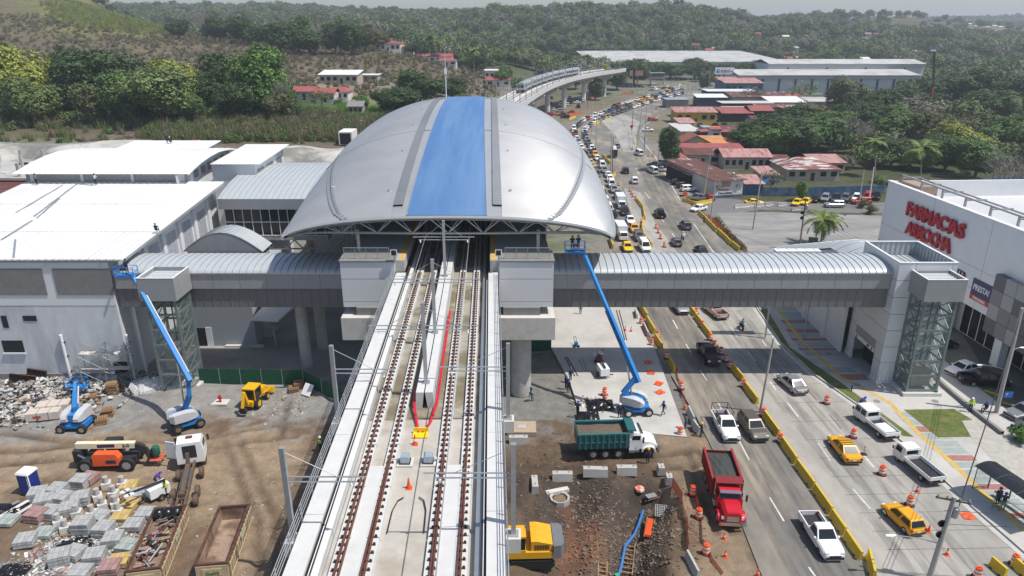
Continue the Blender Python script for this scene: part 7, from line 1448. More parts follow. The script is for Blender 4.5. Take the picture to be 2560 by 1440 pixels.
for(px,py,lb,sh,ht,box)in((1853,822,'motorcycle with rider in blue on the concrete lanes',mat('cloth_cyan',(.02,.3,.45),.8),'blue',False),(1706,598,'delivery motorcycle with white box on the open lanes',GRYC,'white',True)):
 p=G(px,py);rz_=hd(*UP);t=thing('motorcycle',lb,'motorcycle',p,rz_)
 for x in(-.6,.65):wheel(t,x,0,.3,.12)
 ob('frame',MB().bar((-.5,0,.45),(.5,0,.55),.22,.3).bar((.4,0,.6),(.65,0,.3),.08),dark,t);B('seat',black,t,(-.7,.05,-.14,.14,.7,.8));ob('tank',MB().lathe([(.05,-.25),(.16,-.1),(.16,.15),(.05,.28)],10,(.25,0,.75),'x'),CM['red'],t);ob('handlebar',MB().tube((.45,-.35,1.0),(.45,.35,1.0),.025),dark,t);B('tail_lamp',red_lens,t,(-.8,-.74,-.08,.08,.65,.75))
 if box:B('delivery_box',wht,t,(-.95,-.5,-.28,.28,.82,1.3))
 person(p+Matrix.Rotation(rz_,3,'Z')@Vector((-.25,0,.36)),rz_,'sit','rider on the '+lb.replace('motorcycle with rider in blue','motorcycle, in blue'),sh,NAVY,ht)
p0,p1_=G(2442,1225,.13),G(2560,1310,.13);rz_=math.atan2(p1_.y-p0.y,p1_.x-p0.x);t=thing('bus_shelter','bus shelter with dark curved roof on the footpath','bus shelter',p0,rz_);L_=(p1_-p0).length+1.5;smk=mat('smoked_sheet',(.02,.022,.026),.25,var=.1)
for k in range(3):
 x0=k*L_/3;ob('roof_panel',MB().grid([[(x,-1.0+2.4*j/8,2.75+.3*math.sin(math.pi*j/8))for j in range(9)]for x in(x0+.03,x0+L_/3-.03)]),smk,t,smooth=True,fix=False)
for k in range(4):x=k*L_/3;ob('roof_arch',MB().path([(x,-1.0+2.4*j/8,2.72+.3*math.sin(math.pi*j/8))for j in range(9)],.05,5),dark,t);ob('post',MB().tube((x,1.2,0),(x,1.2,2.75),.06),dark,t)
ob('end_panel',MB().b2(.0,.05,-.6,1.2,.3,2.4),glass_lt,t);ob('end_frame',MB().path([(0,-.6,.3),(0,1.2,.3),(0,1.2,2.4),(0,-.6,2.4),(0,-.6,.3)],.04,5),dark,t);B('bench',steel,t,(1,L_-1,.7,1.1,.42,.5));B('bench_leg',steel,t,(1.2,1.3,.8,1.0,0,.42));B('bench_leg',steel,t,(L_-1.3,L_-1.2,.8,1.0,0,.42))
p=G(2490,1268,.13);t=thing('step_ladder','green step ladder under the bus shelter roof','ladder',p,R(-40));lg=mat('ladder_green',(.02,.2,.1),.5)
for s_ in(-.25,.25):ob('rail',MB().bar((s_,-.45,0),(s_*.7,0,1.8),.05),lg,t);ob('rail',MB().bar((s_,.45,0),(s_*.7,0,1.8),.05),lg,t)
for k in range(5):f_=(k+1)/6;ob('step',MB().box((0,-.45*(1-f_),1.8*f_),(.45,.12,.03)),lg,t)
for i,(px,py)in enumerate(((2192,1003),(2338,1003),(2073,884),(2143,962))):p=G(px,py,.136);tag(ob('manhole_cover',MB().lathe([(.38,0),(.38,.012)],18),concrete_dk,None,p),('round manhole cover by the tactile path bend','round manhole cover beside the grass plot','round manhole cover in the bridge shadow','round manhole cover near the tower foot')[i],'manhole cover')
a=[(2330,945),(2360,975),(2430,1035),(2500,1090)]
strip('kerb_wall',a,0,.35,0,.55,concrete_dk,'dark low kerb wall between footpath and parking',None,'kerb wall')
for i,(px,py)in enumerate(((2128,978),(1906,778))):p=G(px,py,.15);t=thing('bollard_light',('short dark bollard on the verge near the parked crew truck','short dark bollard on the verge beyond the bridge')[i],'bollard',p);ob('stem',MB().lathe([(.07,0),(.07,.6)],10),dark,t);ob('head',MB().lathe([(.1,.6),(.1,.75),(.03,.8)],10),dark,t)
for k in range(5):p=G(2385+k*48,925+k*30);tag(ob('wheel_stop',MB().box((0,0,.08),(1.7,.16,.14),tx=.97,ty=.6),yellow,None,(p.x,p.y,.03),R(-50)),'yellow wheel stop in the parking strip','wheel stop','wheel stops')
p=G(1710,512);t=thing('road_sign','orange diamond road-works sign at the paint shop corner','sign',p);ob('post',MB().tube((0,0,0),(0,0,2.4),.04),steel,t);ob('board',MB().box((0,-.06,2.6),(1.0,.03,1.0),ry=R(45)),orange,t)
for i,(px,py)in enumerate(((1640,263),(1578,337))):p=G(px,py);t=thing('road_sign',('red-orange diamond sign up the highway','round red sign by the wooden pole')[i],'sign',p);ob('post',MB().tube((0,0,0),(0,0,3.0),.05),steel,t);ob('board',MB().box((0,-.06,3.2),(1.3,.04,1.3),ry=R(45)),orange,t)if i==0 else ob('board',MB().lathe([(.6,0),(.6,.04)],14,(0,-.08,3.2),'y'),red_lens,t)
p=G(2510,1035);t=thing('parking_sign','small blue parking sign on the lamp pole','sign',p+Vector((-.4,-.4,0)));ob('board',MB().box((0,0,2.6),(.9,.05,.7)),mat('sign_azure',(.03,.15,.5),.5),t);ob('bracket',MB().tube((0,.03,2.6),(.35,.4,2.6),.03),steel,t);text('sign_letter','P',.5,wht,t,(-.2,-.035,2.6),(R(90),0,0),.003)
# buildings around 
def house(name,label,cx,yf,z,w_,d,h,roof,roofm,wallm,rz=0,rise=1.4,over=.5,nwin=3,door=True,cat='house',group=None,winm=glass_dk,sheets=0):
 t=thing(name,label,cat,(cx,yf,z),R(rz),group)
 B('wall',wallm,t,(-w_/2,w_/2,0,d,-1.5,h))
 o=over;x0,x1,y0,y1=-w_/2-o,w_/2+o,-o,d+o
 if roof=='gable':rf=ob('roof',MB().ext([(y0,h-.05),((y0+y1)/2,h+rise),(y1,h-.05),(y1,h+.1),((y0+y1)/2,h+rise+.16),(y0,h+.1)],x0,x1,'x'),roofm,t)
 elif roof=='gablex':rf=ob('roof',MB().ext([(x0,h-.05),(0,h+rise),(x1,h-.05),(x1,h+.1),(0,h+rise+.16),(x0,h+.1)],y0,y1,'y'),roofm,t);ob('gable_end',MB().ext([(-w_/2,h),(w_/2,h),(0,h+rise-.1)],.02,.1,'y'),wallm,t)
 elif roof=='shed':rf=ob('roof',MB().ext([(y0,h),(y1,h+rise),(y1,h+rise+.15),(y0,h+.15)],x0,x1,'x'),roofm,t)
 elif roof=='hip':
  k=min(w_,d)*.42;my=(y0+y1)/2;rf=ob('roof',MB().add([(x0,y0,h),(x1,y0,h),(x1,y1,h),(x0,y1,h),(x0+k,my,h+rise),(x1-k,my,h+rise)],[(0,1,5,4),(1,2,5),(2,3,4,5),(3,0,4),(3,2,1,0)]),roofm,t)
 else:rf=ob('roof',MB().b2(x0,x1,y0,y1,h+.02,h+.25),roofm,t)
 for k in range(sheets):
  x=x0+(x1-x0)*(k+.5)/sheets
  if roof=='shed':ob('roof_rib',MB().bar((x,y0,h+.17),(x,y1,h+rise+.17),.06),roofm,rf)
 for k in range(nwin):
  x=-w_/2+w_*(k+.5)/nwin
  if door and k==nwin//2:ob('door',MB().b2(x-.5,x+.5,-.05,0,0,min(2.2,h*.8)),dark,t);continue
  wi=ob('window',MB().b2(x-w_/nwin*.28,x+w_/nwin*.28,-.04,0,h*.35,h*.78),winm,t);ob('window_frame',MB().b2(x-w_/nwin*.3,x+w_/nwin*.3,-.07,-.041,h*.32,h*.35),wht,wi)
 return t
def hp(px0,px1,pyb,z=0):a,b=G(px0,pyb,z),G(px1,pyb,z);return dict(cx=(a.x+b.x)/2,yf=a.y,z=z,w_=abs(b.x-a.x))
W2,tanw,pinkw,yelw=mat('white_plaster',(.62,.61,.59),.8,var=.1,scale=.8),mat('tan_wall',(.42,.36,.29),.85,var=.15),mat('pink_wall',(.5,.32,.26),.85,var=.1),mat('mustard_wall',(.55,.34,.04),.8,var=.1)
t=house('paint_shop','long rusty-roofed paint shop with white lettered end wall',**hp(1782,1858,494),d=27,h=4.3,roof='shed',rise=.4,roofm=rusty_roof,wallm=W2,nwin=0,over=.7,cat='shop',rz=14)
ob('poster',MB().b2(-2.2,.3,-.05,-.02,2.7,4.0),mat('poster',(.4,.22,.06),.6,col2=(.3,.3,.35),scale2=1.5),t);ob('base_band',MB().b2(-3.9,3.9,-.03,-.005,0,.7),blue_wall,t)
text('wall_text','Pinturas',.95,mat('paint_red',(.35,.04,.05),.7),t,(-1.6,-.03,2.1),(R(90),0,0),.006,.02);text('wall_text','Decoralista',.8,mat('paint_black',(.03,.03,.035),.7),t,(-.9,-.03,1.2),(R(90),0,0),.006,.02)
for x in(-3.0,2.3):B('air_conditioner',concrete_dk,t,(x-.4,x+.4,-.4,-.02,2.6,3.2))
ob('roof_vent',MB().lathe([(.25,0),(.25,.9),(.4,1.0),(.1,1.2)],10,(2.6,3,4.4)),steel,t)
t=house('shop_awning','pink and white lean-to awning over the parked cars',**hp(1722,1757,470),d=14,h=3.4,roof='shed',rise=.5,roofm=pink_roof,wallm=void,nwin=0,rz=14,cat='awning')
house('side_shed','low blue shed with faded red roof beside the paint shop',**hp(1862,1905,488),d=7,h=2.8,roof='shed',rise=.8,roofm=pink_roof,wallm=blue_wall,nwin=0,cat='shed')
house('pink_roof_hall','long low hall with faded pink metal roof',**hp(1808,1925,424),d=11,h=3.6,roof='gable',rise=1.5,roofm=pink_roof,wallm=tanw,nwin=7,cat='building')
house('hip_house','abandoned house with patchy rust and white hipped roof',**hp(1965,2095,452),d=13,h=3.2,roof='hip',rise=2.2,roofm=mat('patchy_roof',(.22,.075,.065),.75,var=.2,scale=.8,stretch=(.6,2,1),col2=(.5,.46,.43),scale2=.4,fac2=(.48,.54)),wallm=tanw,nwin=5)
house('low_house','low pink-roofed house behind the patchy one',**hp(2035,2110,432),d=8,h=2.8,roof='shed',rise=1.0,roofm=pink_roof,wallm=tanw,nwin=3)
house('tile_house','small house with brown tiled gable roof',**hp(1704,1772,382),d=9,h=3.2,roof='gablex',rise=2.4,roofm=mat('brown_tile',(.26,.09,.06),.8,var=.2,scale=1.5),wallm=tanw,nwin=3)
house('orange_awning','wide orange awning beside the tiled house',**hp(1748,1812,383),d=7,h=3.0,roof='shed',rise=1.6,roofm=tile_orange,wallm=void,nwin=0,cat='awning');house('orange_awning','orange awning reaching under the dark tree',**hp(1818,1866,383),d=6,h=2.6,roof='shed',rise=1.4,roofm=tile_orange,wallm=void,nwin=0,cat='awning')
house('dark_red_shed','long dark red roofed shed behind the paint shop',**hp(1700,1860,402),d=8,h=3.0,roof='shed',rise=1.0,roofm=red_roof,wallm=tanw,nwin=5,cat='shed');house('old_rust_shed','rust-patched shed roof next to the long pink hall',**hp(1712,1800,414),d=10,h=3.2,roof='gable',rise=1.2,roofm=rusty_roof,wallm=tanw,nwin=3,cat='shed')
house('white_kiosk','white rooftop kiosk with tiny window beside the orange containers',**hp(1776,1800,362),d=5,h=5.2,roof='flat',roofm=red_roof,wallm=W2,nwin=1,door=False,cat='kiosk');house('flat_store','flat pale-roofed store by the round tree',**hp(1702,1750,350),d=22,h=3.0,roof='flat',roofm=mat('pale_roof',(.5,.49,.46),.8),wallm=tanw,nwin=3,cat='store')
house('red_store','dark red flat shed between kiosk and orange containers',**hp(1752,1832,356),d=6,h=3.6,roof='flat',roofm=red_roof,wallm=mat('dark_red_wall',(.14,.04,.035),.8),nwin=0,cat='shed')
for i,(px0,px1,py,m_,lb)in enumerate(((1756,1779,336,mat('container_grey',(.3,.34,.36),.5),'grey shipping container in the yard'),(1785,1806,338,mat('container_orange',(.65,.14,.02),.5),'orange shipping container beside the grey one'),(1806,1824,336,mat('container_orange',(.65,.14,.02),.5),'orange shipping container half under the tree'))):
 a,b=G(px0,py),G(px1,py);t=thing('shipping_container',lb,'container',((a.x+b.x)/2,a.y,0));w_=b.x-a.x;B('body',m_,t,(-w_/2,w_/2,0,6,.1,2.7))
 for k in range(6):x=-w_/2+w_*(k+.5)/6;B('corrugation',m_,t,(x-.06,x+.06,-.06,0,.2,2.6))
house('red_long_shed','long red-roofed shed with mustard front wall',**hp(1688,1790,309),d=10,h=4.6,roof='shed',rise=1.2,roofm=pink_roof,wallm=yelw,nwin=5,cat='shed');house('red_carport','red carport roof beside the lettered container',**hp(1805,1880,305),d=12,h=3.6,roof='shed',rise=1.4,roofm=red_roof,wallm=void,nwin=0,cat='carport');house('red_carport','bright red pitched carport roof at the tree edge',**hp(1876,1930,303),d=12,h=4.4,roof='gable',rise=1.6,roofm=red_roof,wallm=void,nwin=0,cat='carport')
a,b=G(1802,292),G(1866,292);t=thing('lettered_container','grey shipping container with dark lettering behind the carport','container',((a.x+b.x)/2,a.y,0));w_=b.x-a.x;B('body',mat('container_pale',(.45,.48,.5),.5),t,(-w_/2,w_/2,0,2.6,1.6,4.5));B('chassis',dark,t,(-w_/2,w_/2,.3,2.3,.6,1.55));text('container_text','MAERSK',2.0,navy,t,(.8,-.02,3.5),(R(90),0,0),.01,.03,.9)
house('open_shed','dark open shed with thin pale roof',**hp(1805,1930,283),d=10,h=4.5,roof='flat',roofm=mat('pale_roof',(.5,.49,.46),.8),wallm=void,nwin=0,cat='shed');house('rust_long_shed','rusty long roof behind the open shed',**hp(1830,1985,268),d=16,h=5,roof='shed',rise=1.2,roofm=rusty_roof,wallm=tanw,nwin=0,cat='shed');house('white_low_roof','bright white sloping roof among the sheds',**hp(1925,2012,277),d=14,h=4.0,roof='shed',rise=1.5,roofm=white_roof,wallm=W2,nwin=0,cat='shed');house('orange_hip_house','orange hipped roof house beside the white shed',**hp(1960,2020,268),d=12,h=4.5,roof='hip',rise=2,roofm=mat('tile_red',(.42,.13,.08),.8,var=.15),wallm=W2,nwin=3)
house('navy_shop','dark navy shop with pale flat roof',**hp(1768,1890,258),d=14,h=6,roof='flat',roofm=mat('blue_white_roof',(.6,.64,.66),.6),wallm=navy,nwin=7,cat='shop');house('ribbed_awning','white ribbed awning in front of the navy shop',**hp(1742,1815,266),d=9,h=4.4,roof='shed',rise=1.0,roofm=white_roof,wallm=navy,nwin=0,cat='awning',sheets=9);house('pink_blue_shop','shop with pink roof and blue fascia',**hp(1810,1905,244),d=22,h=8,roof='shed',rise=2,roofm=pink_roof,wallm=mat('blue_fascia',(.06,.13,.22),.7),nwin=6,cat='shop');house('blue_tank_shed','small shed with pale roof beside the highway',**hp(1665,1720,270),d=10,h=4,roof='flat',roofm=alu,wallm=concrete_dk,nwin=0,cat='shed')
t=tag(ob('blue_tarp',MB().grid([[(i*.9-4,j*.8,2.6+.35*math.sin(i*1.7+j)-.2*j*.4)for j in range(6)]for i in range(9)]),mat('tarp_blue',(.01,.14,.5),.5,var=.15),None,G(1925,478),fix=False),'sagging bright blue tarp roof beside the paint shop','tarp')
whw=mat('warehouse_wall',(.55,.57,.6),.7,var=.06)
old_white=mat('old_white_roof',(.47,.47,.455),.7,var=.15,scale=.15,col2=(.36,.35,.33),scale2=.08)
def warehouse(label,px0,px1,pyb,z,h,d,n_,roofm=old_white):
 a,b=G(px0,pyb,z),G(px1,pyb,z);w_=b.x-a.x;t=thing('warehouse',label,'warehouse',((a.x+b.x)/2,a.y,z));B('wall',whw,t,(-w_/2,w_/2,0,d,-2,h))
 ob('roof',MB().ext([(-1.5,h),(d*.5,h+2.2),(d+1,h),(d+1,h+.3),(d*.5,h+2.5),(-1.5,h+.3)],-w_/2-.5,w_/2+.5,'x'),roofm,t)
 for k in range(n_):x=-w_/2+w_*(k+.5)/n_;B('wall_pier',dark,t,(x-.5,x+.5,-.5,0,0,h))
 B('eave_band',mat('eave_grey',(.42,.42,.42),.7),t,(-w_/2,w_/2,-.9,-.3,h-2.0,h-.1));return t
warehouse('long white warehouse with dark piers behind the shops',1842,2290,236,0,11,40,11);warehouse('second white warehouse roof behind the long one',1915,2300,222,0,15.5,30,4)
t=thing('distribution_centre','huge flat white distribution centre in the valley','warehouse',(135,600,1));w_=175;B('wall',whw,t,(-w_/2+15,w_/2,0,130,-5,10));ob('roof',MB().ext([(-1,10.01),(131,14.0),(131,14.5),(-1,10.5)],-w_/2+15,w_/2+1,'x'),old_white,t);B('annex',W2,t,(-w_/2-18,-w_/2+14.9,30,110,-5,9));B('annex_roof',white_roof,t,(-w_/2-18,-w_/2+14.9,30,110,9.01,9.5))
for k in range(16):B('wall_bay',dark,t,(-w_/2+20+k*9.5,-w_/2+20.5+k*9.5,-.2,0,-3,7))
p=G(1806,232);t=thing('billboard','white billboard with a blue round logo on a dark pole','billboard',p);ob('pole',MB().tube((0,0,0),(0,0,11),.5,n=12),dark,t);B('board',wht,t,(-5.8,5.8,-.3,.3,11,15));B('board_edge',concrete_dk,t,(-5.9,5.9,-.29,.31,10.8,11));ob('logo',MB().lathe([(1.15,0),(1.15,.05)],20,(-4,-.36,13),'y'),mat('logo_blue',(.02,.25,.55),.5),t);ob('logo_mark',MB().lathe([(.45,0),(.45,.05)],12,(-3.8,-.42,13.2),'y'),wht,t);text('board_text','tubo!',2.9,mat('board_grey',(.06,.08,.1),.6),t,(-2.4,-.33,13),(R(90),0,0),.02,.03,.9,'LEFT');text('board_text','HOME',.9,mat('board_grey',(.06,.08,.1),.6),t,(3.1,-.33,12.8),(R(90),0,0),.02,0,.9,'LEFT')
def wallrun(label,pts,h,m):
 P=[G(*p)for p in pts];t=thing('boundary_wall',label,'wall',P[0])
 for a,b in zip(P,P[1:]):
  n_=max(1,int((b-a).length/3))
  for k in range(n_):c,d=a+(b-a)*k/n_-P[0],a+(b-a)*(k+1)/n_-P[0];ob('wall_panel',MB().bar(c+Vector((0,0,h/2)),d*.985+c*.015+Vector((0,0,h/2*rs.uniform(.97,1.03))),.2,h),m,t)
wallrun('blue painted boundary wall behind the parked taxis',[(1905,490),(2005,490),(2210,484)],2.2,blue_wall);wallrun('blue painted wall behind the pharmacy parking',[(2330,478),(2450,468),(2600,455)],2.2,blue_wall);wallrun('green mesh panel by the leaning palm',[(2018,620),(2042,622)],2.2,mat('mesh_green',(.05,.09,.07),.8))
p=G(2322,300);t=thing('mobile_crane','red crane with dark lattice jib among the trees','crane',p);ob('tower',MB().bar((0,0,0),(-1,0,14),1.0),red_roof,t);ob('jib',MB().bar((-1,0,14),(-3.5,0,29),.6),dark,t);B('cab',red_roof,t,(-1.5,1.5,-1.2,1.2,5,7.5));ob('tip',MB().b2(-5,-3,-.3,.3,29,29.6),wht,t)
for i,px in enumerate((1572,1579,1592)):p=G(px,237);t=thing('flag_pole','pole with a faded red banner by the far bend','flag',p,0,'red banners at the far bend');ob('pole',MB().tube((0,0,0),(0,0,14),.12),steel,t);ob('banner',MB().b2(.1,3.0,-.03,.03,11,14),pink_roof,t)
a,b=GY(1592,203,505),GY(1660,203,505);t=thing('pedestrian_overpass','covered pedestrian overpass across the far highway','overpass',((a.x+b.x)/2,505,0));w_=b.x-a.x;B('deck',concrete,t,(-w_/2,w_/2,-1.5,1.5,4.8,5.4));B('roof',mat('teal_roof',(.3,.42,.43),.6),t,(-w_/2,w_/2,-2,2,8.6,9.0));B('parapet',concrete_dk,t,(-w_/2,w_/2,-1.6,-1.5,5.4,6.8))
for x in(-w_/2+.5,w_/2-.5,0):B('post',concrete,t,(x-.4,x+.4,-.5,.5,-1,4.8))
for k in range(8):x=-w_/2+w_*k/7;B('roof_post',concrete_dk,t,(x-.12,x+.12,-1.6,-1.4,6.8,8.6))
def hh(px0,px1,py,Y,label,roofm,h=3.2,d=9,roof='hip',wallm=W2,name='hillside_house',**k):
 a,b=GY(px0,py,Y),GY(px1,py,Y);x=(a.x+b.x)/2;return house(name,label,cx=x,yf=Y,z=tz(x,Y)+.2,w_=b.x-a.x,d=d,h=h,roof=roof,roofm=roofm,wallm=wallm,nwin=k.pop('nwin',3),**k)
hh(938,1000,112,436,'white ridge house with bright red hipped roof',red_roof,4.5,12,nwin=5);hh(992,1030,118,440,'smaller ridge house with orange-red roof',tile_orange,3.5);hh(1045,1130,143,425,'long terrace of red roofs below the ridge',red_roof,3,8,'gable',nwin=6);hh(1092,1140,150,415,'red roofed house at the terrace end',red_roof,3,8);hh(1212,1270,160,400,'two-storey white house with red roof edge',W2,5.5,12,'flat',nwin=5);hh(1215,1275,185,375,'white cottage with red gable roof below the white house',red_roof,3,9,'gable');hh(1118,1200,45,900,'long white school building on the far hill',white_roof,8,14,'flat',nwin=10);hh(1160,1235,118,620,'pale blue roofed building in the valley',alu,5,16,'gable',nwin=6);hh(1235,1260,110,640,'small white building with blue roof in the valley',alu,6,12,'gable')
hh(800,895,222,308,'long shed with white roof and red front eave',white_roof,3.6,12,'shed',tanw,nwin=6,rise=1.2);hh(890,945,218,322,'low white annex beside the long shed',white_roof,2.6,8,'flat',tanw);hh(792,838,275,255,'small white house with red gable roof above the cut',red_roof,3,8,'gable');hh(832,872,268,262,'red roofed bungalow among the shrubs',red_roof,3,8,'hip');hh(736,790,272,258,'red roofed cottage peeping from the thicket',red_roof,2.8,8,'gable');hh(490,520,255,262,'red roof seen under the big trees',red_roof,2.6,6,'gable');hh(60,190,222,290,'white roofed house hidden in the trees',white_roof,3,10,'gable',nwin=5);hh(870,905,262,235,'dark sheeted hut beside the lawn',concrete_dk,2.5,6,'gable',tanw)
rs2=random.Random(9)
for k in range(26):
 px=rs2.uniform(1690,2350);py=rs2.uniform(95,165);Y=rs2.uniform(640,900);c=rs2.choice([(red_roof,'small red roofed house among the far trees'),(white_roof,'small white roofed house among the far trees'),(pink_roof,'small pink roofed house among the far trees')]);hh(px,px+rs2.uniform(14,24),py,Y,c[1],c[0],4.5,9,'gable',group='far houses in the trees',nwin=2)
for k in range(10):Y=1420+rs2.uniform(-40,60);hh(2400+k*16,2410+k*16,82,Y,'row of pale new houses on the far bare hill',W2,4,10,'gable',group='new houses on the far hill',nwin=0)
shot=mat('shotcrete',(.44,.42,.38),.9,var=.25,scale=.2,world=True,bump=.2,bscale=.35,col2=(.2,.195,.175),scale2=.07,fac2=(.46,.56))
def bank(label,pts):
 mb=MB().grid([[GY(*p)+Vector((0,0,.25))for p in r]for r in pts]);return tag(ob('shotcrete_bank',mb,shot,smooth=True,fix=False),label,'bank',kind='structure')
xs_=list(range(-300,430,20))
bank('smooth grey sprayed-concrete slope behind the depot',[[(x,560,154)for x in xs_],[(x,440,157)for x in xs_],[(x,402,159+2*math.sin(x/40))for x in xs_],[(x,384,161+1.5*math.sin(x/33))for x in xs_],[(x,366+4*math.sin(x/50),164)for x in xs_],[(x,357+5*math.sin(x/70),168)for x in xs_]])
xs_=list(range(680,870,10));bank('pale sprayed-concrete slope between the depot and the canopy',[[(x,560,148)for x in xs_],[(x,440,152)for x in xs_],[(x,405,155+math.sin(x/17))for x in xs_],[(x,382+3*math.sin(x/30),159)for x in xs_],[(x,370+4*math.sin(x/25),165)for x in xs_]])
p=GY(760,420,142);t=thing('site_lift','orange site lift platform beside the pale bank','lift platform',(p.x,142,10));B('platform',orange,t,(-1.5,1.5,-1,1,1.5,1.7));
for x in(-1.4,1.4):
 for y in(-.9,.9):B('post',orange,t,(x-.06,x+.06,y-.06,y+.06,0,3))
p=GY(450,352,152);t=thing('orange_boom','orange boom arm rising behind the depot roof','boom lift',(p.x,152,7.2));ob('boom',MB().bar((-3,0,8.5),(4,0,9.6),.5).bar((4,0,9.6),(6,0,7.0),.5),orange,t);ob('mast',MB().bar((-3,0,0),(-3,0,8.6),.5),orange,t)
p=GY(865,365,170);t=thing('site_container','white site container standing open beside the canopy','container',(p.x,170,tz(p.x,170)));B('body',wht,t,(-1.6,1.6,0,6,.2,3.2));B('opening',void,t,(-1.3,1.3,-.03,0,.3,2.9))
t=thing('unfinished_block','unfinished block with maroon deck and bare columns beside the depot','building',(-79,108,0));B('deck',mat('maroon_deck',(.13,.04,.035),.8,var=.2),t,(-14,4.3,-4,5,15.8,16.2));B('core',concrete_dk,t,(-14,4,-3.8,19.5,0,15.75));B('upper_slab',concrete,t,(-14,4,5.05,20,16.4,16.8))
for k in range(5):
 for y in(6,13,19):B('column',concrete,t,(-13+k*4,-12.6+k*4,y,y+.4,16.8,19.0))
for k in range(10):B('guard_post',steel,t,(-13.5+k*1.9,-13.42+k*1.9,-3.9,-3.82,16.2,17.3))
for z in(16.7,17.3):B('guard_rail',steel,t,(-13.5,4,-3.9,-3.84,z,z+.06))
rs3=random.Random(2)
for k in range(14):B('stored_board',rs3.choice([wood,concrete_lt,dark,pale]),t,*[(x,x+rs3.uniform(.5,2),y,y+rs3.uniform(.3,1),16.8,16.9+rs3.random()*.6)for x,y in[(rs3.uniform(-13,2),rs3.uniform(6,18))]])
for i,(a_,b_,y_,rm,rf,d_,h_)in enumerate(((1812,1850,352,rusty_roof,'shed',9,3.2),(1700,1735,330,pink_roof,'shed',8,3.4),(1880,1915,320,rusty_roof,'gable',8,3.4),(1690,1715,425,red_roof,'shed',5,3),(1935,1975,430,rusty_roof,'shed',7,2.6),(1905,1940,462,pink_roof,'shed',6,2.6),(1890,1960,288,rusty_roof,'gable',9,3.6),(1960,2040,292,pink_roof,'shed',9,3.2),(2020,2100,275,old_white,'shed',12,4),(1690,1740,292,rusty_roof,'flat',7,3.6))):
 house('low_shed',('rusty lean-to behind the dark red store','small pink shed by the round tree yard','rusty gabled shed beside the red carports','tiny red lean-to at the awning end','rust lean-to behind the patchy house','faded lean-to beside the blue tarp','rusty gabled roof behind the lettered container','faded pink roof left of the white shed','old white shed roof before the warehouse','rusty flat shed behind the mustard wall')[i],**hp(a_,b_,y_),d=d_,h=h_,roof=rf,rise=1.0,roofm=rm,wallm=tanw,nwin=2,cat='shed',over=.8,rz=(-6,5,3,14,-4,8,-3,4,-2,2)[i])
 # vegetation 
rv=random.Random(77);nr_=np.random.RandomState(77)
LEAF=dict(dark=leafmat('leaf_dark',(0.06,0.1,0.032)),mid=leafmat('leaf_mid',(0.1,0.17,0.045)),bright=leafmat('leaf_bright',(0.115,0.215,0.045)),yg=leafmat('leaf_yellowgreen',(0.26,0.29,0.05)),olive=leafmat('leaf_olive',(0.13,0.145,0.06)),light=leafmat('leaf_light',(0.155,0.205,0.065)),grey=leafmat('leaf_grey',(0.2,0.195,0.14)),dry=leafmat('leaf_dry',(0.2,0.155,0.1)),rustl=leafmat('leaf_rust',(0.13,0.105,0.055)))
bark=mat('bark',(.12,.095,.07),.95,var=.25,scale=3,bump=.03);barkg=mat('bark_grey',(.26,.24,.21),.95,var=.2,scale=3)
def crown(n_cl,per,rx,rz,leaf,seed,hollow=.45,droop=0,lobes=7,flat=.0):
 """leaf quads in clumps through lobes of a crown of unit size; z from -rz to rz"""
 r=np.random.RandomState(seed);V,F=[],[]
 L=[(0,0,0,.62)]
 for k in range(lobes*2):
  d=r.normal(size=3);d/=np.linalg.norm(d);q=.45+.25*r.rand();L.append((d[0]*q*rx,d[1]*q*rx,d[2]*q*rz,.24+.2*r.rand()))
 for c in range(n_cl):
  lx,ly,lz,lr=L[0 if r.rand()<.12 else r.randint(len(L))]
  d=r.normal(size=3);d/=np.linalg.norm(d);s=lr*(hollow+(1-hollow)*r.rand()**.4)
  cc=np.array([lx+d[0]*s*rx,ly+d[1]*s*rx,lz+d[2]*s*rz])
  if cc[2]<-rz*.8:cc[2]=-rz*.8+r.rand()*.1
  for i in range(per):
   p=cc+r.normal(size=3)*leaf*1.1*np.array([1,1,.7]);n=d*1.2+r.normal(size=3)*.5+np.array([0,0,.35]);n/=np.linalg.norm(n)
   u=np.cross(n,r.normal(size=3));u/=np.linalg.norm(u)+1e-9;v=np.cross(n,u);a,b=leaf*(.6+.7*r.rand()),leaf*(.35+.4*r.rand())
   o=len(V);V+=[p-u*a,p+v*b,p+u*a,p-v*b];F.append((o,o+1,o+2,o+3))
 me_=bpy.data.meshes.new('crown');me_.from_pydata([tuple(x)for x in V],[],F);return me_
def trunk(h0,h1,r,rx,seed,limbs=6,m=bark,sub=0):
 rr=random.Random(seed);mb=MB();top=Vector((rr.uniform(-.05,.05),rr.uniform(-.05,.05),h0));mb.tube((0,0,-.06),top,r*1.25,r,8)
 for k in range(limbs):
  a=k*6.28/limbs+rr.uniform(-.3,.3);e=top+Vector((math.cos(a)*rx*rr.uniform(.3,.6),math.sin(a)*rx*rr.uniform(.3,.6),(h1-h0)*rr.uniform(.4,.8)));md=top.lerp(e,.5)+Vector((0,0,-.03));mb.tube(top,md,r*.6,r*.45,6);mb.tube(md,e,r*.45,r*.2,6)
  for j in range(sub):
   q=e+Vector((rr.uniform(-1,1),rr.uniform(-1,1),rr.uniform(.2,1.1)))*rx*.4;mb.tube(md.lerp(e,rr.uniform(.1,1)),q,r*.2,r*.06,4)
   for i in range(3):q2=q+Vector((rr.uniform(-1,1),rr.uniform(-1,1),rr.uniform(0,1)))*rx*.25;mb.tube(q.lerp(md,rr.uniform(0,.4)),q2,r*.1,r*.03,3)
 return mb
CR={}
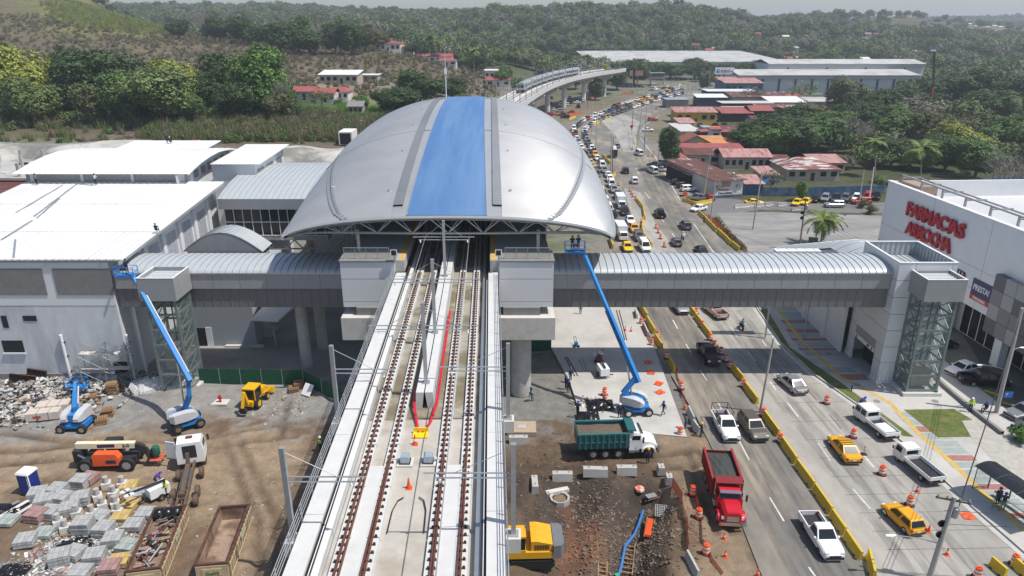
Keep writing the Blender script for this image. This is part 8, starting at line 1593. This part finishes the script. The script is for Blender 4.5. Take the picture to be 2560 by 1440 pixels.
for nm_,args in dict(a=(1000,10,.44,.46,.023,1,.72),b=(1000,10,.47,.44,.023,2,.72),c=(960,10,.41,.48,.023,3,.72),d=(1100,10,.5,.43,.022,4,.7,0,9),s=(150,9,.5,.3,.02,5,.7,0,9)).items():CR[nm_]=crown(*args)
TRK={k:trunk(.3,.8,.022,.4,i,6).mesh('trunk',[bark],True)for i,k in enumerate('abcd')};TRK['s']=trunk(.35,.85,.018,.5,9,7,barkg,2).mesh('trunk',[barkg]);TRK['bare']=trunk(.25,.85,.02,.5,12,9,barkg,9).mesh('trunk',[barkg])
LAB=dict(dark='dark green leafy tree',mid='mid green leafy tree',bright='bright green dense tree',yg='yellow-green flowering tree',olive='olive green tree',light='pale green airy tree',grey='grey-green hazy tree',bare='leafless grey tree',rustl='rusty brown leafy tree')
def tree(px,pytop,Y,wpx,kind,where,shp=None,group=None):
 top=GY(px,pytop,Y);z0=tz(top.x,Y);h=max(3,top.z-z0);w_=wpx/ppm(Y,z0+h*.6);shp=shp or rv.choice('abcd');name={'bare':'bare_tree'}.get(kind,'broadleaf_tree')
 t=thing(name,LAB[kind]+' '+where,'tree',(top.x,Y,z0),rv.uniform(0,6.28),group);sx=w_/.9
 if kind=='bare':link('branches',TRK['bare'],t,sc=(sx,sx,h));return t
 link('trunk',TRK[shp],t,sc=(sx,sx,h));o=link('crown',CR[shp],t,(0,0,h*(1-.46)),sc=(sx,sx,h))
 me_=CR[shp]
 if not me_.materials:me_.materials.append(LEAF['mid'])
 o.material_slots[0].link='OBJECT';o.material_slots[0].material=LEAF[kind]
 return t
near=[(1880,300,240,130,'dark','just behind the orange awnings','a'),(2095,262,256,120,'mid','between the bare tree and the glossy one','c'),(2150,245,280,120,'dark','behind the bare twiggy tree','d'),(1990,258,265,130,'dark','behind the wide dark tree','b'),(2045,248,285,120,'olive','farther behind the wide dark tree','a'),(2245,265,250,120,'mid','between slim palm and coconut palm','c'),(1770,430,190,40,'mid','small, among the shop roofs','s'),(1930,300,228,110,'bright','at the edge of the wide dark tree','a'),(25,88,255,180,'yg','at the edge of the left thicket','b'),(85,195,232,130,'light','below the yellow-green tree','c'),(150,100,275,130,'dark','behind the broad left thicket','a'),(235,106,258,210,'dark','with the broadest crown of the left thicket','d'),(295,165,240,150,'mid','in the shade of the broad thicket tree','a'),(385,152,236,210,'light','with a feathery crown in front of the thicket','d'),(425,130,268,170,'yg','behind the feathery tree','b'),(545,108,272,140,'dark','standing behind the tallest bright tree','c'),(632,95,250,190,'bright','tallest of the left thicket, on a bare trunk','a'),(500,175,252,130,'dark','under the yellow-green tree','b'),(205,190,238,110,'olive','low in the left thicket','c'),(20,170,240,110,'light','at the far left of the thicket','c'),(580,195,240,120,'dark','beside the bare trunk of the bright tree','d'),(690,215,236,80,'olive','above the brown scrub','a'),(800,212,242,80,'olive','beside the red-roofed cottage','s'),(450,200,238,100,'mid','low at the foot of the feathery tree','b'),(335,200,246,110,'dark','in the middle of the left thicket','a'),(1045,165,262,130,'dark','left of the far viaduct, tallest there','a'),(985,212,240,130,'dark','rounded, just left of the canopy','d'),(1125,188,292,100,'dark','behind the lightning mast','b'),(1150,225,262,70,'mid','low beside the far viaduct','c'),(905,232,246,55,'bright','small, beside the long shed','c'),(1300,180,335,60,'bright','beside the white cottage','c'),(1260,160,380,60,'mid','behind the white cottage','a'),(1972,285,232,190,'dark','with a wide crown beside the orange awnings','d'),(1915,275,240,130,'dark','over the orange containers','a'),(2055,272,242,160,'mid','beside the wide dark tree','a'),(2010,300,236,110,'bright','between the wide dark tree and the bare tree','b'),(1676,298,206,78,'dark','round-crowned alone in the shop yard','c'),(1845,420,178,60,'mid','small, beside the blue tarp','s')if False else(1935,408,178,75,'olive','small, leaning over the blue tarp','s'),(2008,443,168,42,'bright','small rounded, in front of the patchy house','c'),(2010,190,380,90,'light','with bare open limbs before the warehouse','s'),(1885,205,385,80,'grey','thin-leaved by the pink roofed shop','s'),(2135,182,330,120,'olive','in front of the long warehouse','a'),(2205,205,290,120,'dark','glossy, right of the warehouse','c'),(2290,235,290,140,'grey','hazy by the red crane','b'),(2340,270,250,150,'olive','behind the coconut palm','d'),(2400,295,225,150,'yg','behind the pharmacy parking','b'),(2260,250,265,100,'mid','beside the red crane foot','a'),(2240,335,212,100,'dark','beside the slim palm','a'),(2380,320,205,130,'dark','behind the blue wall palm','c'),(2460,335,195,140,'mid','over the blue wall','a'),(2530,280,230,150,'mid','at the edge of the right wood','b'),(2480,215,300,170,'dark','big in the right wood','d'),(2420,160,350,180,'dark','topmost of the right wood','a'),(2540,175,330,150,'dark','far behind the right wood','c'),(2310,195,330,140,'dark','behind the crane','b'),(2180,230,285,90,'dark','next to the glossy warehouse tree','b'),(2470,270,255,130,'olive','middle of the right wood','b'),(2330,330,205,100,'mid','under the coconut palm','a'),(2115,280,245,95,'bare','with dense twigs beside the bright tree',None),(2535,365,165,150,'bare','spreading over the parked cars',None),(505,18,470,70,'bare','on the ridge terrace',None),(700,190,240,60,'bare','small, above the brown scrub',None),(2170,300,235,70,'bare','behind the slim palm',None),(795,55,425,60,'bare','pale, on the ridge by the red roof',None),(440,40,468,70,'dark','first on the ridge terrace','c'),(540,35,468,80,'dark','second on the ridge terrace','a'),(600,35,462,90,'dark','third on the ridge terrace','d'),(640,55,452,70,'mid','low on the ridge terrace','b'),(690,50,430,120,'dark','broad on the ridge crest','d'),(738,25,440,85,'mid','tallest on the ridge crest','c'),(765,65,415,110,'dark','thick on the ridge crest','a'),(830,45,415,75,'dark','left of the rusty ridge tree','c'),(875,42,412,85,'dark','beside the rusty ridge tree','a'),(910,55,430,75,'rustl','on the ridge by the red roofs','b'),(950,65,440,60,'olive','right above the red ridge house','c'),(1030,100,440,50,'dark','between the ridge houses','a'),(1150,130,440,50,'mid','at the terrace end','b'),(1190,120,430,60,'dark','above the white house','a'),(1500,150,445,70,'yg','right at the viaduct end','b'),(1545,150,470,80,'dark','beyond the viaduct end','a'),(1590,140,500,90,'dark','behind the red banners','d'),(1490,195,410,60,'dark','behind the last piers','c'),(1440,160,470,60,'olive','over the train','a'),(1380,150,470,80,'olive','left of the train','d'),(1680,150,540,110,'mid','before the white distribution centre','a'),(1740,140,540,100,'dark','left of the billboard','b'),(1860,150,520,120,'dark','right of the billboard','d'),(1930,145,540,120,'dark','between the two warehouses','a'),(2000,150,540,120,'dark','behind the second warehouse','c'),(1760,180,475,26,'dark','tall and narrow like a cypress by the road','c'),(1772,178,478,22,'dark','narrow cypress-like twin by the road','c')]
for i,args in enumerate(near):tree(args[0],args[1],max(212,args[2]*.89)if args[0]<720 and 200<args[2]<290 else args[2],*args[3:6],shp=args[6])
FR=[]
def frond(seed,L=1.0,m='mid'):
 rr=random.Random(seed);mb=MB();pts=[];n_=12
 for i in range(n_+1):f=i/n_;pts.append(Vector((L*(f-.12*f**3),0,L*(.32*f-.75*f**2.2))))
 for i in range(n_):
  d=(pts[i+1]-pts[i]);mb.tube(pts[i],pts[i+1],.012*L*(1-i/n_)+.003,n=3)
  for s_ in(-1,1):
   for k in range(2):
    p=pts[i]+d*(k*.5);ll=L*.3*math.sin(math.pi*min(1,.15+.85*(i/n_)))*rr.uniform(.8,1.1);tip=p+Vector((d.x*1.6,s_*ll,-ll*.45));w_=d.normalized()*.02*L*1.6;mb.add([p-w_,p+w_,tip],[(0,1,2)])
 return mb
FRM=[frond(k).mesh('frond',[leafmat('frond_green',(.15,.2,.05))],fix=False)for k in range(3)]
def palm(px,pyb,pyt,label,L,Y=None,n_=16,lean=0):
 p=G(px,pyb)if Y is None else GY(px,pyb,Y);z0=tz(p.x,p.y);tp=GY(px+lean,pyt,p.y);h=tp.z-z0;t=thing('palm_tree',label,'palm',(p.x,p.y,z0),rv.uniform(0,6));iv=Matrix.Rotation(-t.rotation_euler.z,3,'Z');top=iv@Vector((tp.x-p.x,0,h));ob('trunk',MB().tube((0,0,-.3),top*.5,.22,.17,8).tube(top*.5,top,.17,.13,8),barkg,t,smooth=True)
 for k in range(n_):o=link('frond',rv.choice(FRM),t,top,rot=(0,rv.uniform(-.75,.5),k*6.28/n_*2.4+rv.uniform(-.2,.2)),sc=L*rv.uniform(.85,1.1))
 for k in range(4):a=k*1.57;ob('coconut',MB().lathe([(.02,-.14),(.12,-.05),(.12,.06),(.02,.14)],8,(top.x+.2*math.cos(a),top.y+.2*math.sin(a),top.z-.25)),LEAF['olive'],t)
palm(2052,612,548,'leaning coconut palm in the gravel lot behind the footbridge',4.2,lean=8);palm(2300,465,372,'tall coconut palm in front of the dark trees',5.5,lean=5,n_=20);palm(2188,440,352,'slim palm beside the bare twiggy tree',4.2);palm(1075,168,95,'coconut palm beside the ridge houses',5,Y=430);palm(1095,170,110,'second palm by the ridge terrace',4.5,Y=425);palm(1185,180,128,'palm above the terrace houses',5,Y=400);palm(1000,235,190,'palm behind the rounded dark tree',4,Y=300)
for k,(px,py)in enumerate(((115,250),(135,262),(500,262),(540,258))):palm(px,py+10,py-18,('banana plant in the left thicket','second banana plant in the left thicket','banana plant near the red roof','banana plant under the bright tree')[k],3,Y=226,n_=8)
BUSH=crown(120,9,.5,.42,.05,31,.6,0,5);BUSH.materials.append(LEAF['mid'])
def bush(px,py,w_,kind,label,Y=None,group=None):
 p=G(px,py)if Y is None else GY(px,py,Y);z=tz(p.x,p.y);t=thing('shrub',label,'shrub',(p.x,p.y,z),rv.uniform(0,6),group);ob('stem',MB().tube((0,0,-.1),(0,0,w_*.3),.05,n=5),bark,t);o=link('foliage',BUSH,t,(0,0,w_*.4),sc=w_);o.material_slots[0].link='OBJECT';o.material_slots[0].material=LEAF[kind]
bush(2545,1100,2.4,'bright','clipped bright hedge bush beside the parked cars');bush(2560,1110,2.4,'bright','second clipped hedge bush by the dark sedan');bush(2320,475,4,'bright','broad-leaved bush in front of the coconut palm');bush(2412,450,3.5,'bright','small papaya-like shrub over the blue wall');bush(2190,470,4.5,'mid','tall bush at the pharmacy corner');bush(2180,535,3,'olive','low bush by the white pole');bush(1690,395,4,'bright','bush beside the round tree');bush(2160,520,3,'olive','low bush at the red car');bush(2420,530,5,'olive','scrubby bush behind the pharmacy roof');bush(2520,525,5,'olive','dark bush behind the pharmacy roof frame')
for k in range(10):bush(1790+k*7,556+k*7.5,rv.uniform(.7,1.6),rv.choice(['olive','mid','dry']),'weedy tuft along the orange net',group='weeds along the orange net')
# scattered growth: forest, scrub, grass 
def scatter(name,label,cat,pts,protos):
 me_=bpy.data.meshes.new(name);me_.from_pydata([p[:3]for p in pts],[],[])
 for an,tp,k in(('scl','FLOAT',3),('rot','FLOAT',4),('idx','INT',5)):a=me_.attributes.new(an,tp,'POINT');a.data.foreach_set('value',[p[k]for p in pts])
 col=bpy.data.collections.new(name+'_kinds')
 for i,(pm,m_,sc_)in enumerate(protos):
  q=pm.copy();q.materials.clear();q.materials.append(m_);q.transform(Matrix.Scale(sc_,4));q.name='%02d'%i;o=bpy.data.objects.new('%s_%02d'%(name,i),q);col.objects.link(o)
 ng=bpy.data.node_groups.new(name,'GeometryNodeTree');ng.interface.new_socket('Geometry',in_out='INPUT',socket_type='NodeSocketGeometry');ng.interface.new_socket('Geometry',in_out='OUTPUT',socket_type='NodeSocketGeometry')
 n=ng.nodes;l=ng.links;gi,go=n.new('NodeGroupInput'),n.new('NodeGroupOutput');ip=n.new('GeometryNodeInstanceOnPoints');ci=n.new('GeometryNodeCollectionInfo');ci.inputs[0].default_value=col;ci.inputs[1].default_value=True;ci.inputs[2].default_value=True
 def attr(nm,tp):a=n.new('GeometryNodeInputNamedAttribute');a.data_type=tp;a.inputs[0].default_value=nm;return a.outputs[0]
 cx=n.new('ShaderNodeCombineXYZ');l.new(attr('rot','FLOAT'),cx.inputs[2]);l.new(gi.outputs[0],ip.inputs['Points']);l.new(ci.outputs[0],ip.inputs['Instance']);ip.inputs['Pick Instance'].default_value=True;l.new(attr('idx','INT'),ip.inputs['Instance Index']);l.new(cx.outputs[0],ip.inputs['Rotation']);l.new(attr('scl','FLOAT'),ip.inputs['Scale']);l.new(ip.outputs[0],go.inputs[0])
 o=link(name,me_);md=o.modifiers.new('scatter','NODES');md.node_group=ng;return tag(o,label,cat,kind='stuff')
TREE1={}
def whole(shp,seed):
 a=crown(90,8,.48,.36,.06,seed,.6,0,6);a.transform(Matrix.Translation((0,0,.55)));return a
W1=[whole('a',101),whole('b',102),whole('c',103)]
def sample(n_,ylo,yhi,ulo,uhi,keep):
 out=[];y=np.sqrt(nr_.rand(n_)*(yhi**2-ylo**2)+ylo**2);u=nr_.rand(n_)*(uhi-ulo)+ulo;x=u*y;z,c=terr(x,y)
 z=z+np.where(y>2500,(2500-y)*.004,0)
 for a,b,h,cc in zip(x,y,z,c):
  if keep(a,b,cc):out.append((a,b,h-.3))
 return out
def pxy(x,y,z):Zc_=y*CT+(HC-z)*ST;return 1280+FPX*x/Zc_,720-FPX*((z-HC)*CT+y*ST)/Zc_
def wood_keep(x,y,c):
 u=x/y;green=c[1]>c[0]*1.02
 if y<290 or(u<-.4 and y<640):return False
 if-.03<u<.36 and y<500:return False
 if .1<u<.24 and y<545:return False
 if 20<x<235 and 570<y<735:return False
 if .24<u<.56 and 425<y<500:return False
 if .3<u<.53 and y<430:return False
 if u<-.02 and y<430:return green and nr_.rand()<.35
 if not green:return nr_.rand()<.12
 return True
hous=[(o.location.x,o.location.y)for o in C.objects if o.type=='EMPTY' and o.get('category')in('house',)and o.location.y>290]
def clear(p):return all(abs(p[0]-a)>9 or not(-26<p[1]-b<14)for a,b in hous)
pts=[]
kinds=['mid','mid','olive','dark','light','grey','dark','olive','grey','light']
for lo,hi,n_ in((290,700,4200),(700,1300,9000),(1300,2600,11000)):
 for p in sample(n_,lo,hi,-.95,.95,wood_keep):
  if clear(p):
   pt=1+(nr_.rand()*.5 if nr_.rand()<.8 else nr_.rand());k=nr_.randint(30);pts.append((*p,(9 if lo<700 else 10.5)*pt,nr_.rand()*6.28,k))
woods=scatter('far_woods','wooded hills of mixed green and grey trees to the horizon','woods',pts,[(W1[k%3],LEAF[kinds[k//3]],1)for k in range(30)])
pts=[(*p,5+3.5*nr_.rand(),nr_.rand()*6.28,nr_.randint(30))for p in sample(1100,205,430,.36,.95,lambda x,y,c:(x/y>.47 or y>225)and not(x/y<.46 and y>250)and not(x/y<.53 and y>300)and(x/y>.52 or y>262 or x/y>.45))]
scatter('thicket','dense mixed thicket between the larger trees on the right','woods',pts,[(W1[k%3],LEAF[kinds[k//3]],1)for k in range(30)])
pts=[(*p,3.5+2.5*nr_.rand(),nr_.rand()*6.28,nr_.randint(30))for p in sample(700,215,292,-.8,-.3,lambda x,y,c:not(x/y>-.36 and y>270))]
scatter('left_thicket','dark undergrowth filling the left thicket','woods',pts,[(W1[k%3],LEAF[['dark','mid','dark','olive','dark','light','dark','olive','dark','mid'][k//3]],1)for k in range(30)])
def tuft(seed,n_=40):
 r=random.Random(seed);mb=MB()
 for k in range(n_):
  a,q=r.uniform(0,6.28),r.uniform(0,.35);b=Vector((q*math.cos(a),q*math.sin(a),0));t_=b+Vector((r.uniform(-.35,.35)+b.x*.6,r.uniform(-.35,.35)+b.y*.6,r.uniform(.5,1.1)));w_=Vector((-math.sin(a),math.cos(a),0))*.035;mb.add([b-w_,b+w_,t_],[(0,1,2)])
 return mb.mesh('tuft',[],fix=False)
TF=[tuft(k)for k in range(3)];sb=crown(60,8,.5,.35,.07,55,.5,0,5);sb.transform(Matrix.Translation((0,0,.35)))
gm=[leafmat('grass_dry',(0.22,0.17,0.11)),leafmat('grass_green',(0.13,0.165,0.05)),leafmat('grass_olive',(0.16,0.15,0.085))]
protos=[(TF[k%3],gm[k%3],1)for k in range(6)]+[(sb,LEAF[k],1)for k in('olive','dry','mid','grey')]
pts=[]
for p in sample(4600,172,232,-.85,-.16,lambda x,y,c:(x/y>-.5 and y>176)or(y>206 and nr_.rand()<.7)or nr_.rand()<.1):
 pts.append((*p,1.3+2.6*nr_.rand()**1.5,nr_.rand()*6.28,nr_.choice([0,1,2,4,5,6,7,8,8,1])))
for p in sample(8000,232,520,-.9,-.02,lambda x,y,c:c[0]>c[1]*1.05 or nr_.rand()<.15):
 pts.append((*p,1.0+1.8*nr_.rand()*(1 if nr_.rand()<.85 else 2),nr_.rand()*6.28,nr_.choice([0,3,5,2,7,7,9,6])))
scatter('scrub','dry brown and green scrub over the hillside','scrub',pts,protos)
pts=[(*p,.9+1.1*nr_.rand(),nr_.rand()*6.28,nr_.randint(6))for p in sample(9000,470,600,-.68,-.44,lambda x,y,c:c[1]>c[0]*(.93+.1*nr_.rand()))]
yg2=leafmat('grass_yellow',(.27,.3,.075));scatter('cane_field','yellow-green cane grass on the hilltop','grass',pts,[(TF[k%3],yg2 if k<4 else gm[1],1.6)for k in range(6)])
pts=[(*p,.8+1.0*nr_.rand(),nr_.rand()*6.28,nr_.randint(6))for p in sample(1200,222,252,-.24,-.12,lambda x,y,c:True)]
scatter('lush_grass','bright green tall grass behind the canopy','grass',pts,[(TF[k%3],leafmat('grass_lush',(0.165,0.33,0.049)),1.2)for k in range(6)])
# air 
hz=mat('air',(.8,.85,.9));n=hz.node_tree.nodes;n.clear();pv=n.new('ShaderNodeVolumePrincipled');mo=n.new('ShaderNodeOutputMaterial');hz.node_tree.links.new(pv.outputs[0],mo.inputs['Volume'])
pv.inputs['Color'].default_value=(.82,.88,.95,1);pv.inputs['Density'].default_value=.00027;pv.inputs['Anisotropy'].default_value=.2
hzo=ob('haze',MB().b2(-9800,9800,-60,6900,-25,130),hz);tag(hzo,'thin pale haze over the whole valley','haze',kind='stuff')
